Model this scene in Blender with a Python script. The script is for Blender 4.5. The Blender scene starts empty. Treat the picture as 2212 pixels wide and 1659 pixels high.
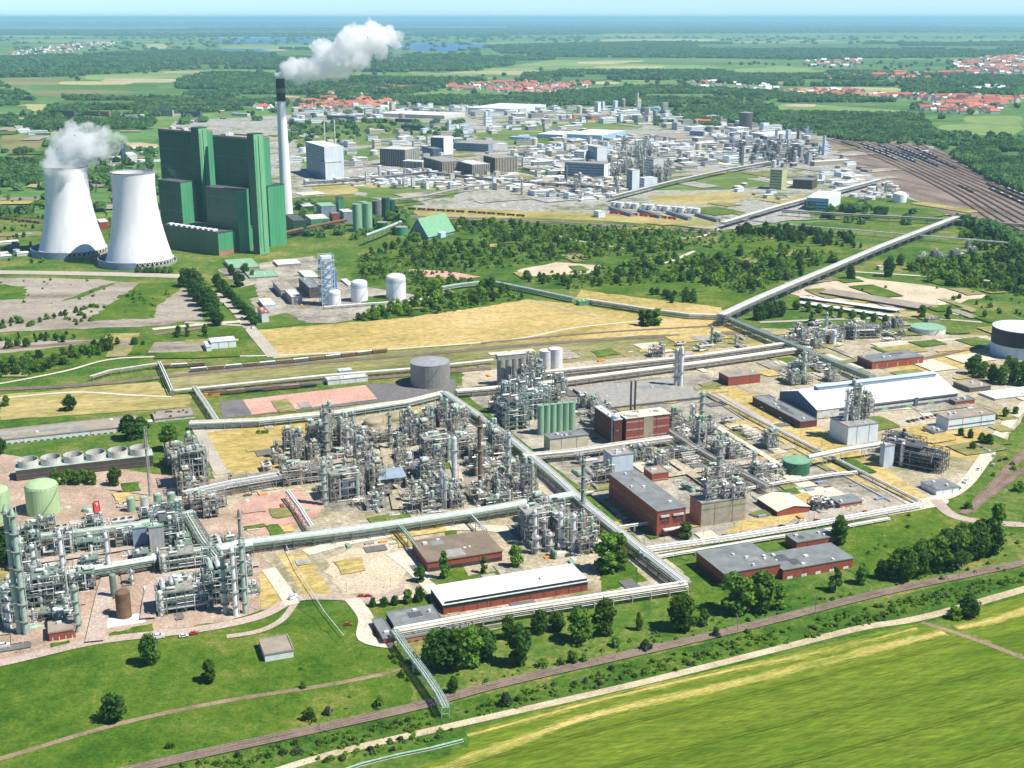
import bpy, math, random
import numpy as np
from mathutils import Vector
sc = bpy.context.scene
# ---------------------------------------------------------------- camera, sky, sun, exposure
F, CX, CY, CH = 2700.0, 1106.0, 829.5, 300.0
TH = math.atan(791.5 / F)
cd = bpy.data.cameras.new("camera"); cam = bpy.data.objects.new("camera", cd); sc.collection.objects.link(cam)
cd.lens = 36 * F / 2212; cd.sensor_width = 36; cd.clip_start = 1; cd.clip_end = 400000
cam.location = (0, 0, CH); cam.rotation_euler = (math.pi / 2 - TH, 0, 0)
sc.camera = cam
SUN_EL, SUN_AZ = math.radians(55), math.radians(-18)      # azimuth of the sun counted from +x
sd = Vector((math.cos(SUN_EL) * math.cos(SUN_AZ), math.cos(SUN_EL) * math.sin(SUN_AZ), math.sin(SUN_EL)))
w = bpy.data.worlds.new("World"); sc.world = w; w.use_nodes = True
nt = w.node_tree; bg = nt.nodes["Background"]
sky = nt.nodes.new("ShaderNodeTexSky"); sky.sky_type = 'NISHITA'; sky.sun_disc = False
sky.sun_elevation = SUN_EL; sky.sun_rotation = math.pi / 2 - SUN_AZ
sky.air_density = 1.0; sky.dust_density = 0.0; sky.ozone_density = 4.0; sky.altitude = 300
tint = nt.nodes.new('ShaderNodeMix'); tint.data_type = 'RGBA'; tint.blend_type = 'MULTIPLY'; tint.inputs[0].default_value = 1; tint.inputs[7].default_value = (.66, .98, 1.45, 1)
nt.links.new(sky.outputs[0], tint.inputs[6])
tc = nt.nodes.new('ShaderNodeTexCoord'); sz = nt.nodes.new('ShaderNodeSeparateXYZ'); nt.links.new(tc.outputs['Generated'], sz.inputs[0])      # the sky is brightest low over the hazy horizon
mz = nt.nodes.new('ShaderNodeMapRange'); mz.inputs[1].default_value = 0; mz.inputs[2].default_value = .16; mz.inputs[3].default_value = 1.75; mz.inputs[4].default_value = 1; mz.interpolation_type = 'SMOOTHSTEP'; nt.links.new(sz.outputs[2], mz.inputs[0])
gl = nt.nodes.new('ShaderNodeVectorMath'); gl.operation = 'SCALE'; nt.links.new(tint.outputs[2], gl.inputs[0]); nt.links.new(mz.outputs[0], gl.inputs['Scale']); nt.links.new(gl.outputs[0], bg.inputs[0]); bg.inputs[1].default_value = 0.053
sl = bpy.data.lights.new("sun", 'SUN'); sl.energy = 5.0; sl.angle = math.radians(0.5); sl.color = (1, 0.94, 0.84)
so = bpy.data.objects.new("sun", sl); sc.collection.objects.link(so)
so.rotation_euler = sd.to_track_quat('Z', 'Y').to_euler()
sc.view_settings.view_transform = 'Standard'; sc.view_settings.look = 'None'
sc.view_settings.exposure = 0.55; sc.view_settings.gamma = 1
cy = sc.cycles
cy.max_bounces = 64; cy.diffuse_bounces = 3; cy.glossy_bounces = 2; cy.transmission_bounces = 2
cy.volume_bounces = 64; cy.transparent_max_bounces = 8; cy.use_denoising = True
cy.volume_max_steps = 256
cy.caustics_reflective = False; cy.caustics_refractive = False
R = random.Random(7)
G1 = math.radians(20.5); G2 = math.radians(54)
# ---------------------------------------------------------------- picture point -> world point
_c, _s = math.cos(TH), math.sin(TH)
def P(px, py, z=0.0):
    x = (px - CX) / F; v = (py - CY) / F
    t = (z - CH) / (-_s - v * _c)
    return (x * t, (_c - v * _s) * t)
def HG(px, pb, pt):
    X, Y = P(px, pb); v = (pt - CY) / F
    return (-Y * _s - v * Y * _c) / (_c - v * _s) + CH
def PROJ(x, y, z=0.0):
    dz = z - CH; d = y * _c - dz * _s
    return (CX + F * x / d, CY + F * (-(y * _s) - dz * _c) / d)
def MPP(px, py):                                             # metres per picture unit there
    X, Y = P(px, py); return (Y * _c + CH * _s) / F
# ---------------------------------------------------------------- materials
MATS = {}
def lin(c):
    return tuple(((x / 12.92) if x <= .04045 else ((x + .055) / 1.055) ** 2.4) for x in c)
def mat(name, c, c2=None, sc_=0.25, rough=0.75, metal=0.0, streak=1.0, spec=0.35, rib=0, bump=0.0, rnd=0.0, detail=5):
    """c, c2: linear base colours mixed by noise; streak<1 stretches the pattern vertically; rib = corrugation per metre"""
    if name in MATS: return MATS[name]
    m = bpy.data.materials.new(name); m.use_nodes = True; n = m.node_tree; N = n.nodes; L = n.links
    b = N["Principled BSDF"]; b.inputs["Roughness"].default_value = rough; b.inputs["Metallic"].default_value = metal
    b.inputs["Specular IOR Level"].default_value = spec
    if c2 is None: c2 = tuple(x * 0.78 for x in c)
    geo = N.new("ShaderNodeNewGeometry"); mp = N.new("ShaderNodeMapping"); mp.inputs[3].default_value = (1, 1, streak)
    L.new(geo.outputs["Position"], mp.inputs[0])
    no = N.new("ShaderNodeTexNoise"); no.inputs["Scale"].default_value = sc_; no.inputs["Detail"].default_value = detail
    no.inputs["Roughness"].default_value = 0.65
    L.new(mp.outputs[0], no.inputs[0])
    cr = N.new("ShaderNodeValToRGB"); cr.color_ramp.elements[0].position = .36; cr.color_ramp.elements[1].position = .64
    cr.color_ramp.elements[0].color = (*c2, 1); cr.color_ramp.elements[1].color = (*c, 1)
    L.new(no.outputs[0], cr.inputs[0]); out = cr.outputs[0]
    if rib:
        oc = N.new("ShaderNodeTexCoord"); sx = N.new("ShaderNodeSeparateXYZ"); L.new(oc.outputs["Object"], sx.inputs[0])
        ad = N.new("ShaderNodeMath"); ad.operation = 'ADD'; L.new(sx.outputs[0], ad.inputs[0]); L.new(sx.outputs[1], ad.inputs[1])
        mu = N.new("ShaderNodeMath"); mu.operation = 'MULTIPLY'; mu.inputs[1].default_value = rib * 6.283; L.new(ad.outputs[0], mu.inputs[0])
        si = N.new("ShaderNodeMath"); si.operation = 'SINE'; L.new(mu.outputs[0], si.inputs[0])
        mr = N.new("ShaderNodeMapRange"); mr.inputs[1].default_value = -1; mr.inputs[2].default_value = 1; mr.inputs[3].default_value = .9; mr.inputs[4].default_value = 1.03
        L.new(si.outputs[0], mr.inputs[0])
        mx = N.new("ShaderNodeMix"); mx.data_type = 'RGBA'; mx.blend_type = 'MULTIPLY'; mx.inputs[0].default_value = 1
        L.new(out, mx.inputs[6]); L.new(mr.outputs[0], mx.inputs[7]); out = mx.outputs[2]
    if rnd:
        oi = N.new("ShaderNodeObjectInfo"); mr = N.new("ShaderNodeMapRange"); mr.inputs[3].default_value = 1 - rnd; mr.inputs[4].default_value = 1 + rnd
        L.new(oi.outputs["Random"], mr.inputs[0])
        mx = N.new("ShaderNodeMix"); mx.data_type = 'RGBA'; mx.blend_type = 'MULTIPLY'; mx.inputs[0].default_value = 1
        L.new(out, mx.inputs[6]); L.new(mr.outputs[0], mx.inputs[7]); out = mx.outputs[2]
    L.new(out, b.inputs["Base Color"])
    if bump:
        bp = N.new("ShaderNodeBump"); bp.inputs["Strength"].default_value = bump; L.new(no.outputs[0], bp.inputs["Height"]); L.new(bp.outputs[0], b.inputs["Normal"])
    MATS[name] = m; return m
def gmat(name, cols, s1=0.01, s2=0.25, rot=0.0, stretch=1.0, fine=0.35, row=None):
    """ground: colours spread by large noise, broken by finer noise; row=(per metre, angle, strength) draws crop rows"""
    if name in MATS: return MATS[name]
    m = bpy.data.materials.new(name); m.use_nodes = True; n = m.node_tree; N = n.nodes; L = n.links
    b = N["Principled BSDF"]; b.inputs["Roughness"].default_value = 0.95; b.inputs["Specular IOR Level"].default_value = 0.1
    geo = N.new("ShaderNodeNewGeometry"); mp = N.new("ShaderNodeMapping"); mp.vector_type = 'POINT'
    mp.inputs[2].default_value = (0, 0, -rot); mp.inputs[3].default_value = (1, 1, 1)
    L.new(geo.outputs["Position"], mp.inputs[0])
    mp2 = N.new("ShaderNodeMapping"); mp2.inputs[3].default_value = (1 / stretch, 1, 1); L.new(mp.outputs[0], mp2.inputs[0])
    def noise(s, d, r=.6):
        a = N.new("ShaderNodeTexNoise"); a.inputs["Scale"].default_value = s; a.inputs["Detail"].default_value = d; a.inputs["Roughness"].default_value = r
        L.new(mp2.outputs[0], a.inputs[0]); return a.outputs[0]
    n1 = noise(s1, 8, .7); n2 = noise(s2, 5, .7)
    mul = N.new("ShaderNodeMath"); mul.operation = 'MULTIPLY_ADD'; mul.inputs[1].default_value = fine; L.new(n2, mul.inputs[0]); L.new(n1, mul.inputs[2])
    sub = N.new("ShaderNodeMath"); sub.operation = 'SUBTRACT'; sub.inputs[1].default_value = fine / 2; L.new(mul.outputs[0], sub.inputs[0])
    cr = N.new("ShaderNodeValToRGB"); el = cr.color_ramp.elements
    k = len(cols); lo, hi = .33, .67
    for i, c in enumerate(cols):
        p = lo + (hi - lo) * i / (k - 1)
        e = el[0] if i == 0 else (el[-1] if i == k - 1 else el.new(p))
        e.position = p; e.color = (*c, 1)
    L.new(sub.outputs[0], cr.inputs[0]); out = cr.outputs[0]
    n3 = noise(s2 * 3.1, 3, .7)
    mr = N.new("ShaderNodeMapRange"); mr.inputs[1].default_value = .3; mr.inputs[2].default_value = .7; mr.inputs[3].default_value = .6; mr.inputs[4].default_value = 1.3
    L.new(n3, mr.inputs[0])
    mx = N.new("ShaderNodeMix"); mx.data_type = 'RGBA'; mx.blend_type = 'MULTIPLY'; mx.inputs[0].default_value = 1
    L.new(out, mx.inputs[6]); L.new(mr.outputs[0], mx.inputs[7]); out = mx.outputs[2]
    if row:
        mp3 = N.new("ShaderNodeMapping"); mp3.inputs[2].default_value = (0, 0, -row[1]); L.new(geo.outputs["Position"], mp3.inputs[0])
        mp4 = N.new("ShaderNodeMapping"); mp4.inputs[3].default_value = (row[0] * .06, row[0], 1); L.new(mp3.outputs[0], mp4.inputs[0])
        a = N.new("ShaderNodeTexNoise"); a.inputs["Scale"].default_value = 1; a.inputs["Detail"].default_value = 4; L.new(mp4.outputs[0], a.inputs[0])
        m2 = N.new("ShaderNodeMapRange"); m2.inputs[1].default_value = .35; m2.inputs[2].default_value = .65; m2.inputs[3].default_value = 1 - row[2]; m2.inputs[4].default_value = 1 + row[2]
        L.new(a.outputs[0], m2.inputs[0])
        mx = N.new("ShaderNodeMix"); mx.data_type = 'RGBA'; mx.blend_type = 'MULTIPLY'; mx.inputs[0].default_value = 1
        L.new(out, mx.inputs[6]); L.new(m2.outputs[0], mx.inputs[7]); out = mx.outputs[2]
    L.new(out, b.inputs["Base Color"]); MATS[name] = m; return m
def leafmat(name, c, c2, s=.8):
    m = bpy.data.materials.new(name); m.use_nodes = True; n = m.node_tree; N = n.nodes; L = n.links
    N.remove(N["Principled BSDF"]); out = N["Material Output"]
    geo = N.new("ShaderNodeNewGeometry"); no = N.new("ShaderNodeTexNoise"); no.inputs["Scale"].default_value = s; no.inputs["Detail"].default_value = 4
    L.new(geo.outputs["Position"], no.inputs[0]); cr = N.new("ShaderNodeValToRGB")
    cr.color_ramp.elements[0].position = .35; cr.color_ramp.elements[1].position = .65
    cr.color_ramp.elements[0].color = (*c2, 1); cr.color_ramp.elements[1].color = (*c, 1); L.new(no.outputs[0], cr.inputs[0])
    oi = N.new("ShaderNodeObjectInfo"); mr = N.new("ShaderNodeMapRange"); mr.inputs[3].default_value = .62; mr.inputs[4].default_value = 1.4; L.new(oi.outputs["Random"], mr.inputs[0])
    mx = N.new("ShaderNodeMix"); mx.data_type = 'RGBA'; mx.blend_type = 'MULTIPLY'; mx.inputs[0].default_value = 1
    L.new(cr.outputs[0], mx.inputs[6]); L.new(mr.outputs[0], mx.inputs[7])
    d = N.new("ShaderNodeBsdfDiffuse"); t = N.new("ShaderNodeBsdfTranslucent"); ms = N.new("ShaderNodeMixShader"); ms.inputs[0].default_value = .45
    L.new(mx.outputs[2], d.inputs[0]); L.new(mx.outputs[2], t.inputs[0]); L.new(d.outputs[0], ms.inputs[1]); L.new(t.outputs[0], ms.inputs[2])
    L.new(ms.outputs[0], out.inputs[0]); MATS[name] = m; return m
M = {}
def dm(k, *a, **kw): M[k] = mat(k, *a, **kw)
dm('white', (.74, .75, .74), (.58, .59, .57)); dm('offwhite', (.62, .62, .57), (.45, .45, .41)); dm('cream', (.62, .57, .42), (.5, .45, .32))
dm('whiteroof', (.82, .84, .84), (.68, .7, .7), sc_=.08, rough=.6, rib=.22)
dm('bluewhite', (.55, .64, .7), (.42, .52, .6), streak=.3); dm('palewhite', (.72, .78, .8), (.6, .68, .72), streak=.3)
dm('concrete', (.36, .35, .31), (.25, .245, .22)); dm('darkconc', (.16, .155, .14), (.1, .1, .09)); dm('panel', (.42, .43, .42), (.32, .33, .32), rib=.4)
dm('roofgrey', (.22, .24, .235), (.15, .165, .165), sc_=.12); dm('roofdark', (.11, .115, .12), (.075, .08, .085), sc_=.12)
dm('rooftan', (.36, .31, .235), (.26, .225, .175), sc_=.12); dm('roofbrown', (.25, .195, .135), (.17, .135, .1), sc_=.1); dm('roofcream', (.72, .67, .5), (.6, .55, .42))
dm('brick', (.34, .085, .05), (.25, .06, .04), sc_=.8); dm('brickdark', (.14, .045, .035), (.09, .035, .03), sc_=.6); dm('brickpale', (.45, .2, .14), (.35, .15, .1))  # brickdark also paints the shade on left faces of red brick buildings
dm('window', (.035, .05, .06), (.02, .03, .035), rough=.2, spec=.6); dm('winlight', (.12, .16, .18), (.08, .11, .13), rough=.25)
dm('green', (.03, .115, .068), (.022, .085, .052), sc_=.04, streak=.25, rib=.16, rough=.45); dm('greenlight', (.09, .34, .17), (.07, .28, .14), sc_=.05, streak=.25, rib=.16, rough=.45)  # greenlight also paints sunlight on right faces of the green blocks
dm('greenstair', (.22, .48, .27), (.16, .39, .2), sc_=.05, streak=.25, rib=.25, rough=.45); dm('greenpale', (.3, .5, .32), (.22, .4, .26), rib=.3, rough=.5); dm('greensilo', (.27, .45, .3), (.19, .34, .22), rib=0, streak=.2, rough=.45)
dm('greentank', (.42, .58, .3), (.33, .48, .25), streak=.2, rough=.5); dm('greentankdark', (.04, .17, .08), (.03, .12, .06), streak=.3)
dm('greensteel', (.2, .27, .22), (.12, .18, .14)); dm('greenpipe', (.4, .5, .42), (.28, .38, .31)); dm('greenroof', (.2, .42, .24), (.16, .34, .2), rib=.25)
dm('steel', (.34, .335, .29), (.2, .2, .17)); dm('grating', (.13, .13, .12), (.08, .08, .075), sc_=.6); dm('steeldark', (.11, .11, .11), (.07, .07, .075)); dm('silver', (.72, .73, .7), (.5, .51, .48), metal=.15, rough=.45, rnd=.15)
dm('alu', (.66, .68, .67), (.52, .54, .53), metal=.3, rough=.4, rnd=.08); dm('beigepipe', (.62, .58, .47), (.48, .44, .35), rough=.55, rnd=.1); dm('pipewhite', (.76, .77, .74), (.64, .65, .62), rough=.5)
dm('rust', (.2, .115, .06), (.13, .075, .045)); dm('tan', (.42, .36, .25), (.3, .26, .18)); dm('yellow', (.6, .42, .06), (.5, .34, .05)); dm('orange', (.75, .3, .03))
dm('red', (.55, .05, .04)); dm('blue', (.1, .25, .5)); dm('skyblue', (.3, .55, .7)); dm('teal', (.05, .3, .28)); dm('bluegrey', (.27, .34, .41), (.2, .26, .33)); dm('darkblue', (.09, .12, .18), (.06, .085, .14)); dm('roofpatch', (.27, .28, .27), (.2, .21, .2)); dm('bluegable', (.13, .19, .27), (.1, .15, .22))
dm('greytank', (.33, .33, .31), (.25, .25, .24), streak=4, rough=.45, metal=.3); dm('tankroof', (.36, .38, .38), (.28, .3, .3), metal=.2)
dm('tyre', (.02, .02, .02)); dm('redroof', (.5, .16, .09), (.38, .12, .07), rnd=.3); dm('pinkroof', (.48, .25, .18), rnd=.3); dm('housewall', (.7, .66, .58), rnd=.2)
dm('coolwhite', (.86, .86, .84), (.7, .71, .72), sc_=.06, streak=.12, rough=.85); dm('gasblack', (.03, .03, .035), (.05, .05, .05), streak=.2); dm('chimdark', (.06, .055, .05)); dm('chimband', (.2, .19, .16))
dm('bark', (.1, .075, .05)); dm('yellowgreen', (.45, .5, .25), (.36, .4, .2)); dm('timber', (.09, .075, .06)); dm('purplegrey', (.2, .18, .19), (.14, .13, .14))
leafmat('leaf_mid', (.18, .31, .045), (.075, .17, .025)); leafmat('leaf_dark', (.095, .2, .036), (.045, .115, .024)); leafmat('leaf_bright', (.26, .4, .05), (.14, .27, .03))
leafmat('leaf_far', (.15, .28, .08), (.07, .16, .05), s=.01); leafmat('leaf_grey', (.13, .17, .09), (.08, .12, .055))
# ---------------------------------------------------------------- mesh building
COL = sc.collection
class MB:
    def __init__(s): s.v = []; s.f = []; s.m = []; s.n = 0
    def add(s, vs, fs, mi=0):
        o = len(s.v); s.v += vs; s.f += [tuple(i + o for i in f) for f in fs]; s.m += [mi] * len(fs)
    def box(s, a0, a1, b0, b1, z0, z1, mi=0):
        s.add([(a0, b0, z0), (a1, b0, z0), (a1, b1, z0), (a0, b1, z0), (a0, b0, z1), (a1, b0, z1), (a1, b1, z1), (a0, b1, z1)],
              [(3, 2, 1, 0), (4, 5, 6, 7), (0, 1, 5, 4), (1, 2, 6, 5), (2, 3, 7, 6), (3, 0, 4, 7)], mi)
    def quad(s, a, b, c, d, mi=0): s.add([a, b, c, d], [(0, 1, 2, 3)], mi)
    def tube(s, p, q, r, n=6, mi=0, r2=None, cap=True):
        p = Vector(p); q = Vector(q); d = q - p
        if d.length < 1e-6: return
        z = d.normalized(); x = z.orthogonal().normalized(); y = z.cross(x); r2 = r if r2 is None else r2
        vs = []
        for k in range(n):
            a = 2 * math.pi * k / n; e = x * math.cos(a) + y * math.sin(a)
            vs.append(tuple(p + e * r))
        for k in range(n):
            a = 2 * math.pi * k / n; e = x * math.cos(a) + y * math.sin(a)
            vs.append(tuple(q + e * r2))
        fs = [(k, (k + 1) % n, n + (k + 1) % n, n + k) for k in range(n)]
        if cap: fs += [tuple(range(n - 1, -1, -1)), tuple(range(n, 2 * n))]
        s.add(vs, fs, mi)
    def bar(s, p, q, t=.3, mi=0):                             # square steel section
        s.tube(p, q, t * .7, 4, mi)
    def path(s, pts, r, n=6, mi=0):
        """one connected tube along the points"""
        pts = [Vector(p) for p in pts]; vs = []; fs = []
        for i, p in enumerate(pts):
            d = (pts[min(i + 1, len(pts) - 1)] - pts[max(i - 1, 0)]).normalized()
            up = Vector((0, 0, 1)) if abs(d.z) < .8 else Vector((.36, .93, 0)).normalized()
            x = d.cross(up).normalized(); y = x.cross(d)
            for k in range(n):
                a = 2 * math.pi * k / n; vs.append(tuple(p + (x * math.cos(a) + y * math.sin(a)) * r))
            if i:
                o = (i - 1) * n
                fs += [(o + k, o + (k + 1) % n, o + n + (k + 1) % n, o + n + k) for k in range(n)]
        fs += [tuple(range(n)), tuple(range(len(vs) - 1, len(vs) - n - 1, -1))]
        s.add(vs, fs, mi)
    def rev(s, prof, n=24, mi=0, cx=0, cy=0, closed=True):      # profile [(r,z)] turned about z
        vs = []; fs = []
        for r, z in prof:
            for k in range(n):
                a = 2 * math.pi * k / n; vs.append((cx + r * math.cos(a), cy + r * math.sin(a), z))
        for i in range(len(prof) - 1):
            o = i * n; fs += [(o + k, o + (k + 1) % n, o + n + (k + 1) % n, o + n + k) for k in range(n)]
        if closed: fs += [tuple(range(n - 1, -1, -1)), tuple(range(len(vs) - n, len(vs)))]
        s.add(vs, fs, mi)
    def ring(s, r0, r1, z0, z1, n=16, mi=0, cx=0, cy=0, a0=0, a1=2 * math.pi):
        k_ = n + 1 if a1 - a0 < 6.2 else n; vs = []; fs = []
        for k in range(k_):
            a = a0 + (a1 - a0) * k / n; c, d = math.cos(a), math.sin(a)
            vs += [(cx + r0 * c, cy + r0 * d, z0), (cx + r1 * c, cy + r1 * d, z0), (cx + r1 * c, cy + r1 * d, z1), (cx + r0 * c, cy + r0 * d, z1)]
        for k in range(n):
            i = k * 4; j = ((k + 1) % k_) * 4
            fs += [(i + t, j + t, j + (t + 1) % 4, i + (t + 1) % 4) for t in range(4)]
        s.add(vs, fs, mi)
    def mesh(s, name, mats):
        me = bpy.data.meshes.new(name); me.from_pydata(s.v, [], s.f)
        ms = mats if isinstance(mats, (list, tuple)) else [mats]
        for m in ms: me.materials.append(M.get(m) or MATS.get(m) if isinstance(m, str) else m)
        if len(ms) > 1: me.polygons.foreach_set('material_index', s.m)
        me.update(); return me
def link(o, parent=None):
    COL.objects.link(o)
    if parent: o.parent = parent
    return o
THINGS = []
def tag(o, label, cat, group=None, h=0):
    o['label'] = label; o['category'] = cat
    if group: o['group'] = group
    THINGS.append((o, h))
    return o
class Thing:
    def __init__(s, name, label, cat, x, y, ang=0, group=None, z=0):
        s.o = bpy.data.objects.new(name, None); s.o.empty_display_size = 1; link(s.o)
        s.o.location = (x, y, z); s.o.rotation_euler = (0, 0, ang); tag(s.o, label, cat, group)
    def part(s, name, mb, mats, parent=None, label=None, stuff=False):
        if not mb.v: return None
        o = bpy.data.objects.new(name, mb.mesh(name, mats)); link(o, parent or s.o)
        if label: o['label'] = label
        if stuff: o['kind'] = 'stuff'
        return o
def solo(name, mb, mats, label, cat, x=0, y=0, ang=0, group=None, z=0, kind=None):
    o = bpy.data.objects.new(name, mb.mesh(name, mats)); link(o); o.location = (x, y, z); o.rotation_euler = (0, 0, ang)
    if kind: o['kind'] = kind; o['label'] = label
    else: tag(o, label, cat, group)
    return o
def dup(root, x, y, ang, label=None, group=None, scale=1, z=0, zs=None):
    r = root.copy(); COL.objects.link(r); r.location = (x, y, z); r.rotation_euler = (0, 0, ang)
    r.scale = scale if isinstance(scale, tuple) else (scale, scale, zs if zs else scale)
    if label: r['label'] = label
    if group: r['group'] = group
    for ch in list(root.children):
        c = ch.copy(); COL.objects.link(c); c.parent = r
        for g in ch.children:
            d = g.copy(); COL.objects.link(d); d.parent = c
    if 'category' in r: THINGS.append((r, 0))
    return r
def smooth(pts, k=6):
    if len(pts) < 3: return pts
    out = []
    for i in range(len(pts) - 1):
        p0 = pts[max(i - 1, 0)]; p1 = pts[i]; p2 = pts[i + 1]; p3 = pts[min(i + 2, len(pts) - 1)]
        for j in range(k):
            t = j / k
            out.append(tuple(.5 * ((2 * b) + (-a + c) * t + (2 * a - 5 * b + 4 * c - d) * t * t + (-a + 3 * b - 3 * c + d) * t ** 3) for a, b, c, d in zip(p0, p1, p2, p3)))
    out.append(pts[-1]); return out
ZL = [0.05]
def patch(name, poly, m, label=None, jit=0.0, z=None):
    """a ground sheet whose outline is given by picture points"""
    w = [P(*p) for p in poly]
    if jit:
        o = []
        for i in range(len(w)):
            a, b = w[i], w[(i + 1) % len(w)]; d = math.dist(a, b); n = max(1, min(14, int(d / (jit * 3))))
            for k in range(n):
                t = k / n; j = jit * (0.3 if k == 0 else 1)
                o.append((a[0] + (b[0] - a[0]) * t + R.uniform(-j, j), a[1] + (b[1] - a[1]) * t + R.uniform(-j, j)))
        w = o
    ZL[0] += .006
    zz = ZL[0] if z is None else z
    mb = MB(); mb.add([(x, y, zz) for x, y in w], [tuple(range(len(w)))])
    if sum(w[i][0] * w[(i + 1) % len(w)][1] - w[(i + 1) % len(w)][0] * w[i][1] for i in range(len(w))) < 0: mb.f = [tuple(reversed(mb.f[0]))]
    return solo(name, mb, m, label or name.replace('_', ' '), None, kind='structure')
def strip(name, pts, width, m, label=None, world=False, k=6, z=None, off=0, jw=0):
    w = pts if world else [P(*p) for p in pts]
    w = smooth(w, k); ZL[0] += .006; zz = ZL[0] if z is None else z
    vs = []
    for i, p in enumerate(w):
        a = w[max(i - 1, 0)]; b = w[min(i + 1, len(w) - 1)]; dx, dy = b[0] - a[0], b[1] - a[1]; l = math.hypot(dx, dy) or 1
        nx, ny = -dy / l, dx / l; off_ = off; off = off_ + R.uniform(-jw, jw); ww = width[0] + (width[1] - width[0]) * i / (len(w) - 1) if isinstance(width, tuple) else width
        j2 = R.uniform(0, jw); vs += [(p[0] + nx * (ww / 2 + off + j2), p[1] + ny * (ww / 2 + off + j2), zz), (p[0] - nx * (ww / 2 - off), p[1] - ny * (ww / 2 - off), zz)]
        ww_ = 0; off = off_
    mb = MB(); mb.add(vs, [(2 * i, 2 * i + 1, 2 * i + 3, 2 * i + 2) for i in range(len(w) - 1)])
    return solo(name, mb, m, label or name.replace('_', ' '), None, kind='structure')
def inside(p, poly):
    x, y = p; c = False; n = len(poly)
    for i in range(n):
        x1, y1 = poly[i]; x2, y2 = poly[i - 1]
        if (y1 > y) != (y2 > y) and x < (x2 - x1) * (y - y1) / (y2 - y1) + x1: c = not c
    return c
BLOCK = []                                                   # world rectangles already built on (cx,cy,ang,a,b half sizes)
def occupied(x, y, r=0):
    for cx, cy_, c, s, a, b in BLOCK:
        dx, dy = x - cx, y - cy_; u = dx * c + dy * s; v = -dx * s + dy * c
        if abs(u) < a + r and abs(v) < b + r: return True
    return False
def block(x, y, ang, a, b): BLOCK.append((x, y, math.cos(ang), math.sin(ang), a, b))
# ---------------------------------------------------------------- ground
GR = dict(
 grass=[(.038, .1, .008), (.065, .135, .012), (.1, .165, .018), (.19, .2, .045)],
 scrub=[(.025, .075, .01), (.05, .12, .014), (.085, .155, .02), (.16, .18, .045)],
 meadow=[(.035, .1, .012), (.07, .145, .018), (.13, .18, .035), (.26, .23, .08)],
 dry=[(.18, .2, .05), (.3, .27, .09), (.4, .33, .13), (.5, .4, .18)],
 drygold=[(.3, .25, .07), (.42, .33, .11), (.5, .38, .15), (.58, .44, .2)],
 olive=[(.13, .15, .045), (.2, .21, .07), (.28, .26, .11), (.36, .32, .17)],
 crop=[(.06, .125, .008), (.1, .165, .012), (.155, .205, .02), (.25, .27, .045)],
 cropedge=[(.2, .24, .04), (.36, .33, .08), (.46, .38, .12), (.54, .42, .15)])
gmat('g_grass', GR['grass'], .02, .22, fine=.6)
gmat('g_scrub', GR['scrub'], .03, .3, fine=.6)
gmat('g_meadow', GR['meadow'], .012, .15, fine=.5)
gmat('g_dry', GR['dry'], .012, .12, rot=G1, stretch=3, fine=.45)
gmat('g_gold', GR['drygold'], .012, .12, rot=G1, stretch=2, fine=.5)
gmat('g_olive', GR['olive'], .012, .12, rot=G1, stretch=3, fine=.45)
gmat('g_crop', GR['crop'], .006, .3, rot=.42, stretch=7, fine=.35, row=(.6, .03, .13))
gmat('g_cropline', [(.05, .11, .006), (.085, .15, .01), (.12, .18, .015)], .05, .4)
gmat('g_cropmix2', [(.13, .18, .02), (.25, .27, .05), (.38, .34, .09), (.46, .38, .12)], .05, .5, rot=.42, stretch=4, fine=.8)
gmat('g_cropedge', GR['cropedge'], .03, .3, rot=.42, stretch=4, fine=.4)
gmat('g_asphalt', [(.13, .13, .125), (.17, .165, .16), (.2, .195, .185)], .03, .3)
gmat('g_road', [(.36, .33, .27), (.44, .4, .33), (.5, .46, .38)], .03, .3)
gmat('g_pinkroad', [(.36, .29, .235), (.45, .365, .3), (.5, .42, .35)], .03, .3)
gmat('g_sandroad', [(.38, .31, .2), (.5, .42, .28), (.6, .52, .38)], .05, .4)
gmat('g_palepath', [(.5, .47, .36), (.6, .56, .44), (.66, .62, .5)], .05, .4)
gmat('g_track', [(.17, .14, .08), (.27, .2, .13), (.33, .25, .17)], .05, .4)
gmat('g_ballast', [(.13, .085, .065), (.21, .14, .105), (.28, .2, .15)], .05, .5)
gmat('g_railearth', [(.12, .09, .07), (.19, .145, .115), (.26, .2, .16), (.3, .25, .18)], .02, .2, rot=-1.3, stretch=6)
gmat('g_gravel', [(.2, .17, .13), (.29, .25, .2), (.36, .32, .26), (.42, .37, .3)], .02, .2, rot=.1, stretch=3)
gmat('g_yard', [(.2, .2, .09), (.34, .3, .2), (.46, .4, .29), (.54, .48, .37)], .02, .15)
gmat('g_yardgrey', [(.16, .15, .12), (.27, .25, .2), (.38, .35, .28), (.5, .45, .36)], .025, .2)
gmat('g_redyard', [(.27, .22, .16), (.37, .28, .21), (.45, .33, .25), (.5, .43, .33)], .03, .3)
gmat('g_red', [(.5, .29, .22), (.58, .34, .26), (.62, .4, .31)], .03, .3)
gmat('g_redcourt', [(.4, .22, .17), (.48, .29, .22), (.55, .36, .28), (.45, .33, .26)], .05, .35)
gmat('g_sand', [(.46, .38, .26), (.56, .47, .33), (.62, .53, .39)], .03, .2)
gmat('g_works', [(.12, .16, .06), (.24, .25, .16), (.4, .39, .34), (.28, .28, .25), (.5, .49, .45)], .006, .05, fine=.7)
gmat('g_trackdark', [(.07, .055, .045), (.11, .085, .07), (.15, .12, .095)], .05, .4)
gmat('g_worksgreen', [(.07, .14, .025), (.13, .2, .045), (.22, .25, .09)], .004, .04, rot=.1, stretch=4)
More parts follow.
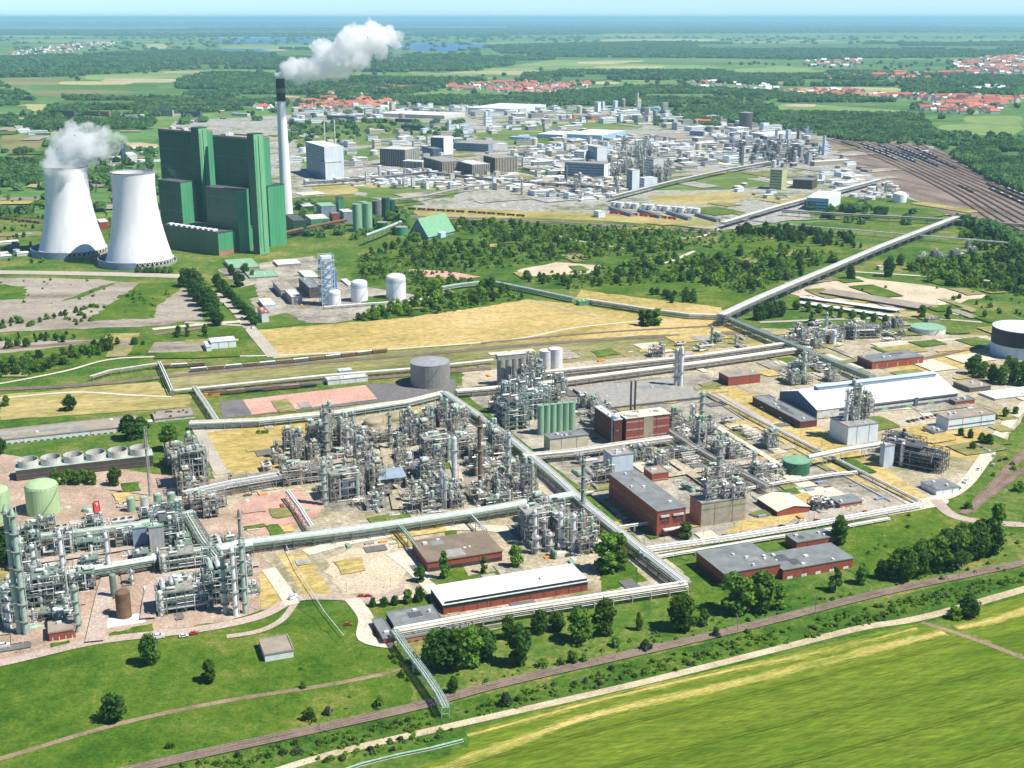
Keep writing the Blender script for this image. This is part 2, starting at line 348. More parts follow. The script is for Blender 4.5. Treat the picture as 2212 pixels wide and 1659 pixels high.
gmat('g_base', [(.05, .13, .035), (.09, .19, .045), (.14, .24, .065), (.25, .3, .12)], .0009, .012, fine=.5, rot=.1, stretch=2)
gmat('g_woodfloor', [(.05, .12, .035), (.09, .18, .05), (.15, .23, .07)], .004, .05)
FC = dict(fg=(.1, .2, .05), fl=(.2, .29, .09), fy=(.38, .38, .16), ft=(.45, .38, .24), fo=(.2, .2, .08), fd=(.05, .12, .04), fb=(.1, .14, .07))
for k, c in FC.items(): gmat('g_' + k, [tuple(x * .75 for x in c), c, tuple(min(1, x * 1.25) for x in c)], .002, .02, stretch=4)
_w = bpy.data.materials.new('g_lake'); _w.use_nodes = True; _b = _w.node_tree.nodes["Principled BSDF"]
_b.inputs["Base Color"].default_value = (.03, .12, .22, 1); _b.inputs["Roughness"].default_value = .25; MATS['g_lake'] = _w
mb = MB(); xs = [-150000, -60000, -20000, -8000, -3500, -1500, -600, 0, 600, 1500, 3500, 8000, 20000, 60000, 150000]
for i in range(len(xs)):
    for j in range(len(xs)): mb.v.append((xs[j], xs[i], 0))
n_ = len(xs); mb.f = [(i * n_ + j, i * n_ + j + 1, (i + 1) * n_ + j + 1, (i + 1) * n_ + j) for i in range(n_ - 1) for j in range(n_ - 1)]; mb.m = [0] * len(mb.f)
solo('ground', mb, 'g_base', 'flat countryside reaching the horizon', None, kind='structure')
# far farmland sheets: (kind, x0,y0, x1,y1, slant) bands in picture units
far = [
 ('fl', 0, 62, 420, 66), ('fd', 300, 68, 900, 74), ('fl', 1500, 66, 2212, 69), ('fy', 1290, 84, 1560, 90), ('fl', 470, 79, 590, 83), ('fl', 1600, 76, 1800, 79), ('fl', 1850, 84, 2212, 90), ('fl', 30, 85, 260, 92), ('fy', 310, 95, 362, 106), ('fl', 470, 97, 830, 101),
 ('fl', 1050, 90, 1200, 96), ('fl', 1300, 72, 1440, 80), ('fl', 0, 76, 180, 81), ('fg', 560, 108, 900, 118), ('fl', 470, 99, 680, 106), ('fd', 1500, 95, 1950, 108), ('fl', 1940, 100, 2212, 106),
 ('fl', 1105, 131, 1330, 150), ('fy', 1040, 150, 1170, 162), ('fl', 1200, 138, 1560, 156), ('fl', 1560, 146, 1760, 160), ('fy', 1280, 142, 1440, 148), ('fl', 440, 149, 560, 158), ('fy', 468, 153, 520, 160), ('fl', 880, 160, 1040, 172),
 ('fo', 0, 168, 150, 187), ('fg', 60, 184, 280, 196), ('fl', 180, 160, 400, 176), ('ft', 218, 170, 388, 179), ('fg', 190, 183, 345, 196), ('fo', 70, 193, 300, 212), ('fg', 305, 193, 478, 203), ('fy', 310, 200, 430, 206),
 ('fg', 100, 218, 300, 232), ('fy', 35, 222, 112, 240), ('fg', 0, 228, 60, 244), ('fl', 640, 168, 760, 176), ('fl', 1330, 178, 1400, 183), ('fy', 1690, 187, 1950, 206), ('fo', 1860, 203, 1930, 207),
 ('fl', 1672, 222, 1975, 246), ('fl', 2020, 266, 2212, 292), ('fl', 2080, 250, 2212, 268), ('fg', 1290, 238, 1400, 262), ('fg', 2150, 330, 2212, 350),
 ('fg', 232, 280, 344, 311), ('fo', 0, 290, 92, 330), ('ft', 260, 308, 344, 324), ('fg', 0, 420, 98, 456), ('fg', 190, 400, 240, 450), ('fo', 0, 335, 95, 350), ('ft', 1250, 176, 1340, 182)]
_fr = random.Random(15)
for _ in range(150):
    y = 50 + 195 * _fr.random() ** 1.5; wd = _fr.uniform(50, 230); x = _fr.uniform(-20, 2200); hh_ = max(1.2, (y - 40) * _fr.uniform(.025, .065))
    if (y > 232 and x > 560): continue
    far.append((_fr.choice(['fl', 'fg', 'fy', 'fl', 'fo', 'ft', 'fl']), x, y, x + wd, y + hh_))
FARP = []
for i, (k, x0, y0, x1, y1) in enumerate(far):
    FARP.append((x0, y0, x1, y1))
    e = (x1 - x0) * .06; q = (y1 - y0) * .3
    mid = (x0 + x1) / 2
    patch('field', [(x0 + e, y0 + q * R.random()), (mid, y0), (x1 - e, y0 + q * R.random()), (x1, (y0 + y1) / 2), (x1 - e * 2, y1 - q * R.random()), (mid, y1), (x0 + e, y1 - q * .6), (x0, (y0 + y1) / 2)], 'g_' + k)
for p in ([(800, 97), (930, 93), (1060, 97), (1050, 105), (960, 112), (880, 108)], [(460, 84), (560, 82), (720, 85), (760, 90), (640, 93), (480, 92)], [(420, 108), (560, 107), (600, 112), (470, 114)]):
    patch('lake', p, 'g_lake')
# woods far off: floor sheets, the trees are added later
WOODS = [[(0, 48), (900, 46), (2212, 47), (2212, 55), (1000, 57), (0, 56)],  # (polygon, tree spacing m, crown m)
 [(0, 125), (150, 120), (380, 112), (600, 118), (600, 150), (420, 150), (150, 165), (0, 168)],
 [(0, 66), (600, 60), (1100, 64), (1100, 78), (500, 80), (0, 76)], [(1100, 58), (1700, 56), (2212, 60), (2212, 70), (1500, 72), (1100, 76)],
 [(380, 172), (470, 158), (600, 165), (880, 172), (1000, 165), (1050, 175), (870, 205), (640, 208), (480, 194), (385, 192)],
 [(170, 205), (480, 196), (600, 205), (600, 232), (330, 252), (110, 250), (100, 232)],
 [(600, 128), (1030, 118), (1230, 124), (1060, 148), (960, 158), (600, 152)],
 [(1050, 100), (1400, 92), (1700, 96), (2212, 92), (2212, 122), (1750, 128), (1400, 125), (1100, 122)],
 [(1130, 158), (1400, 152), (1700, 160), (1560, 175), (1340, 172), (1250, 176), (1130, 178)],
 [(1400, 160), (1800, 156), (2212, 170), (2212, 205), (1950, 205), (1960, 190), (1700, 186), (1560, 180)],
 [(1100, 205), (1250, 200), (1460, 186), (1700, 205), (1640, 222), (1520, 240), (1450, 232), (1300, 228), (1120, 232)],
 [(1460, 240), (1640, 226), (1700, 246), (1960, 250), (2000, 262), (2020, 290), (2212, 296), (2212, 330), (2060, 320), (1960, 318), (1780, 298), (1700, 282), (1640, 268), (1480, 262)],
 [(2000, 300), (2212, 305), (2212, 420), (2140, 390), (2060, 340)],
 [(1690, 205), (1860, 214), (2000, 228), (1985, 240), (1680, 220)],
 [(650, 205), (900, 210), (1130, 214), (1100, 232), (880, 226), (640, 230)],
 [(0, 255), (200, 262), (340, 262), (320, 280), (120, 282), (0, 272)], [(0, 345), (90, 352), (92, 400), (0, 405)], [(0, 200), (60, 205), (80, 222), (0, 232)],
 [(188, 385), (240, 370), (240, 400), (190, 412)], [(600, 105), (800, 100), (860, 112), (700, 122)]]
for wp in WOODS: patch('woodland_floor', wp, 'g_woodfloor')
# ---------------- the works beyond, and the near ground, in picture units
patch('works_ground', [(380, 262), (620, 250), (1000, 232), (1280, 252), (1500, 262), (1720, 284), (1900, 318), (2080, 465), (1700, 478), (1560, 500), (1300, 470), (1000, 468), (820, 440), (640, 450), (470, 330), (340, 300)], 'g_works')
WP = [([(640, 300), (1010, 290), (1230, 262), (1420, 262), (1300, 292), (930, 312), (640, 320)], 'g_worksgreen'), ([(660, 402), (800, 398), (840, 412), (700, 424)], 'g_dry'),
              ([(1400, 425), (1560, 416), (1640, 424), (1560, 446), (1420, 440)], 'g_dry'), ([(860, 448), (1300, 462), (1570, 478), (1540, 492), (1300, 480), (880, 470)], 'g_dry'),
              ([(1120, 398), (1320, 396), (1330, 430), (1200, 440), (1100, 420)], 'g_yardgrey'), ([(620, 430), (760, 420), (900, 450), (880, 540), (740, 520), (630, 500)], 'g_meadow'),
              ([(1760, 425), (1960, 430), (2080, 460), (1980, 478), (1750, 470)], 'g_meadow'), ([(1340, 388), (1560, 380), (1700, 400), (1560, 412), (1380, 412)], 'g_worksgreen'),
              ([(2000, 330), (2212, 420), (2212, 440), (2080, 400)], 'g_scrub')]
for p, m_ in WP + [([(620, 268), (840, 262), (1000, 268), (980, 290), (700, 300)], 'g_worksgreen'), ([(1000, 300), (1120, 292), (1200, 300), (1100, 322)], 'g_worksgreen'), ([(760, 405), (1000, 412), (980, 430), (800, 428)], 'g_worksgreen'), ([(1440, 372), (1620, 372), (1640, 386), (1480, 392)], 'g_worksgreen'), ([(1240, 262), (1400, 268), (1380, 280), (1250, 278)], 'g_worksgreen'), ([(640, 335), (800, 320), (820, 345), (660, 370)], 'g_worksgreen')]:
    patch('works_plot' if 'works' in m_ or 'yard' in m_ else 'grass_plot', p, m_, jit=6)
patch('rail_yard_ground', [(1775, 300), (1990, 308), (2060, 340), (2212, 425), (2212, 530), (2170, 500), (2060, 470), (1960, 425), (1860, 365)], 'g_railearth', 'brown earth of the rail yard')
patch('near_grassland', [(-500, 470), (620, 470), (900, 468), (1300, 478), (1560, 500), (1800, 478), (2100, 470), (2212, 500), (2800, 560), (3400, 1700), (-1500, 1700)], 'g_meadow')
patch('woodland_floor', [(760, 570), (880, 515), (1000, 478), (1290, 495), (1480, 530), (1640, 535), (1800, 530), (1800, 580), (1640, 650), (1330, 622), (1150, 628), (1130, 655), (900, 690), (760, 702)], 'g_scrub', jit=6)
patch('woodland_floor', [(1960, 560), (2300, 530), (2300, 650), (2050, 622), (1960, 602)], 'g_scrub', jit=6)
patch('front_lawn', [(-600, 1500), (-100, 1450), (380, 1370), (640, 1320), (760, 1400), (870, 1400), (900, 1500), (870, 1545), (340, 1665), (-700, 1900)], 'g_grass', jit=1.5)
patch('scrub_verge', [(-300, 1760), (340, 1665), (870, 1550), (1560, 1385), (1900, 1300), (2300, 1210), (2500, 1200), (2400, 1265), (2030, 1345), (1560, 1440), (950, 1590), (600, 1672), (300, 1800)], 'g_scrub', jit=1)
patch('verge', [(870, 1400), (1150, 1330), (1490, 1290), (1850, 1290), (2212, 1140), (2400, 1100), (2500, 1180), (1900, 1290), (1560, 1372), (1100, 1480), (900, 1530)], 'g_meadow', jit=1.5)
patch('front_field', [(600, 1750), (900, 1665), (1010, 1622), (1025, 1580), (1100, 1560), (1600, 1440), (1850, 1382), (1990, 1350), (2060, 1365), (2212, 1432), (2900, 1700), (2600, 2000)], 'g_crop', 'green crop field at the lower right', jit=.6)
patch('corner_field', [(2030, 1345), (2212, 1292), (2500, 1220), (2900, 1500), (2212, 1420)], 'g_crop', 'crop field beyond the farm track')
gmat('g_cropmix', [(.07, .135, .01), (.13, .185, .02), (.24, .25, .045), (.36, .32, .08)], .05, .5, rot=.42, stretch=4, fine=.8)
for q_, ws in (([(880, 1700), (1080, 1622), (1280, 1553), (1500, 1502), (1700, 1455), (1900, 1405), (2040, 1372)], (8.5, 6, 3.2)), ([(1010, 1596), (1300, 1518), (1560, 1458), (1800, 1408), (1980, 1362)], (5.5, 0, 1.6)), ([(2065, 1362), (2150, 1345), (2260, 1308)], (7, 4.5, 2.4))):
    for w_, m_ in zip(ws, ('g_cropmix', 'g_cropmix2', 'g_cropedge')):
        if w_: strip('ripe_strip', q_, w_, m_, 'ripe yellow strip in the crop field', k=40, jw=.22)
strip('sand_path', [(500, 1705), (700, 1640), (950, 1580), (1380, 1482), (1700, 1402), (1860, 1362), (1960, 1346), (2060, 1322), (2212, 1278), (2400, 1225)], (4.2, 6), 'g_sandroad', 'sandy farm path beside the crop field')
strip('farm_track', [(1990, 1350), (2100, 1385), (2212, 1428), (2400, 1500)], 3.6, 'g_track', 'brown farm track')
strip('dirt_track', [(-200, 1700), (0, 1646), (250, 1572), (480, 1522), (700, 1487), (830, 1462)], 3.2, 'g_track', 'bare dirt track across the lawn')
strip('dirt_track', [(830, 1462), (890, 1446), (940, 1440)], 1.6, 'g_track', 'end of the dirt track')
# plant yards
patch('refinery_yard', [(-400, 1000), (0, 985), (430, 1040), (660, 1040), (700, 1080), (650, 1150), (570, 1190), (600, 1215), (640, 1300), (500, 1345), (200, 1392), (0, 1432), (-500, 1500)], 'g_redyard', jit=1)
patch('central_yard', [(430, 925), (960, 855), (1050, 930), (1490, 1250), (1500, 1272), (1290, 1300), (930, 1345), (780, 1305), (640, 1290), (545, 1180), (470, 1060)], 'g_yard', jit=1)
patch('central_paving', [(690, 960), (1000, 900), (1120, 990), (1180, 1080), (900, 1110), (700, 1110)], 'g_yardgrey', jit=1)
patch('eastern_yard', [(985, 838), (1250, 805), (1530, 812), (1620, 850), (2010, 1085), (1990, 1098), (1400, 1190), (1300, 1090), (1180, 1000)], 'g_yardgrey', jit=1)
patch('northern_yard', [(1000, 770), (1650, 712), (2130, 728), (2260, 800), (2240, 870), (2090, 1060), (2000, 1092), (1620, 850), (1530, 812), (1000, 842)], 'g_yard', jit=2)
for p in ([(440, 940), (690, 905), (700, 935), (600, 960), (640, 1010), (490, 1030)], [(1528, 842), (1580, 838), (1700, 880), (2002, 1076), (1960, 1092), (1700, 975), (1540, 868)], [(1945, 925), (2080, 915), (2150, 945), (2110, 1000), (2010, 985), (1960, 955)],
          [(0, 1225), (22, 1240), (22, 1330), (-20, 1340)], [(1880, 800), (2130, 742), (2140, 790), (2010, 805)], [(600, 1205), (660, 1200), (720, 1290), (660, 1300)], [(560, 1240), (600, 1262), (610, 1310), (560, 1325)], [(1600, 1130), (1740, 1110), (1700, 1135), (1560, 1160)]):
    patch('dry_grass', p, 'g_gold', jit=1)
for p in ([(960, 1150), (985, 1140), (1010, 1250), (1100, 1235), (1085, 1270), (960, 1290)], [(780, 1320), (930, 1290), (935, 1350), (850, 1370), (770, 1350)], [(700, 1330), (770, 1318), (780, 1345), (735, 1400), (660, 1330)], [(1290, 1230), (1350, 1210), (1400, 1260), (1300, 1285)], [(235, 1375), (330, 1352), (330, 1372), (245, 1388)], [(110, 1395), (150, 1390), (152, 1402), (112, 1408)],
          [(1415, 1195), (1720, 1150), (1900, 1120), (2060, 1100), (2150, 1125), (2212, 1150), (1880, 1265), (1690, 1170), (1500, 1185), (1480, 1215)], [(1480, 1240), (1530, 1280), (1590, 1310), (1500, 1350), (1440, 1300)], [(0, 1075), (18, 1080), (18, 1130), (0, 1130)]):
    patch('grass_plot', p, 'g_grass', jit=1)
patch('red_paving', [(500, 1100), (545, 1078), (640, 1062), (702, 1098), (684, 1122), (625, 1150), (560, 1162), (520, 1150)], 'g_redcourt', jit=.6)
patch('sandy_ground', [(700, 1215), (760, 1190), (850, 1200), (890, 1235), (850, 1290), (740, 1290)], 'g_sand', jit=2.5)
patch('sandy_ground', [(1690, 632), (1850, 600), (1990, 618), (2130, 640), (2060, 665), (1900, 672), (1760, 660)], 'g_sand', jit=6)
patch('clay_ground', [(1115, 588), (1200, 570), (1300, 575), (1290, 592), (1150, 600)], 'g_sand', jit=4); patch('clay_ground', [(880, 585), (960, 588), (1040, 600), (1000, 608), (900, 598)], 'g_red', jit=3)
patch('asphalt_court', [(475, 872), (790, 836), (985, 822), (985, 850), (850, 870), (545, 902), (480, 908)], 'g_asphalt')
patch('red_court', [(525, 868), (790, 836), (815, 866), (545, 900)], 'g_red', 'square of red paving')
patch('dry_meadow', [(360, 812), (480, 792), (900, 758), (1060, 745), (1620, 722), (1650, 745), (1100, 800), (900, 805), (480, 842), (372, 850)], 'g_olive', jit=2)
patch('dry_meadow', [(0, 858), (340, 828), (360, 850), (420, 860), (400, 885), (0, 912)], 'g_dry', jit=2)
patch('straw_field', [(556, 716), (700, 705), (880, 690), (1030, 668), (1140, 650), (1230, 658), (1380, 682), (1560, 695), (1620, 722), (1660, 745), (1500, 748), (1100, 742), (590, 778)], 'g_gold', 'large straw-coloured field', jit=2)
patch('mown_strip', [(840, 770), (1100, 746), (1400, 728), (1640, 716), (1660, 745), (1400, 770), (1100, 785), (840, 790)], 'g_olive', jit=2)
patch('straw_field', [(1255, 628), (1560, 664), (1560, 684), (1380, 676), (1240, 652)], 'g_gold', 'narrow straw-coloured strip beneath the pipe bridge', jit=1.5)
patch('green_meadow', [(1235, 625), (1400, 608), (1560, 622), (1650, 655), (1565, 668), (1330, 640)], 'g_grass', jit=3); patch('green_meadow', [(1560, 505), (1800, 520), (1850, 545), (1700, 560), (1560, 540)], 'g_grass', jit=5)
patch('gravel_field', [(-200, 600), (200, 606), (395, 622), (430, 640), (440, 695), (330, 708), (-200, 728)], 'g_gravel', jit=4); patch('gravel_field', [(-200, 742), (170, 738), (260, 735), (120, 775), (-200, 790)], 'g_gravel', jit=3)
patch('green_meadow', [(185, 698), (240, 660), (300, 615), (385, 612), (388, 628), (345, 660), (335, 690)], 'g_grass', jit=3); patch('green_meadow', [(-100, 608), (55, 622), (52, 650), (-100, 655)], 'g_grass', jit=3); patch('green_meadow', [(130, 655), (215, 622), (260, 612), (180, 645)], 'g_grass', jit=2)
patch('green_meadow', [(-200, 790), (140, 752), (300, 730), (500, 712), (540, 760), (300, 770), (140, 800), (-200, 850)], 'g_grass', jit=2)
patch('plant_court', [(540, 648), (600, 640), (700, 668), (790, 668), (790, 690), (720, 702), (660, 700), (620, 680), (560, 690)], 'g_yardgrey', jit=2); patch('plant_court', [(470, 585), (680, 555), (700, 585), (520, 625)], 'g_yardgrey', jit=3)
patch('plant_court', [(550, 612), (640, 600), (720, 610), (900, 640), (880, 668), (700, 672), (560, 655)], 'g_yardgrey', jit=2)
# roads
strip('works_road', [(-300, 1500), (0, 1440), (210, 1392), (430, 1366), (560, 1338), (640, 1300), (720, 1296), (800, 1300), (880, 1280)], 7, 'g_pinkroad', 'pinkish road in front of the plant')
strip('works_road', [(640, 1305), (610, 1345), (560, 1370), (490, 1382)], 4, 'g_pinkroad'); strip('works_road', [(580, 1235), (600, 1262), (632, 1312)], 8, 'g_palepath'); strip('works_road', [(760, 1300), (790, 1340), (790, 1385), (850, 1400)], 8, 'g_palepath')
strip('works_road', [(420, 915), (480, 1030)], 9, 'g_road'); strip('works_road', [(1000, 905), (1120, 1000), (1300, 1140), (1400, 1205), (1480, 1260)], 7, 'g_road'); strip('works_road', [(1400, 1200), (1700, 1150), (2000, 1100), (2040, 1085)], 6, 'g_palepath')
strip('works_road', [(1510, 830), (1700, 940), (1975, 1100)], 5, 'g_road'); strip('works_road', [(850, 1200), (900, 1240), (985, 1330)], 10, 'g_palepath'); strip('works_road', [(660, 1200), (780, 1170), (960, 1145), (1100, 1150)], 10, 'g_palepath')
strip('main_road', [(2290, 820), (2212, 880), (2165, 935), (2120, 1005), (2080, 1055), (2030, 1082), (1960, 1094)], 9, 'g_palepath', 'pale curving road at the right')
strip('works_road', [(2020, 1085), (2060, 1120), (2140, 1135), (2230, 1140)], 8, 'g_pinkroad'); strip('pale_path', [(-100, 845), (0, 833), (140, 806), (230, 782), (330, 775), (590, 772), (820, 760), (1100, 738), (1240, 712), (1385, 697)], 4, 'g_palepath', 'pale curving path in front of the gravel fields')
strip('works_road', [(395, 598), (490, 655), (540, 712), (592, 775)], 12, 'g_road'); strip('works_road', [(-100, 590), (180, 594), (395, 600)], 22, 'g_road'); strip('works_road', [(330, 715), (430, 705), (520, 698)], 9, 'g_palepath'); strip('works_road', [(400, 700), (540, 708)], 7, 'g_road')
strip('farm_road', [(1040, 480), (1150, 500), (1260, 525), (1350, 540)], 5, 'g_road'); strip('farm_road', [(1570, 485), (1520, 512), (1460, 518)], 6, 'g_palepath'); strip('farm_road', [(1500, 545), (1440, 570), (1390, 575)], 6, 'g_palepath'); strip('farm_road', [(1840, 590), (2000, 600), (2212, 615)], 6, 'g_palepath')
strip('works_road', [(1150, 655), (1300, 690)], 3, 'g_road'); strip('works_road', [(2030, 650), (2060, 680), (2212, 700)], 9, 'g_palepath'); strip('works_road', [(1900, 745), (2050, 738), (2130, 732)], 6, 'g_palepath'); strip('works_road', [(0, 865), (160, 852), (280, 858), (370, 862)], 4, 'g_palepath')
strip('works_road', [(1780, 905), (1960, 885), (2010, 908)], 9, 'g_palepath'); strip('works_road', [(1640, 700), (1950, 690), (2120, 700)], 7, 'g_road')
strip('works_road', [(0, 955), (150, 935), (265, 922), (420, 902)], 7, 'g_palepath')
# railways: ballast with rails
def railway(pts, width, n=1, rails=True, gauge=1.5, label=None, m='g_ballast'):
    strip('railway_bed', pts, width, m, label or 'brown ballast of a railway')
    if not rails: return
    w = smooth([P(*p) for p in pts], 6)
    for t in range(n):
        mb = MB(); off0 = (t - (n - 1) / 2) * 4.2
        for g in (-gauge / 2, gauge / 2):
            vs = []
            for i, p in enumerate(w):
                a = w[max(i - 1, 0)]; b = w[min(i + 1, len(w) - 1)]; dx, dy = b[0] - a[0], b[1] - a[1]; l = math.hypot(dx, dy); nx, ny = -dy / l, dx / l
                for o_, z_ in ((-.09, .0), (-.09, .2), (.09, .2), (.09, 0)):
                    o2 = off0 + g + o_; vs.append((p[0] + nx * o2, p[1] + ny * o2, z_ + ZL[0] + .02))
            mb.add(vs, [(4 * i + k, 4 * i + k + 1, 4 * i + k + 5, 4 * i + k + 4) for i in range(len(w) - 1) for k in range(3)])
        solo('rails', mb, 'steel', 'steel rails of the railway', None, kind='structure')
railway([(200, 1695), (340, 1658), (870, 1541), (1100, 1480), (1560, 1374), (1900, 1288), (2212, 1222), (2400, 1180)], 6.6, 2, label='brown railway bed across the foreground')
railway([(2300, 930), (2212, 985), (2150, 1050), (2090, 1112)], 7, 1); railway([(2300, 975), (2212, 1020), (2130, 1080), (2080, 1116)], 6, 1)
railway([(-100, 850), (200, 835), (480, 805), (840, 775), (1300, 738), (1640, 722)], 9, 2); railway([(-100, 765), (100, 750), (260, 735), (440, 712)], 9, 1); railway([(880, 470), (1100, 478), (1320, 490), (1560, 505)], 24, 2, m='g_railearth')
railway([(1040, 745), (1300, 722), (1600, 705)], 5, 1); railway([(1900, 800), (2060, 765), (2140, 750)], 6, 1)
railway([(440, 850), (700, 830), (960, 808), (1060, 800)], 9, 2)
railway([(0, 470), (90, 482), (200, 500)], 14, 1)
# concrete-ish ripples of the yard: low kerbs round the red courts

_yr = random.Random(77)
def plots(poly, n, mats, smin=4, smax=18, ang=G1):
    W = [P(*p) for p in poly]; x0, x1 = min(p[0] for p in W), max(p[0] for p in W); y0, y1 = min(p[1] for p in W), max(p[1] for p in W); k = 0
    for _ in range(n * 30):
        if k >= n: break
        x, y = _yr.uniform(x0, x1), _yr.uniform(y0, y1)
        if not inside((x, y), W): continue
        k += 1; a, b = _yr.uniform(smin, smax), _yr.uniform(smin, smax) * .5
        if _yr.random() < .5: a, b = b, a
        m_ = _yr.choice(mats); c, s = math.cos(ang), math.sin(ang); j = .5 if m_ in ('g_gold', 'g_grass', 'g_meadow', 'g_olive') else .05; pts = []
        for u, v in ((-a, -b), (0, -b), (a, -b), (a, 0), (a, b), (0, b), (-a, b), (-a, 0)):
            u += _yr.uniform(-j, j) * 3; v += _yr.uniform(-j, j) * 3; pts.append((x + u * c - v * s, y + u * s + v * c))
        ZL[0] += .0015; mb = MB(); mb.add([(p[0], p[1], ZL[0]) for p in pts], [tuple(range(8))]); solo({'g_grass': 'grass_plot', 'g_gold': 'dry_grass', 'g_meadow': 'grass_plot', 'g_olive': 'dry_grass'}.get(m_, 'paving_plot'), mb, m_, 'plot of ground between the plant units', None, kind='structure')
plots([(560, 880), (960, 860), (1480, 1250), (1290, 1300), (930, 1340), (640, 1290), (560, 1180), (470, 1040)], 60, ['g_gold', 'g_palepath', 'g_asphalt', 'g_meadow', 'g_yardgrey', 'g_olive'])
plots([(0, 1080), (430, 1040), (640, 1050), (640, 1300), (200, 1385), (0, 1425)], 34, ['g_redyard', 'g_palepath', 'g_gold', 'g_asphalt', 'g_meadow', 'g_yard'], 3, 12)
plots([(1100, 860), (1520, 815), (1980, 1088), (1400, 1185), (1180, 1000)], 60, ['g_gold', 'g_palepath', 'g_asphalt', 'g_meadow', 'g_yard', 'g_olive'])
plots([(1000, 775), (1650, 715), (2130, 730), (2240, 860), (2060, 1060), (1620, 850), (1530, 812)], 60, ['g_gold', 'g_palepath', 'g_meadow', 'g_yardgrey', 'g_olive', 'g_dry'], 6, 30)
plots([(500, 250), (1000, 240), (1500, 262), (1900, 330), (2050, 455), (1560, 470), (1000, 455), (640, 420)], 90, ['g_olive', 'g_palepath', 'g_meadow', 'g_yardgrey', 'g_dry', 'g_meadow', 'g_works', 'g_yardgrey'], 20, 70, math.radians(30))
plots([(0, 735), (540, 715), (540, 760), (0, 830)], 16, ['g_olive', 'g_dry', 'g_gravel', 'g_grass'], 8, 40, .1); plots([(0, 260), (340, 262), (330, 560), (0, 580)], 34, ['g_olive', 'g_dry', 'g_gravel', 'g_grass', 'g_palepath'], 20, 80, .1); plots([(860, 470), (1560, 490), (1900, 540), (1640, 640), (1150, 640), (780, 690)], 34, ['g_grass', 'g_olive', 'g_meadow', 'g_grass', 'g_dry'], 8, 34, .3); plots([(1700, 600), (2212, 610), (2212, 730), (1800, 720)], 24, ['g_grass', 'g_olive', 'g_meadow', 'g_gravel', 'g_dry'], 8, 34, .3)

for k in range(5):                                            # tractor lines in the crop
    o_ = 10 + k * 27
    for d_ in (0, 1.9):
        strip('tractor_track', [(940, 1640), (1280, 1556), (1700, 1458), (2040, 1374)], .32, 'g_cropline', 'tractor line through the crop field', off=-(o_ + d_))
def lane(pts, w_, m_='g_road'):
    strip('works_road', pts, w_, m_, 'service lane between the plant units'); W = [P(*p) for p in pts]
    for a, b in zip(W, W[1:]): block((a[0] + b[0]) / 2, (a[1] + b[1]) / 2, math.atan2(b[1] - a[1], b[0] - a[0]), math.dist(a, b) / 2, w_ / 2 + 1.5)
lane([(205, 1395), (228, 1290), (250, 1215)], 9, 'g_pinkroad'); lane([(60, 1225), (230, 1200), (420, 1168)], 6, 'g_pinkroad'); lane([(320, 1345), (345, 1262), (455, 1240), (560, 1225)], 8, 'g_pinkroad')
lane([(700, 1008), (820, 992), (960, 962), (1080, 945)], 8, 'g_yard'); lane([(860, 1108), (845, 1040), (830, 965)], 7, 'g_yard'); lane([(1000, 1092), (985, 1020), (950, 930)], 6, 'g_yard')
lane([(1325, 925), (1440, 995), (1560, 1078)], 7, 'g_yard'); lane([(1440, 1035), (1560, 1015), (1710, 990)], 7, 'g_yard'); lane([(1500, 900), (1600, 960), (1690, 1015)], 5, 'g_palepath')
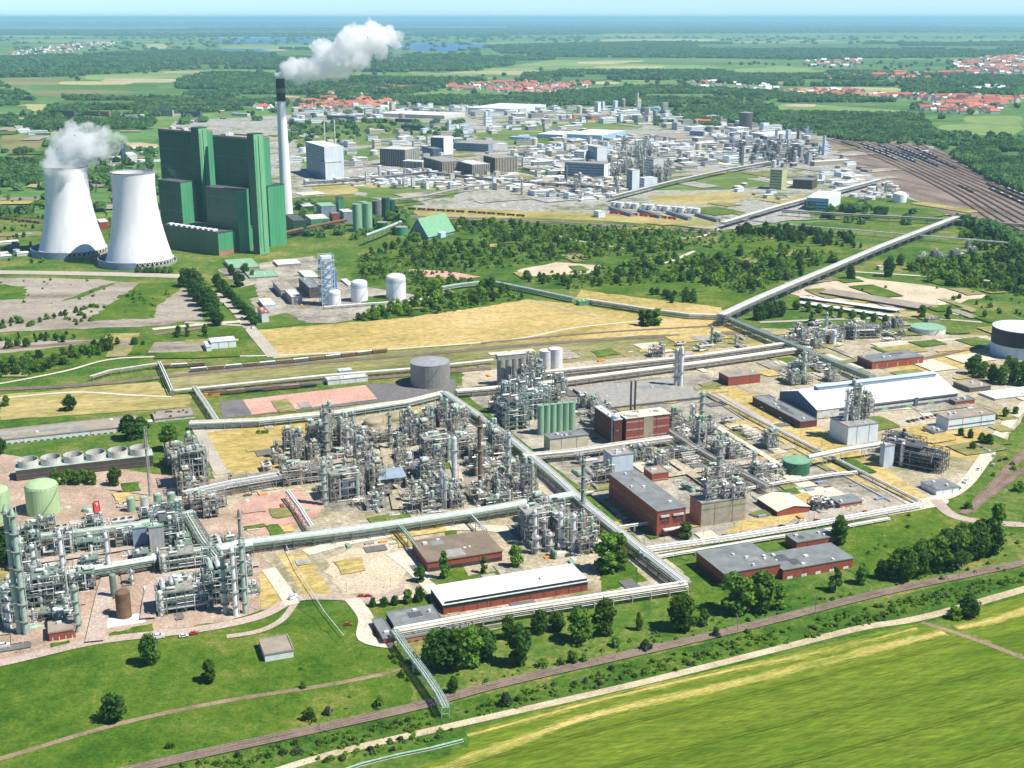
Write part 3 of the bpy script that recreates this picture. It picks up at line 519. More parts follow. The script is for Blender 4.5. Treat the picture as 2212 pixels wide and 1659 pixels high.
# ---------------------------------------------------------------- building kits
ORD = ['first', 'second', 'third', 'fourth', 'fifth', 'sixth', 'seventh', 'eighth', 'ninth', 'tenth', 'eleventh', 'twelfth', 'thirteenth', 'fourteenth', 'fifteenth', 'sixteenth', 'seventeenth', 'eighteenth', 'nineteenth', 'twentieth']
def bld(name, label, cat, N, L, Rt, wall, roof, base=None, h=None, g=G1, z0=0, par=.5, bands=(), lbands=(), rows=None, units=-1, gable=None, over=0, group=None, door=None, unitm='white', amin=3, wins=(), blk=True):
    """N/L/Rt: roof corners in the picture (near, far left, far right). Local frame: x along the right face, y along the left face."""
    if h is None: h = HG(N[0], base, N[1])
    n = P(*N, h); l = P(*L, h); r = P(*Rt, h)
    ux, uy = math.cos(g), math.sin(g)
    def solve(dx, dy, T):                                        # length along (dx,dy) whose end lands nearest the picture point T
        t_ = 20.0
        for _ in range(12):
            p = PROJ(n[0] + dx * t_, n[1] + dy * t_, h); q = PROJ(n[0] + dx * (t_ + .1), n[1] + dy * (t_ + .1), h); j = ((q[0] - p[0]) * 10, (q[1] - p[1]) * 10)
            t_ += max(-60, min(60, ((T[0] - p[0]) * j[0] + (T[1] - p[1]) * j[1]) / (j[0] ** 2 + j[1] ** 2))); t_ = max(1, t_)
        return t_
    a = max(amin, solve(ux, uy, Rt)); b = max(amin, solve(-uy, ux, L))
    t = Thing(name, label, cat, n[0], n[1], g, group)
    m = MB()
    if gable is None:
        m.box(0, a, 0, b, z0, h - .02); t.part('wall', m, wall)
        m = MB()
        if over: m.box(-over, a + over, -over, b + over, h - .02, h + .45)
        else:
            m.box(-.15, a + .15, -.15, b + .15, h - .02, h + .12)
            if par:
                for q in ((-.3, a + .3, -.3, .1), (-.3, a + .3, b - .1, b + .3), (-.3, .1, .1, b - .1), (a - .1, a + .3, .1, b - .1)): m.box(*q, h - .25, h + par)
        t.part('roof', m, roof)
    else:
        ax, e = gable                                            # ridge along 'x' or 'y'; eaves height e
        m.box(0, a, 0, b, z0, e)
        if ax == 'x': m.add([(0, 0, e), (0, b, e), (0, b / 2, h), (a, 0, e), (a, b, e), (a, b / 2, h)], [(0, 2, 1), (3, 4, 5), (0, 3, 5, 2), (1, 2, 5, 4), (0, 1, 4, 3)])
        else: m.add([(0, 0, e), (a, 0, e), (a / 2, 0, h), (0, b, e), (a, b, e), (a / 2, b, h)], [(0, 1, 2), (3, 5, 4), (0, 2, 5, 3), (1, 4, 5, 2), (0, 3, 4, 1)])
        t.part('wall', m, wall)
        m = MB(); o = .5; q = .18
        if ax == 'x':
            s = (h - e) / (b / 2)
            for sg in (1, -1):
                y0, y1 = (-o, b / 2) if sg > 0 else (b + o, b / 2); za = e - o * s + .12; zb = h + .12
                vs = [(-o, y0, za), (a + o, y0, za), (a + o, y1, zb), (-o, y1, zb)]; m.add(vs + [(x, y, z + q) for x, y, z in vs], [(0, 3, 2, 1), (4, 5, 6, 7), (0, 1, 5, 4), (1, 2, 6, 5), (2, 3, 7, 6), (3, 0, 4, 7)])
        else:
            s = (h - e) / (a / 2)
            for sg in (1, -1):
                x0, x1 = (-o, a / 2) if sg > 0 else (a + o, a / 2); za = e - o * s + .12; zb = h + .12
                vs = [(x0, -o, za), (x1, -o, zb), (x1, b + o, zb), (x0, b + o, za)]; m.add(vs + [(x, y, z + q) for x, y, z in vs], [(0, 3, 2, 1), (4, 5, 6, 7), (0, 1, 5, 4), (1, 2, 6, 5), (2, 3, 7, 6), (3, 0, 4, 7)])
        t.part('roof', m, roof)
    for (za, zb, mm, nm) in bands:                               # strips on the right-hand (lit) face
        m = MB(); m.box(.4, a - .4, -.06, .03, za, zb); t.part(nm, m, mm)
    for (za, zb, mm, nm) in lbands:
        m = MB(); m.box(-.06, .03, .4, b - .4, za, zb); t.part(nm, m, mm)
    if h > 70 and b > 15:
        for z in np.arange(24, h - 5, 24): m = MB(); m.box(-.18, 0, 0, b, z, z + .7); t.part('cladding_joint', m, 'bluegable')
        for q_ in (.3, .62): m = MB(); m.box(-.25, 0, b * q_, b * q_ + 5, h * .78, h * .78 + 4); t.part('louvre', m, 'steeldark')
    for (side, n_, w_, za, zb, mm) in wins:                      # single windows
        L_ = a if side == 'r' else b
        for k in range(n_):
            c = L_ * (k + .5) / n_; m = MB()
            if side == 'r': m.box(c - w_ / 2, c + w_ / 2, -.1, .05, za, zb)
            else: m.box(-.1, .05, c - w_ / 2, c + w_ / 2, za, zb)
            t.part('window', m, mm)
    if door:
        m = MB(); c = a * door; m.box(c - 1.6, c + 1.6, -.12, .04, 0, min(3.6, h * .6)); t.part('door', m, 'steeldark')
    if base and n[1] < 1150 and a * b > 250 and gable is None and not z0:
        for k_ in range(4 if roof != 'whiteroof' else 0): m = MB(); pw_, ph_ = R.uniform(.08, .3) * a, R.uniform(.15, .4) * b; x = R.uniform(.5, a - pw_ - .5); y = R.uniform(.5, b - ph_ - .5); m.box(x, x + pw_, y, y + ph_, h, h + (.5 if over else .16) + k_ * .02); t.part('roof_patch', m, R.choice(['roofpatch', roof, 'roofdark' if roof == 'roofgrey' else 'concrete']) if roof != 'whiteroof' else 'white')
        m = MB(); m.path([(a * .3, -.2, h), (a * .3, -.2, .2)], .1, 5); m.path([(a * .7, -.2, h), (a * .7, -.2, .2)], .1, 5); m.path([(0, -.25, h - .1), (a, -.25, h - .1)], .13, 5); t.part('gutter', m, 'steel')
    zt = h + .1; units = (R.randint(1, 4) if base and n[1] < 1500 else 0) if units < 0 and gable is None and not z0 else max(units, 0)
    for k in range(units):
        m = MB(); q_ = 4 if h > 100 else 1; uw = R.uniform(1, 2.4) * q_; x = R.uniform(1, max(1.1, a - 3.5)); y = R.uniform(1, max(1.1, b - 3.5)); m.box(x, x + uw, y, y + R.uniform(1, 2.4) * q_, zt, zt + R.uniform(.7, 1.6) * (1 + q_) / 2); t.part('roof_unit', m, unitm)
    if blk:
        cx = n[0] + ux * a / 2 - uy * b / 2; cy_ = n[1] + uy * a / 2 + ux * b / 2; block(cx, cy_, g, a / 2 + 1.5, b / 2 + 1.5)
    t.a, t.b, t.h, t.n = a, b, h, n
    return t
def tank(name, label, cat, cx, base, r_px, top, shell, roof, kind='cone', band=None, group=None, rail=True, stair=True, legs=False):
    """cx, base: front lowest point of the shell in the picture; top: centre of the roof ellipse"""
    Y = P(cx, base)[1]; X = P(cx, base)[0]; d = math.hypot(X, Y); mp = (Y * _c + CH * _s) / F; r = r_px * mp
    x, y = X * (1 + r / d), Y * (1 + r / d); h = max(2, HG_at(x, y, top))
    t = Thing(name, label, cat, x, y, 0, group); m = MB(); m.rev([(r, 0), (r, h)], 32); t.part('shell', m, shell)
    m = MB()
    if kind == 'cone': m.rev([(r + .15, h), (r + .15, h + .25), (r * .5, h + r * .09), (.3, h + r * .14)], 32)
    elif kind == 'dome': m.rev([(r, h), (r * .93, h + r * .16), (r * .7, h + r * .3), (r * .4, h + r * .38), (.2, h + r * .41)], 32)
    elif kind == 'open': m.ring(r - .25, r + .25, h, h + .5, 32); m.rev([(r - .3, h - r * .25), (.2, h - r * .25)], 32)
    else: m.rev([(r + .1, h), (r + .1, h + .3)], 32)
    t.part('roof', m, roof)
    if band: 
        for z0, z1, mm in band: m = MB(); m.rev([(r + .06, h * z0), (r + .06, h * z1)], 32, closed=False); t.part('painted_band', m, mm)
    if rail:
        m = MB(); m.ring(r + .1, r + .2, h + .95, h + 1.05, 32)
        for k in range(20): a = k * math.pi / 10; m.tube((math.cos(a) * (r + .15), math.sin(a) * (r + .15), h), (math.cos(a) * (r + .15), math.sin(a) * (r + .15), h + 1), .06, 4)
        t.part('railing', m, 'steel')
    if stair:
        m = MB(); n = 24; q = R.uniform(3.6, 5)
        for k in range(n):
            a = q + 1.4 * k / n * (h / max(r, 4)) * .6; z = h * k / n
            m.box(0, 0, 0, 0, 0, 0) if 0 else m.tube((math.cos(a) * r, math.sin(a) * r, z), (math.cos(a) * (r + 1.1), math.sin(a) * (r + 1.1), z), .16, 4)
        t.part('stair', m, 'steel')
    block(x, y, 0, r + 1, r + 1); t.r, t.h = r, h; return t
def HG_at(x, y, top):
    v = (top - CY) / F; return (-y * _s - v * y * _c) / (_c - v * _s) + CH
RACK_TR = {}
def trestle_mesh(w, h, fm, style):
    k = (round(w, 1), round(h, 1), fm, style)
    if k not in RACK_TR:
        m = MB(); t = .28 if style != 'slim' else .2
        if style == 'tower':
            for x in (-w / 2, w / 2):
                for y in (-w * .35, w * .35): m.bar((x, y, 0), (x, y, h), t)
            for z in np.arange(h * .33, h + .1, h * .33):
                for x in (-w / 2, w / 2): m.bar((x, -w * .35, z), (x, w * .35, z), t * .7); m.bar((x, -w * .35, z - h * .33), (x, w * .35, z), t * .5)
                for y in (-w * .35, w * .35): m.bar((-w / 2, y, z), (w / 2, y, z), t * .7); m.bar((-w / 2, y, z - h * .33), (w / 2, y, z), t * .5)
        else:
            for x in (-w / 2, w / 2): m.bar((x, 0, 0), (x, 0, h), t)
            m.bar((-w / 2, 0, h), (w / 2, 0, h), t)
            if h > 5: m.bar((-w / 2, 0, h * .55), (w / 2, 0, h * .55), t * .8); m.bar((-w / 2, 0, h * .55), (w / 2, 0, h), t * .5)
        RACK_TR[k] = m.mesh('support', fm)
    return RACK_TR[k]
def rack(label, pts, z, w, pipes, sp=12, fm='greensteel', style='', name='pipe_bridge', cat='pipe bridge', deck=True, lattice=0, world=False, loops=(), group=None):
    """pts: picture points of the deck centre line; pipes: (offset, radius, material[, dz])"""
    W = pts if world else [P(x, y, z) for x, y in pts]
    t = Thing(name, label, cat, W[0][0], W[0][1], 0, group); ox, oy = W[0]
    W = [(x - ox, y - oy) for x, y in W]
    def off(o, zz):
        out = []
        for i, p in enumerate(W):
            ns = []
            for a, b in ((i - 1, i), (i, i + 1)):
                if a >= 0 and b < len(W):
                    dx, dy = W[b][0] - W[a][0], W[b][1] - W[a][1]; l = math.hypot(dx, dy) or 1; ns.append((-dy / l, dx / l))
            nx = sum(q[0] for q in ns) / len(ns); ny = sum(q[1] for q in ns) / len(ns); q = nx * nx + ny * ny; q = max(q, .35)
            out.append((p[0] + nx / q * o, p[1] + ny / q * o, zz))
        return out
    for pp in pipes:
        o, r, mm = pp[:3]; dz = pp[3] if len(pp) > 3 else 0
        m = MB(); m.path(off(o, z + dz + r + .15), r, 8); t.part('pipe', m, mm)
    m = MB()
    for o in (-w / 2, w / 2):
        q = off(o, z)
        m.path(q, .26, 4)
        if lattice:
            q2 = off(o, z + lattice); m.path(q2, .2, 4)
    acc = 0; L = []; 
    for i in range(len(W) - 1):
        a, b = W[i], W[i + 1]; d = math.dist(a, b); ang = math.atan2(b[1] - a[1], b[0] - a[0]); nx, ny = -math.sin(ang), math.cos(ang)
        n = max(1, round(d / sp)); nn = max(1, round(d / 3.2))
        for k in range(n + (i == len(W) - 2)):
            q = k / n; L.append((a[0] + (b[0] - a[0]) * q, a[1] + (b[1] - a[1]) * q, ang))
        for k in range(nn):
            q = k / nn; x, y = a[0] + (b[0] - a[0]) * q, a[1] + (b[1] - a[1]) * q
            m.bar((x - nx * w / 2, y - ny * w / 2, z), (x + nx * w / 2, y + ny * w / 2, z), .18)
            if lattice:
                q = (k + 1) / nn; x2, y2 = a[0] + (b[0] - a[0]) * q, a[1] + (b[1] - a[1]) * q
                for o in (-w / 2, w / 2):
                    m.bar((x + nx * o, y + ny * o, z), (x + nx * o, y + ny * o, z + lattice), .14)
                    m.bar((x + nx * o, y + ny * o, z if k % 2 else z + lattice), (x2 + nx * o, y2 + ny * o, z + lattice if k % 2 else z), .12)
                m.bar((x - nx * w / 2, y - ny * w / 2, z + lattice), (x + nx * w / 2, y + ny * w / 2, z + lattice), .14)
    if w >= 5 and z >= 6 and len(pipes) > 2:
        for o in (-w * .42, w * .42): m.path(off(o, z - 2.3), .22, 4)
        for j_, o in enumerate((-w * .3, -w * .05, w * .2, w * .36)): m2 = MB(); m2.path(off(o, z - 1.9), (.45, .3, .4, .3)[j_], 6); t.part('pipe', m2, (fm, 'alu', 'beigepipe', 'steel')[j_])
    t.part('deck_frame', m, fm)
    me = trestle_mesh(w, z, fm, style)
    st = max(1, math.ceil(len(L) / 98))
    for (x, y, a) in L[::st]:
        if not (-400 < PROJ(x + ox, y + oy)[0] < 2600): continue
        o = bpy.data.objects.new('support', me); link(o, t.o); o.location = (x, y, 0); o.rotation_euler = (0, 0, a + math.pi / 2)
    for (i, q, o_, s_) in loops:                                 # expansion loops: segment, position, offset, size
        a, b = W[i], W[i + 1]; x, y = a[0] + (b[0] - a[0]) * q, a[1] + (b[1] - a[1]) * q; ang = math.atan2(b[1] - a[1], b[0] - a[0]); c, s = math.cos(ang), math.sin(ang); nx, ny = -s, c
        x += nx * o_; y += ny * o_
        m = MB(); m.path([(x - c * s_, y - s * s_, z + .6), (x - c * s_, y - s * s_, z + s_ * 1.4), (x + c * s_, y + s * s_, z + s_ * 1.4), (x + c * s_, y + s * s_, z + .6)], .42, 8); t.part('expansion_loop', m, 'pipewhite')
    for i in range(len(W) - 1):
        a, b = W[i], W[i + 1]; block((a[0] + b[0]) / 2 + ox, (a[1] + b[1]) / 2 + oy, math.atan2(b[1] - a[1], b[0] - a[0]), math.dist(a, b) / 2, w / 2 + 1)
    return t
# ---------------------------------------------------------------- power station
def cooling_tower(cx, base, top, label, plume):
    Y = P(cx, base)[1]; X = P(cx, base)[0]; mp = (Y * _c + CH * _s) / F; r0 = 71 * mp; d = math.hypot(X, Y); x, y = X * (1 + r0 / d), Y * (1 + r0 / d)
    h = HG_at(x, y, top); t = Thing('cooling_tower', label, 'cooling tower', x, y, 0, 'cooling towers of the power station')
    zt = .82 * h; rt = 45.5 * mp; m = MB(); prof = []
    for k in range(26):
        z = 8 + (h - 8) * k / 25; q = (z - zt) / h; rr = rt * math.sqrt(1 + (q / .52) ** 2 * 0.62) if q < 0 else rt * (1 + .25 * q * q * 4)
        prof.append((rr, z))
    s = r0 / prof[0][0]; n = len(prof); prof = [(r * (1 + (s - 1) * (1 - k / (n - 1)) ** 1.6), z) for k, (r, z) in enumerate(prof)]
    inner = [(r - .7, z) for r, z in reversed(prof)]
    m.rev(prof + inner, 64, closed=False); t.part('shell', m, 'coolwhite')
    m = MB(); m.ring(prof[-1][0] - .9, prof[-1][0] + .45, h - .2, h + 1.1, 64); t.part('rim', m, 'concrete')
    rb = prof[0][0]
    me = MB(); me.bar((0, -2.2, 0), (0, 2.2, 8.4), 1.0); me.bar((0, 2.2, 0), (0, -2.2, 8.4), 1.0); lm = me.mesh('leg', 'offwhite')
    for k in range(44):
        a = 2 * math.pi * k / 44; o = bpy.data.objects.new('leg', lm); link(o, t.o); o.location = ((rb + .8) * math.cos(a), (rb + .8) * math.sin(a), 0); o.rotation_euler = (0, 0, a)
    m = MB(); m.ring(rb + 4.0, rb + 5.0, 0, 4.5, 48); t.part('basin_wall', m, 'concrete')
    m = MB(); m.rev([(rb - 3, 0.5), (rb - 3, 7.6)], 40); t.part('fill_pack', m, 'steeldark')
    m = MB(); m.ring(rb + 9.5, rb + 10.3, 0, 10.5, 40, a0=2.2, a1=4.9); t.part('noise_wall', m, 'bluegrey')
    block(x, y, 0, rb + 6, rb + 6); return x, y, h, prof[-1][0]
ctA = cooling_tower(160, 560, 360, 'white cooling tower steaming at its top, the farther left one', True)
ctB = cooling_tower(304, 583, 372, 'white cooling tower without steam, the nearer one on the right', False)
B = bld
GPS = 'power_station_block'
B(GPS, 'low dark green turbine hall with a row of white roof vents', 'building', (470, 503), (354, 482), (572, 474), 'green', 'roofdark', base=555, g=G2, bands=[(0, 7, 'brickpale', 'plinth'), (7.1, 30, 'greenlight', 'sun_tinted_cladding')], par=1, amin=62)  # lighter green on the right face is sunlight painted into the colour
tb = THINGS[-1][0]
for k in range(9):
    q = .04 + k / 9.6; x0, y0 = P(470, 503, 26); 
t_a = bld('boiler_house', 'left tall dark green boiler house of the power station', 'building', (425, 287), (341, 283), (459, 281), 'green', 'rooftan', h=146, g=G2, units=5, par=2, unitm='offwhite', bands=[(0, 145.5, 'greenlight', 'sun_tinted_cladding')])  # right face coloured lighter to stand for its sunlit side
t_b = bld('boiler_house', 'right tall dark green boiler house of the power station', 'building', (545, 301), (459, 294), (581, 292), 'green', 'rooftan', h=146, g=G2, units=5, par=2, unitm='offwhite', bands=[(0, 145.5, 'greenlight', 'sun_tinted_cladding')])  # sunlit right face painted in lighter green, like the left house
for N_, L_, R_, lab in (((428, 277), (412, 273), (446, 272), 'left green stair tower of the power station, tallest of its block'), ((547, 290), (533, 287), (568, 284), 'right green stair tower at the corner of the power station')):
    t = bld('stair_tower', lab, 'tower', N_, L_, R_, 'greenlight', 'green', h=157, g=G2, amin=10, lbands=[(0, 156.5, 'green', 'shade_tinted_cladding')], bands=[(0, 156.4, 'greenstair', 'sun_tinted_pale_cladding')])  # shade and sunlight painted in: dark green left side, pale green right side
    m = MB(); m.box(t.a * .42, t.a * .5, -.25, .05, 4, 154); t.part('window_strip', m, 'green'); m = MB(); m.box(t.a * .1, t.a * .22, -.2, .05, 10, 150); t.part('cladding_strip', m, 'greenlight')
bld('bunker_block', 'lower green bunker block in front of the left boiler house', 'building', (389, 394), (341, 387), (414, 387), 'green', 'roofdark', h=88, g=G2, lbands=(), bands=[(0, 87, 'greenlight', 'sun_tinted_cladding')])  # sunlight on the right face painted as lighter green
bld('bunker_block', 'lower green bunker block in front of the right boiler house', 'building', (510, 411), (443, 402), (536, 402), 'green', 'roofdark', h=84, g=G2, bands=[(0, 83.5, 'greenlight', 'sun_tinted_cladding')])  # lighter green right face: painted sunlight
0 and bld('link_block', 'dark link building between the two bunker blocks', 'building', (443, 450), (398, 440), (446, 448), 'winlight', 'concrete', h=60, g=G2)
bld('filter_house', 'bright green filter house right of the stair tower', 'building', (578, 403), (562, 399), (613, 392), 'greenlight', 'green', base=536, g=G2)
# vents on the turbine hall roof
o_ = tb; A_, B_, H_ = 0, 0, 0
tt = bld('roof_vent_row', 'row of pale vents along the turbine hall roof', 'vents', (462, 502), (358, 482), (474, 494), 'concrete', 'concrete', h=31, g=G2, z0=24, par=0, blk=False)
for k in range(9):
    m = MB(); y = tt.b * (k + .5) / 9; m.box(1, tt.a - 1, y - 3, y + 3, 31.2, 34.2); tt.part('vent', m, 'white'); m = MB(); m.box(.8, 1.2, y - 1.6, y + 1.6, 31.4, 33.6); tt.part('vent_opening', m, 'steeldark')
# chimney
x, y = P(620, 466); hc = HG(620, 466, 170); t = Thing('chimney', 'tall white power station chimney with dark top, smoking', 'chimney', x, y); mp = MPP(622, 466)
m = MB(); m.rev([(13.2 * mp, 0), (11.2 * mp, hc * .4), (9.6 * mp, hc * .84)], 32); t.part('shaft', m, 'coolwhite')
m = MB(); m.rev([(9.6 * mp, hc * .84), (9.4 * mp, hc * .9)], 32); t.part('grey_band', m, 'chimdark'); m = MB(); m.rev([(9.4 * mp, hc * .9), (9.3 * mp, hc * .935)], 32); t.part('pale_band', m, 'chimband'); m = MB(); m.rev([(9.3 * mp, hc * .935), (9.1 * mp, hc)], 32); t.part('cap', m, 'chimdark')
for q in (.3, .55, .84): m = MB(); m.ring(9 * mp, 10.6 * mp, hc * q, hc * q + .8, 24); t.part('gallery', m, 'steel')
chim = (x, y, hc, mp); block(x, y, 0, 14, 14)
bld('low_block', 'dark green plant block at the chimney foot', 'building', (634, 478), (612, 470), (662, 471), 'green', 'roofdark', base=512, g=G1, par=1)
bld('low_block', 'green workshop with pale roof beside the chimney foot', 'building', (672, 474), (656, 468), (712, 467), 'greenlight', 'offwhite', base=492, g=G1)
bld('low_block', 'small green shed with white roof right of the chimney', 'building', (655, 446), (640, 440), (678, 442), 'green', 'offwhite', base=460, g=G1); bld('low_block', 'flat grey shed with pale roof behind the coal bunker', 'building', (694, 446), (682, 440), (726, 441), 'bluegrey', 'greenpale', base=470, g=G1)
bld('transfer_tower', 'slim dark conveyor transfer tower left of the green silos', 'tower', (731, 428), (724, 425), (742, 426), 'greenlight', 'steeldark', base=466, g=G1); bld('transfer_tower', 'small red and grey transfer house below the slim tower', 'tower', (718, 462), (710, 458), (733, 458), 'brick', 'roofgrey', base=490, g=G1)
bld('ash_bunker', 'grey bunker with white roof left of the green silos', 'building', (742, 458), (733, 453), (762, 452), 'bluegrey', 'whiteroof', base=485, g=G1)
for i, (cx, b_, r_, tp, lab, ms) in enumerate([(773, 504, 10, 441, 'left', 'greensilo'), (795, 501, 10, 439, 'right', 'greensilo'), (786, 492, 9, 436, 'rear', 'greensilo')]):
    tank('ash_silo', f'tall pale green ash silo, {lab} one of the close trio', 'silo', cx, b_, r_, tp, ms, 'greenpale', 'flat', stair=False)
for cx, b_, r_, tp, lab, s_ in [(815, 484, 10, 434, 'dark brown-grey silo right of the pale green silos', 'purplegrey'), (834, 472, 9, 428, 'dark green silo behind the brown-grey one', 'green'), (846, 468, 8, 432, 'rearmost dark green silo beside the railway', 'green'), (868, 512, 14, 490, 'squat green tank beside the green-roofed barn', 'greenlight'), (826, 498, 12, 480, 'squat dark green tank below the brown-grey silo', 'green')]:
    tank('silo', lab, 'silo', cx, b_, r_, tp, s_, s_ if 'squat' not in lab else 'concrete', 'flat', stair=False)
# barn: ridge along x of the second grid
h = HG(925, 520, 478)
x0, y0 = P(925, 521); x1, y1 = P(981, 507); x2, y2 = P(876, 519)
t = Thing('coal_barn', 'large barn with bright green pitched roof and dark gable', 'barn', x0, y0, math.atan2(y1 - y0, x1 - x0)); la = math.dist((x0, y0), (x1, y1)); lb = math.dist((x0, y0), (x2, y2)); hh = 30; e = 6
m = MB(); m.box(0, la, 0, lb, 0, e); m.add([(0, 0, e), (0, lb, e), (0, lb / 2, hh), (la, 0, e), (la, lb, e), (la, lb / 2, hh)], [(0, 2, 1), (3, 4, 5), (0, 3, 5, 2), (1, 2, 5, 4)]); t.part('wall', m, 'bluegrey')
for sg, nm in ((0, 'roof'), (1, 'roof')):
    m = MB(); ya, yb = ((-1.5, lb / 2) if sg == 0 else (lb + 1.5, lb / 2)); m.quad((-1.5, ya, e - .6), (la + 1.5, ya, e - .6), (la + 1.5, yb, hh + .4), (-1.5, yb, hh + .4)); t.part(nm, m, 'greenroof')
m = MB(); m.box(la * .35, la * .55, -6, 0, 0, 9); t.part('porch', m, 'bluewhite'); block(x0 + la / 2, y0 + lb / 2, 0, 40, 40)
rack('brown coal conveyor gantry rising from the railway to the green stair tower', [(590, 512), (640, 500), (700, 487), (748, 478)], 9, 7, [(0, 2.2, 'rust')], 16, 'rust', name='conveyor', cat='conveyor')
rack('pale green conveyor gantry slanting up to the squat green tanks', [(790, 512), (830, 497), (866, 482)], 14, 6, [(0, 2.0, 'greenpipe')], 16, 'greensteel', name='conveyor', cat='conveyor')
rack('long pale conveyor gallery running to the far chemical works', [(845, 434), (920, 425), (1010, 405), (1060, 400)], 9, 6, [(0, 1.8, 'concrete')], 20, 'steel', name='conveyor', cat='conveyor')
# ---------------------------------------------------------------- air separation plant
x, y = P(708, 662); ht = HG(708, 662, 550)
t = Thing('cold_box', 'pale blue lattice cold-box tower of the air plant', 'tower', x, y, G1); m = MB(); w_ = 14 * MPP(708, 662)
m.box(-w_ * .8, w_ * .8, -w_ * .7, w_ * .7, 0, ht * .98); t.part('casing', m, 'palewhite')
m = MB()
for a in (-w_, w_):
    for b in (-w_, w_): m.bar((a, b, 0), (a, b, ht), .5)
for k in range(11):
    z = ht * (k + 1) / 11
    for a in (-w_, w_): m.bar((a, -w_, z), (a, w_, z), .35); m.bar((-w_, a, z), (w_, a, z), .35); m.bar((-w_, a, z - ht / 11), (w_, a, z), .25)
t.part('lattice', m, 'bluewhite')
for k in range(5): m = MB(); z = ht * (k + 1.5) / 6.2; m.ring(w_ * 1.1, w_ * 1.55, z, z + .4, 4); t.part('platform', m, 'bluegrey')
m = MB(); m.box(w_, w_ * 1.5, -w_ * .4, w_ * .4, 0, ht * .7); t.part('stair_shaft', m, 'blue')
for cx, b_, r_, tp, lab in [(723, 666, 14, 631, 'small white liquid gas tank beside the cold-box tower'), (777, 657, 18, 611, 'middle white liquid gas tank with blue band'), (856, 652, 21.5, 599, 'largest white liquid gas tank with blue band, rightmost')]:
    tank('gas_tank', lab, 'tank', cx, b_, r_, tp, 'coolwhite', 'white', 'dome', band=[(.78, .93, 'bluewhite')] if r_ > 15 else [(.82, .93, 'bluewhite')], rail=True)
for a in [((607, 628), (588, 610), (640, 618), 'panel', 'rooftan', 646, 'grey hall with tan roof left of the cold-box tower'), ((630, 642), (612, 630), (652, 636), 'concrete', 'offwhite', 662, 'small pale concrete house in front of the grey hall'),
          ((570, 660), (554, 650), (595, 652), 'bluewhite', 'whiteroof', 671, 'white control house beside the avenue of trees'), ((565, 676), (552, 668), (580, 671), 'white', 'redroof', 700, 'little white house with red roof at the field corner'), ((668, 622), (640, 606), (692, 612), 'steeldark', 'roofgrey', 648, 'dark machine hall behind the cold-box tower'),
          ((752, 616), (736, 604), (764, 610), 'white', 'whiteroof', 622, 'white shed behind the middle gas tank'), ((660, 600), (640, 590), (690, 592), 'concrete', 'offwhite', 606, 'long low pale shed behind the dark machine hall')]:
    bld('plant_building', a[6], 'building', a[0], a[1], a[2], a[3], a[4], base=a[5])
rack('grey pipe rack on low legs in front of the gas tanks', [(700, 664), (790, 657), (900, 650), (935, 640)], 4, 5, [(-1, .5, 'alu'), (.6, .6, 'pipewhite')], 10, 'steel')
for a in [((500, 580), (470, 574), (560, 562), 'greenpale', 'long pale green low roof beyond the avenue', 590), ((540, 600), (520, 596), (600, 580), 'greenpale', 'pale green shed in front of the long green roof', 606), ((600, 572), (585, 568), (650, 560), 'white', 'white tent roofs beside the power station yard', 580)]:
    bld('low_shed', a[4], 'shed', a[0], a[1], a[2], 'concrete', a[3], base=a[5], units=3)
# ---------------------------------------------------------------- near buildings
B('cabin', 'small white flat-roofed cabin alone on the front lawn', 'building', (572, 1415), (556, 1383), (633, 1401), 'white', 'rooftan', base=1436, par=.6, units=0)
t = B('workshop_hall', 'long red brick hall with bright white roof at the front', 'hall', (958, 1307), (931, 1268), (1269, 1251), 'brick', 'whiteroof', base=1334, over=.7, bands=[(5, 9, 'window', 'window_band')], lbands=[(1, 5, 'brickdark', 'shade_tinted_brick')])  # left face in darker brick: its shade is painted in
for k in range(11): m = MB(); x = t.a * (k + .5) / 11; m.box(x - .15, x + .15, -.12, 0, 0, t.h - .1); t.part('pilaster', m, 'brickdark')
t = B('office_annex', 'grey flat-roofed annex left of the white-roofed hall', 'building', (853, 1354), (836, 1322), (953, 1334), 'brickdark', 'roofgrey', base=1380, units=2, par=.4)
B('gatehouse', 'low gatehouse with grey roof and short brick front', 'building', (828, 1380), (805, 1338), (852, 1373), 'brick', 'roofgrey', base=1398, bands=[(1, 2.2, 'window', 'window_band')], par=.4)
B('brick_wing', 'narrow brick wing running under the front pipe bridge', 'building', (873, 1378), (862, 1362), (1010, 1352), 'brickpale', 'roofgrey', base=1396, wins=[('r', 8, 1.8, 1, 2.2, 'window')])
B('brick_hall', 'low brick hall with grey roof, left part of the pair by the trees', 'hall', (1564, 1240), (1507, 1190), (1686, 1220), 'brick', 'roofgrey', base=1275, units=5, over=.4, lbands=[(.5, 5, 'brickdark', 'shade_tinted_brick')], wins=[('r', 7, 1.6, 1.6, 3.2, 'window')])  # darker brick paints the shade of the left face
B('brick_hall', 'low brick hall with grey roof and white doors, right part of the pair', 'hall', (1692, 1232), (1655, 1186), (1843, 1205), 'brick', 'roofgrey', base=1258, units=5, over=.4, wins=[('r', 5, 3.4, 0.1, 3, 'white')])
B('brick_tower_block', 'raised brick block behind the right low brick hall', 'building', (1721, 1172), (1699, 1153), (1803, 1159), 'brick', 'roofgrey', base=1196, over=.3)
t = B('brick_hall', 'tall dark brick hall with long grey roof and red front end', 'hall', (1420, 1105), (1316, 1024), (1481, 1092), 'brick', 'roofgrey', base=1166, over=.4, units=4, wins=[('l', 16, 2.2, 10.6, 12.6, 'winlight'), ('l', 16, 2.2, 3.5, 5.5, 'winlight'), ('r', 4, 1.8, 12.2, 13.6, 'window')])
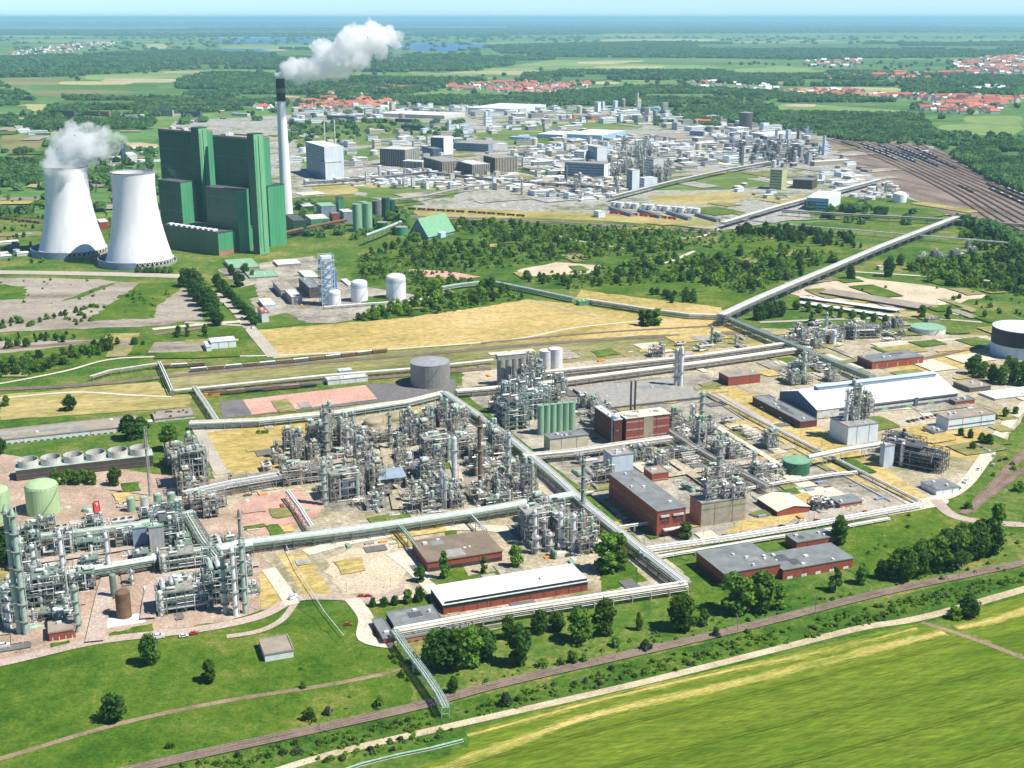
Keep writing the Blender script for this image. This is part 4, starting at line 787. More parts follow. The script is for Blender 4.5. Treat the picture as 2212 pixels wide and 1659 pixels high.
for x0, x1 in ((.12, .42), (.56, .92)): m = MB(); m.box(t.a * x0, t.a * x1, -.1, .05, 9.5, 11.8); t.part('gate', m, 'brickdark'); m = MB(); m.box(t.a * x0, t.a * x1, -.7, .05, 14, 15.2); t.part('canopy', m, 'offwhite')
m = MB(); m.box(t.a * .2, t.a, -3, 0, 6, 6.6); t.part('loading_roof', m, 'offwhite')
B('stair_block', 'grey block with pale roof at the far end of the tall brick hall', 'building', (1322, 985), (1306, 968), (1368, 975), 'bluewhite', 'concrete', base=1030)
B('brick_tower_block', 'small square brick block amid the pipes right of the tall hall', 'building', (1409, 1024), (1393, 1008), (1444, 1015), 'brick', 'rooftan', base=1046, bands=[(2.5, 3.1, 'tan', 'concrete_band')])
t = B('factory_building', 'red brick factory with cream roof, grey bands and pale central strip', 'building', (1353, 905), (1336, 888), (1447, 895), 'brick', 'roofcream', base=964, over=.5, bands=[(5.6, 6.8, 'concrete', 'concrete_band'), (11.6, 12.8, 'concrete', 'concrete_band'), (17.6, 18.6, 'concrete', 'concrete_band')], lbands=[(0.2, 19, 'brickdark', 'shade_tinted_brick')])  # shade of the left face painted as darker brick
m = MB(); m.box(t.a * .4, t.a * .62, -.25, 0, 0, t.h - .1); t.part('pale_strip', m, 'tan')
t = B('factory_building', 'dark brick factory part with vents on its roof, left of the cream roof', 'building', (1327, 908), (1282, 882), (1344, 903), 'brickdark', 'offwhite', base=966, units=6)
x, y = P(1329, 962); t = Thing('stair_tower', 'slim grey-green round stair tower between the brick factory parts', 'tower', x, y); m = MB(); m.rev([(3, 0), (3, 23), (.3, 25)], 16); t.part('shell', m, 'bluewhite'); m = MB(); m.ring(3, 3.5, 12, 12.6, 16); t.part('gallery', m, 'steel')
for i, cx in enumerate((1362, 1371)):
    x, y = P(cx, 898); t = Thing('exhaust_stack', f"{['left', 'right'][i]} of the two thin dark stacks behind the cream roof", 'stack', x, y); m = MB(); m.rev([(.9, 0), (.8, 28)], 10); t.part('shaft', m, 'steeldark'); m = MB(); m.rev([(1, 28), (1, 29)], 10); t.part('cap', m, 'steel')
B('warehouse', 'very wide flat warehouse roof behind the cream-roofed factory', 'building', (1300, 882), (1230, 850), (1520, 850), 'purplegrey', 'concrete', base=892, units=5, over=.3)
t = B('beige_shed', 'windowless beige shed with dark grey roof below the green silos', 'building', (1188, 949), (1178, 935), (1271, 938), 'cream', 'roofgrey', base=988, over=.4)
t = B('long_hall', 'long low white hall with tan roof at the left edge', 'hall', (-60, 957), (-130, 925), (300, 913), 'white', 'rooftan', base=972, wins=[('r', 26, 2.4, 1.2, 2.4, 'winlight')], units=2)
B('flat_building', 'low pale building with box vents left of the pipe bridge', 'building', (334, 906), (318, 893), (420, 889), 'offwhite', 'rooftan', base=916, units=8, unitm='steeldark')
B('grey_shed', 'brick building with grey roof and pale frames at the upper right', 'building', (1884, 782), (1852, 770), (1995, 769), 'brick', 'roofgrey', base=802, over=.4, wins=[('r', 5, 1.2, .3, 6, 'tan')], lbands=[(.3, 7, 'brickdark', 'shade_tinted_brick')])  # left side darkened in colour for its shade
B('brick_store', 'small brick store with pinkish roof beside the long pipelines', 'building', (1574, 815), (1553, 804), (1643, 809), 'brick', 'rooftan', base=838, over=.3, lbands=[(.3, 6, 'brickdark', 'shade_tinted_brick')])  # shaded left side painted in darker brick
# big white-roofed hall, gable
h = 17; n = P(1766, 886, 9)
t = Thing('assembly_hall', 'big hall with shining white pitched roof and blue gable', 'hall', n[0], n[1], G1); a = 131; b = 62; e = 9.0
l_ = P(1689, 845, 9); b = math.dist(l_, n); r_ = P(2064, 846, 9); a = (r_[0] - n[0]) * math.cos(G1) + (r_[1] - n[1]) * math.sin(G1)
m = MB(); m.box(0, a, 0, b, 0, e); m.add([(0, 0, e), (0, b, e), (0, b / 2, h), (a, 0, e), (a, b, e), (a, b / 2, h)], [(0, 2, 1), (3, 4, 5)]); t.part('wall', m, 'offwhite')
for s_ in (0, 1): m = MB(); ya, yb = ((-.6, b / 2) if s_ == 0 else (b + .6, b / 2)); m.quad((-.6, ya, e + .05), (a + .6, ya, e + .05), (a + .6, yb, h + .2), (-.6, yb, h + .2)); t.part('roof', m, 'whiteroof')
m = MB(); m.add([(-.1, 1, .2), (-.1, b - 1, .2), (-.1, b - 1, e), (-.1, b / 2, h - .3), (-.1, 1, e)], [(0, 4, 3, 2, 1)]); t.part('gable', m, 'bluegable')
m = MB(); m.box(a * .12, a * .97, b * .5 - 3, b * .5 + 3, h - .5, h + 2.2); t.part('roof_monitor', m, 'bluegrey'); m = MB(); m.box(a * .11, a * .98, b * .5 - 3.5, b * .5 + 3.5, h + 2.2, h + 2.6); t.part('monitor_roof', m, 'bluewhite')
for za, zb, mm in ((6.2, 7.6, 'window'), (1.5, 4.2, 'winlight')): m = MB(); m.box(a * .15, a - 1, -.1, .05, za, zb); t.part('window_band', m, mm)
for q in (.45, .62, .78): m = MB(); m.box(a * q, a * q + 6, -.25, .02, 0, 4.5); t.part('gate', m, 'greensilo')
for q in (.3, .68): m = MB(); m.box(a * q, a * q + 3, -.8, .02, 0, 9.5); t.part('buttress', m, 'winlight')
block(n[0] + a / 2 * math.cos(G1) - b / 2 * math.sin(G1), n[1] + a / 2 * math.sin(G1) + b / 2 * math.cos(G1), G1, a / 2 + 2, b / 2 + 2)
B('brick_wing', 'dark brick wing with grey roof left of the blue gable', 'building', (1729, 911), (1620, 869), (1765, 904), 'brickdark', 'roofgrey', base=930, lbands=[(2, 3.6, 'winlight', 'window_band')])
B('red_annex', 'red annex at the right end of the white-roofed hall', 'building', (2064, 868), (2055, 852), (2106, 862), 'brick', 'roofgrey', base=881)
B('office_block', 'white office block with tan roof and rows of windows', 'building', (2050, 906), (2022, 897), (2151, 893), 'palewhite', 'rooftan', base=935, bands=[(1.2, 2.3, 'winlight', 'window_band'), (4.4, 5.5, 'winlight', 'window_band')])
B('small_shed', 'low pale shed with grey roof left of the office block', 'shed', (2019, 934), (1993, 924), (2043, 930), 'offwhite', 'roofgrey', base=945)
B('small_shed', 'white-roofed sheds at the right edge beyond the office block', 'shed', (2150, 862), (2116, 846), (2260, 838), 'offwhite', 'whiteroof', base=870); B('small_shed', 'long shed with brown roof beyond the red annex', 'shed', (2095, 838), (2062, 818), (2140, 825), 'darkconc', 'rooftan', base=852)
t = B('filter_building', 'pale grey windowless block beneath the dark process tower', 'building', (1833, 922), (1792, 906), (1898, 914), 'palewhite', 'concrete', base=966)
B('stair_tower', 'tall pale grey-blue stair tower beside the dark open structure', 'tower', (1912, 964), (1904, 957), (1933, 958), 'bluewhite', 'concrete', base=1014)
B('pump_house', 'pale pump house with grey-green roof at the road bend', 'building', (2023, 1059), (1987, 1046), (2072, 1050), 'palewhite', 'roofgrey', base=1075, over=.3)
B('brick_shed', 'small brick shed with grey roof left of the double pipeline', 'building', (1815, 1089), (1791, 1078), (1863, 1083), 'brickpale', 'roofgrey', base=1103, over=.6, wins=[('r', 3, 1.6, .8, 2.2, 'white')])
t = B('store_shed', 'broad shed with cream pitched roof and brick walls', 'building', (1680, 1098), (1633, 1074), (1749, 1086), 'brick', 'roofcream', base=1121, gable=('y', 5.0), lbands=[(.5, 4, 'brickdark', 'shade_tinted_brick')])  # darker brick stands for shade on the left wall
B('panel_building', 'beige panel-fronted building with process equipment on top', 'building', (1516, 1088), (1491, 1070), (1613, 1078), 'tan', 'concrete', base=1143, bands=[(3.5, 4.3, 'concrete', 'concrete_band'), (8.5, 9.3, 'concrete', 'concrete_band'), (12, 12.8, 'greensteel', 'platform_edge')])
B('flat_building', 'brick building with patched brown flat roof by the poplars', 'building', (924, 1215), (890, 1170), (1084, 1184), 'brick', 'roofbrown', base=1242, over=.5, units=4, bands=[(2, 4, 'window', 'window_band')])
B('control_house', 'little brick house with pale roof at the lower left corner', 'building', (105, 1368), (84, 1345), (162, 1358), 'brick', 'rooftan', base=1392, wins=[('r', 4, .5, .2, 3.4, 'offwhite')])
B('loco_shed', 'long white shed standing over the railway', 'building', (708, 822), (703, 815), (794, 810), 'white', 'offwhite', base=836); B('cabin', 'white cabin perched above the long white shed', 'building', (733, 802), (730, 797), (760, 795), 'bluewhite', 'white', base=818)
B('white_barn', 'pair of white sheds beside the concrete road junction', 'building', (456, 740), (450, 732), (509, 731), 'palewhite', 'whiteroof', base=760); B('white_barn', 'smaller white shed with skewed front left of the pair', 'building', (446, 750), (432, 742), (456, 745), 'palewhite', 'offwhite', base=765)
B('long_barn', 'long low barn with cream roof and shaded open side', 'building', (1745, 644), (1735, 634), (1760, 636), 'timber', 'roofdark', base=652)
for i, (n_, l2, r2, rf, lab, bs) in enumerate([((1990, 668), (1770, 632), (2008, 662), 'rooftan', 'longest low barn with tan roof at the upper right', 676), ((1935, 672), (1728, 643), (1945, 668), 'whiteroof', 'narrow low shed with white roof before the longest barn', 677), ((1922, 684), (1724, 655), (1932, 680), 'whiteroof', 'second narrow shed with white roof, nearest of the three', 689)]):
    n = P(*n_, 4); l3 = P(*l2, 4); ang = math.atan2(n[1] - l3[1], n[0] - l3[0]); le = math.dist(n, l3); wd = [26, 9, 8][i]
    t = Thing('long_barn', lab, 'barn', l3[0], l3[1], ang); m = MB(); m.box(0, le, .5, wd, 0, 4); t.part('wall', m, 'timber'); m = MB(); m.box(-.5, le + .5, -.3, wd + .5, 4, 4.6); t.part('roof', m, rf); block((n[0] + l3[0]) / 2, (n[1] + l3[1]) / 2, ang, le / 2, wd)
B('small_shed', 'grey-roofed cabin beside the dark conifer at the upper right', 'shed', (2005, 690), (1999, 682), (2030, 686), 'concrete', 'roofgrey', base=700); B('ruined_house', 'dark little house with grey roof left of the pipe grid', 'building', (1760, 702), (1746, 694), (1770, 699), 'brickdark', 'roofgrey', base=714); B('small_house', 'cream house half hidden by trees beyond the wide pipeline', 'building', (1900, 576), (1894, 570), (1910, 574), 'cream', 'offwhite', base=586)
# ---------------------------------------------------------------- tanks and silos
tank('storage_tank', 'big round grey metal tank with shallow cone roof', 'tank', 930, 845, 43.5, 781, 'greytank', 'tankroof', 'cone')
tank('green_tank', 'round green tank with bright green roof beside the white pipeline', 'tank', 1718, 1034, 29, 994, 'greentankdark', 'greenroof', 'cone')
tank('green_tank', 'large pale green storage tank at the left', 'tank', 97, 1122, 35, 1050, 'greentank', 'greentank', 'dome'); tank('green_tank', 'pale green tank cut by the left edge of the view', 'tank', -5, 1135, 32, 1062, 'greentank', 'greentank', 'dome')
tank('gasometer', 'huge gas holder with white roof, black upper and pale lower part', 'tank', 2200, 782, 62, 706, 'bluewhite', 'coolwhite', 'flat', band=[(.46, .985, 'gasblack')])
tank('water_tank', 'wide low white tank with turquoise roof', 'tank', 2003, 728, 37, 706, 'white', 'greenpale', 'flat')
for i, cx in enumerate((1083, 1097, 1111, 1127)):
    tank('concrete_silo', f'tall grey concrete silo, {ORD[i]} from the left of the tight row', 'silo', cx, 838 - i * 1.2, 9.5, 772, 'concrete', 'concrete', 'flat', stair=False)
B('silo_headhouse', 'grey head house over the row of concrete silos', 'building', (1076, 769), (1073, 761), (1138, 763), 'concrete', 'offwhite', h=32, z0=28, par=.3, blk=False)
for i, (cx, b_, tp) in enumerate([(1180, 804, 757), (1200, 804, 753)]): tank('white_silo', f"{['left', 'right'][i]} of the two white tanks behind the concrete silos", 'tank', cx, b_, 15, tp, 'white', 'white', 'cone', stair=False)
for i in range(6): tank('green_silo', f'pale green silo, {ORD[i]} from the left of the front row', 'silo', 1168 + i * 13.4, 945 - i * 2.2, 7.1, 876 - i * 1.5, 'greensilo', 'greenpale', 'cone', stair=False)
for i in range(0): tank('green_silo', f'dark green silo behind the front silo row, {ORD[i]} from the left', 'silo', 1088 + i * 17, 938 - i * 3, 8, 868 - i * 2, 'green', 'greenpipe', 'cone', stair=False)
for i, (cx, b_, r_, tp, s_) in enumerate([(285, 1112, 9, 1077, 'greensilo'), (314, 1110, 9, 1075, 'silver'), (343, 1104, 9, 1068, 'greensilo'), (372, 1102, 9, 1066, 'greensilo')]):
    tank('process_tank', f'slim upright green-grey vessel, {ORD[i]} from the left of the short row', 'vessel', cx, b_, r_, tp, s_, 'greenpipe', 'dome', stair=False)
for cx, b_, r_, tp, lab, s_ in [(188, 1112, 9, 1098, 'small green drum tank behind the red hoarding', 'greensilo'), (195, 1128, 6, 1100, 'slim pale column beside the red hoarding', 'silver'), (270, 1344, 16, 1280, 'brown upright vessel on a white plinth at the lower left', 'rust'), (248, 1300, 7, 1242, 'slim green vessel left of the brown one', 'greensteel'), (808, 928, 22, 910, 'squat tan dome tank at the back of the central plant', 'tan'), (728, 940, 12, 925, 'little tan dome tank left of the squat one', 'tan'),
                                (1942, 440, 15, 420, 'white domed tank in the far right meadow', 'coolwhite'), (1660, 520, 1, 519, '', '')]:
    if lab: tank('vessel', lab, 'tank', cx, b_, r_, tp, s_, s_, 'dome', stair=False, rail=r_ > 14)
m = MB(); m.rev([(3.2, 0), (3.2, 1.2)], 24)
# white plinth wall
# cooling cell bank
h = 9.0; n = P(34, 1017, h); r_ = P(330, 984, h); ang = math.atan2(r_[1] - n[1], r_[0] - n[0]); L_ = math.dist(n, r_)
t = Thing('cooling_cells', 'long dark-sided cooling cell block at the left', 'building', n[0], n[1], ang); wd = 14
m = MB(); m.box(0, L_, 0, wd, 0, h); t.part('wall', m, 'timber'); m = MB(); m.box(-.4, L_ + .4, -.4, wd + .4, h, h + .4); t.part('roof', m, 'greenpipe')
for z in (h * .3, h * .6, h * .9): m = MB(); m.box(0, L_, -.15, 0, z, z + .25); t.part('slat', m, 'purplegrey')
block(n[0] + L_ / 2 * math.cos(ang), n[1] + L_ / 2 * math.sin(ang), ang, L_ / 2 + 3, wd + 3)
for k in range(6):
    x = L_ * (k + .55) / 6.1; y = wd * .5; r0 = 6.6
    f = Thing('fan_stack', f'round open fan stack on the cooling block, {ORD[k]} from the left', 'fan', n[0] + x * math.cos(ang) - y * math.sin(ang), n[1] + x * math.sin(ang) + y * math.cos(ang), 0, 'fan stacks on the cooling block', z=h + .4)
    m = MB(); m.ring(r0 - .3, r0, 0, 4.6, 32); f.part('cylinder', m, 'offwhite'); m = MB(); m.rev([(r0 - .4, .3), (.2, .3)], 24); f.part('shaft_floor', m, 'steeldark')
    for q in range(5):
        m = MB(); a = q * 1.2566 + k; c, s = math.cos(a), math.sin(a); m.add([(c * .5 - s * .6, s * .5 + c * .6, 2.2), (c * .5 + s * .6, s * .5 - c * .6, 2.6), (c * 5.8 + s * .5, s * 5.8 - c * .5, 2.7), (c * 5.8 - s * .5, s * 5.8 + c * .5, 2.3)], [(0, 1, 2, 3)]); f.part('blade', m, 'steel')
    m = MB(); m.rev([(.8, 1.8), (.8, 3)], 10); f.part('hub', m, 'steel')
# ---------------------------------------------------------------- pipe bridges
pw, al, bp, gp = 'pipewhite', 'alu', 'beigepipe', 'greenpipe'
rack('wide green-framed pipe bridge crossing the middle of the plant', [(330, 1208), (545, 1171), (720, 1150), (870, 1129), (1010, 1108), (1130, 1088), (1240, 1068)], 7.5, 9, [(-3.6, .5, gp), (-2.3, .55, al), (-.9, .4, gp), (.3, .6, pw), (1.7, .45, gp), (2.9, .5, al), (3.9, .4, gp)], 11, 'greensteel')
rack('long diagonal pipe bridge with white insulated pipes down to the front corner', [(960, 848), (1040, 902), (1120, 962), (1200, 1030), (1272, 1096), (1370, 1175), (1482, 1262)], 7, 8, [(-3.2, .55, gp), (-2, .5, al), (-.7, .65, pw), (.9, .55, pw), (2.2, .5, bp), (3.2, .4, gp)], 12, 'greensteel', loops=[(5, .28, -4, 2.4)])
rack('long beige pipe bridge running from the front corner to the gatehouse', [(1482, 1262), (1280, 1292), (1060, 1326), (852, 1364)], 6.5, 6, [(-2.2, .4, bp), (-1, .85, pw), (.8, .5, bp), (2, .45, bp)], 11, 'offwhite')
rack('pale green pipe bridge leading down across the railway to the path', [(852, 1364), (880, 1405), (918, 1455), (948, 1500), (962, 1528)], 7, 3.4, [(-1.1, .45, gp), (.1, .4, al), (1.2, .4, gp)], 14, 'greenpipe', lattice=1.2)
rack('pale green and cream pipe bridge from the diagonal bridge past the red court', [(960, 848), (880, 868), (720, 892), (560, 908), (410, 914)], 6.5, 7, [(-2.5, .6, bp), (-1.2, .5, bp), (.2, .55, gp), (1.5, .5, bp), (2.6, .45, pw)], 12, 'greenpipe')
rack('ladder-like white pipe bridge linking the railway side to the court', [(420, 836), (445, 872), (468, 908)], 6, 3.6, [(-1.2, .4, pw), (0, .35, al), (1.2, .4, pw)], 16, 'offwhite', lattice=1)
rack('white pipe bridge dropping from the shunting shed to the railway', [(344, 782), (358, 812), (372, 845)], 6, 3.4, [(-1, .5, pw), (.8, .5, pw)], 12, 'greensteel')
rack('low grey pipe bridge along the front of the railway', [(372, 845), (520, 830), (700, 812), (880, 798), (1066, 778)], 5, 5, [(-1.6, .5, bp), (0, .5, pw), (1.5, .5, al)], 12, 'steel')
rack('grey pipe bridge beside the brick sheds at the left', [(196, 815), (238, 802), (345, 786)], 5, 5, [(-1.5, .6, 'steel'), (1, .6, 'offwhite')], 9, 'steel')
rack('broad cream double pipeline running past the green silos to the right', [(985, 846), (1150, 832), (1300, 812), (1500, 786), (1740, 752)], 6.5, 8, [(-3, .75, bp), (-1.3, .7, bp), (.6, .8, pw), (2.6, .7, bp)], 12, 'concrete')
rack('rear cream pipeline parallel to the broad double pipeline', [(1140, 808), (1320, 790), (1520, 768), (1700, 742)], 7, 6, [(-2, .7, bp), (0, .6, pw), (1.9, .7, bp)], 14, 'concrete')
rack('dark green lattice pipe bridge going down right past the grey-roofed brick building', [(1558, 682), (1640, 716), (1720, 748), (1800, 782), (1885, 816)], 8, 8, [(-2.8, .6, gp), (-1, .7, al), (.9, .6, gp), (2.6, .6, gp)], 16, 'greensteel', style='tower', lattice=1.6)
rack('very wide silver pipe bridge climbing to the rail yard', [(1558, 682), (1640, 644), (1720, 610), (1800, 577), (1900, 534), (1990, 499), (2080, 464)], 13, 10, [(-4, .9, al), (-2, .8, pw), (0, .9, al), (2, .8, bp), (4, .8, al)], 30, 'steel', style='tower', lattice=1.4)
rack('light green pipe bridge across the straw field', [(950, 622), (1000, 614), (1060, 608), (1150, 626), (1240, 645)], 6, 5, [(-1.5, .7, gp), (.2, .6, gp), (1.6, .6, gp)], 16, 'greenpipe', lattice=1.2)
rack('cream pipe bridge continuing over the straw field to the pipe junction', [(1268, 648), (1400, 668), (1490, 680), (1558, 682)], 6, 5, [(-1.5, .7, bp), (.2, .6, bp), (1.6, .6, pw)], 18, 'offwhite', lattice=1.2)
B('valve_house', 'small bright green valve house under the pipe bridge', 'building', (1252, 652), (1246, 646), (1280, 648), 'greenlight', 'greenroof', base=664)
rack('white double pipeline along the front grass strip', [(1385, 1188), (1500, 1172), (1600, 1158), (1760, 1132), (1990, 1090)], 4, 4, [(-1.4, .55, pw), (1.2, .6, pw)], 14, 'offwhite')
rack('lower white pipeline in front of the grass strip', [(1404, 1206), (1500, 1190), (1660, 1163), (1800, 1142), (1920, 1120)], 3, 3, [(-.8, .5, pw), (.8, .4, bp)], 14, 'offwhite')
rack('slim white pipeline slanting through the yellow grass to the road bend', [(1530, 850), (1620, 898), (1720, 950), (1830, 1004), (1920, 1050), (1985, 1083)], 4, 3, [(0, .65, pw), (-1.1, .35, bp)], 14, 'steel')
rack('second pale pipeline slanting beside the yellow grass', [(1500, 838), (1580, 890), (1660, 940), (1760, 995), (1925, 1085)], 1.4, 2.4, [(0, .45, al), (.9, .3, bp)], 14, 'steel')
rack('thick white pipe gallery from the green tank to the stair tower', [(1745, 992), (1820, 976), (1910, 962)], 9, 3.4, [(0, 1.5, pw)], 20, 'offwhite')
rack('white pipeline passing in front of the green tank', [(1600, 1058), (1700, 1040), (1800, 1025), (1850, 1020)], 4, 3.4, [(-.6, .6, pw), (.8, .4, pw)], 14, 'offwhite')
rack('grey lattice pipe rack across the left half of the plant', [(400, 1068), (500, 1045), (620, 1025), (700, 1012)], 8, 12, [(-5, .5, al), (-3, .4, 'steel'), (-1.2, .6, al), (.8, .5, 'steel'), (2.8, .5, al), (4.8, .4, pw)], 9, 'steel', lattice=2.2)
rack('white sloping pipe bridge dropping from the lattice rack to the wide bridge', [(622, 1062), (650, 1100), (674, 1138)], 7, 3, [(-.8, .55, pw), (.7, .5, pw)], 12, 'offwhite')
rack('green pipe bridge from the wide bridge down to the brown-roofed building', [(860, 1132), (885, 1160), (905, 1185)], 7, 3, [(-.7, .5, gp), (.8, .4, gp)], 12, 'greensteel')
rack('thin white pipe bridge from the wide bridge past the brown roof', [(1015, 1110), (1048, 1145)], 7, 2.4, [(0, .45, pw)], 12, 'greensteel')
rack('cream pipe bridge crossing the eastern plant toward the factory', [(1130, 985), (1240, 975), (1340, 960), (1450, 945)], 7.5, 7, [(-2.5, .6, bp), (-.8, .6, pw), (1, .5, 'steel'), (2.5, .6, bp)], 10, 'steel')
rack('grey pipe bridge slanting behind the small brick block', [(1440, 925), (1500, 965), (1580, 1010), (1660, 1050)], 7, 6, [(-2, .5, bp), (-.4, .5, al), (1.4, .5, 'steel')], 10, 'steel')
rack('short white pipe from the diagonal bridge to the tall brick hall', [(1335, 1140), (1405, 1130)], 6, 2, [(0, .6, pw)], 14, 'offwhite')
rack('white and green main pipe bridge through the lower left plant', [(20, 1262), (150, 1238), (330, 1208), (545, 1176)], 7.5, 8, [(-3, .5, gp), (-1.6, .6, pw), (0, .5, gp), (1.5, .75, pw), (3, .4, gp)], 10, 'greensteel')
rack('dark green rear pipe bridge of the lower left plant', [(60, 1160), (180, 1148), (300, 1132), (420, 1106)], 7.5, 7, [(-2.5, .4, gp), (-.8, .5, 'silver'), (1, .5, gp), (2.6, .4, gp)], 10, 'greensteel')
rack('green cross rack in the lower left plant', [(405, 1110), (440, 1168), (470, 1205)], 9, 7, [(-2, .45, gp), (-.4, .5, pw), (1.2, .45, gp)], 9, 'greensteel', lattice=1.8)
rack('grey pipeline along the far meadow', [(1690, 455), (1800, 462), (1960, 470), (2090, 478), (2300, 492)], 9, 6, [(-2, .9, 'steel'), (0, .9, al), (2, .8, 'steeldark')], 26, 'steeldark')
rack('second far pipeline below the grey one', [(1560, 470), (1700, 486), (1850, 498), (2020, 512), (2212, 528)], 8, 5, [(-1.5, .7, al), (1, .7, 'steel')], 26, 'steel')
rack('far pale pipeline running up into the chemical works', [(1560, 482), (1680, 446), (1760, 425), (1900, 388)], 10, 9, [(-3.4, .9, al), (-1.5, .9, pw), (.5, .9, 'steel'), (2.6, .9, pw)], 26, 'steel', lattice=1.4)
rack('farthest pale pipeline beside the white tank row', [(1320, 425), (1450, 392), (1560, 368), (1660, 350)], 10, 8, [(-3, .9, al), (-1, .9, pw), (1.4, .9, 'steel')], 26, 'steel', lattice=1.4)
rack('grey pipeline in front of the far silver works', [(660, 395), (800, 386), (920, 372), (1100, 392), (1300, 404)], 9, 8, [(-2.5, .9, 'steeldark'), (0, .9, al), (2.4, .9, 'steeldark')], 26, 'steeldark', lattice=1.4)
# ---------------------------------------------------------------- process equipment kits
LIB = {}
def rpipes(m, w, d, h, n, r, rnd, mi=0):
    for _ in range(n):
        p = [rnd.uniform(-w / 2, w / 2), rnd.uniform(-d / 2, d / 2), rnd.uniform(.6, h)]; pts = [tuple(p)]; last = -1
        for s in range(rnd.randint(3, 6)):
            ax = rnd.choice([a for a in (0, 1, 2) if a != last]); last = ax
            lim = (w / 2, d / 2, h)[ax]; lo = -lim if ax < 2 else .5; p[ax] = rnd.uniform(lo, lim); pts.append(tuple(p))
        m.path(pts, r * rnd.uniform(.7, 1.4), 5, mi)
def k_column(rnd, sh, fr, h, r):
    P_ = []; m = MB(); m.rev([(r, 0), (r, h * .55), (r * .92, h * .56), (r * .92, h - r * .6), (r * .6, h - r * .1), (.1, h)], 14); P_.append(('shell', m.mesh('shell', sh)))
    n = max(2, int(h / 7))
    for k in range(n):
        z = h * (k + 1) / (n + .3); m = MB(); m.ring(r + .1, r + 1.3, z, z + .15, 10); m.ring(r + 1.25, r + 1.3, z + 1, z + 1.1, 10)
        for a in range(5): q = a * 1.2566; m.bar(((r + 1.27) * math.cos(q), (r + 1.27) * math.sin(q), z), ((r + 1.27) * math.cos(q), (r + 1.27) * math.sin(q), z + 1.05), .08)
        P_.append(('platform', m.mesh('platform', fr)))
    m = MB()
    for o in (-.3, .3): m.bar((r + .7, o, 0), (r + .7, o, h * .97), .09)
    for k in range(int(h)): m.bar((r + .7, -.3, k + .5), (r + .7, .3, k + .5), .05)
    P_.append(('ladder', m.mesh('ladder', fr)))
    m = MB(); m.path([(0, 0, h), (0, 0, h + 1), (-r - .8, 0, h + 1), (-r - .8, 0, 1.2), (-r - 2.5, 0, 1.2)], .28, 6); P_.append(('pipe', m.mesh('pipe', 'alu')))
    return P_
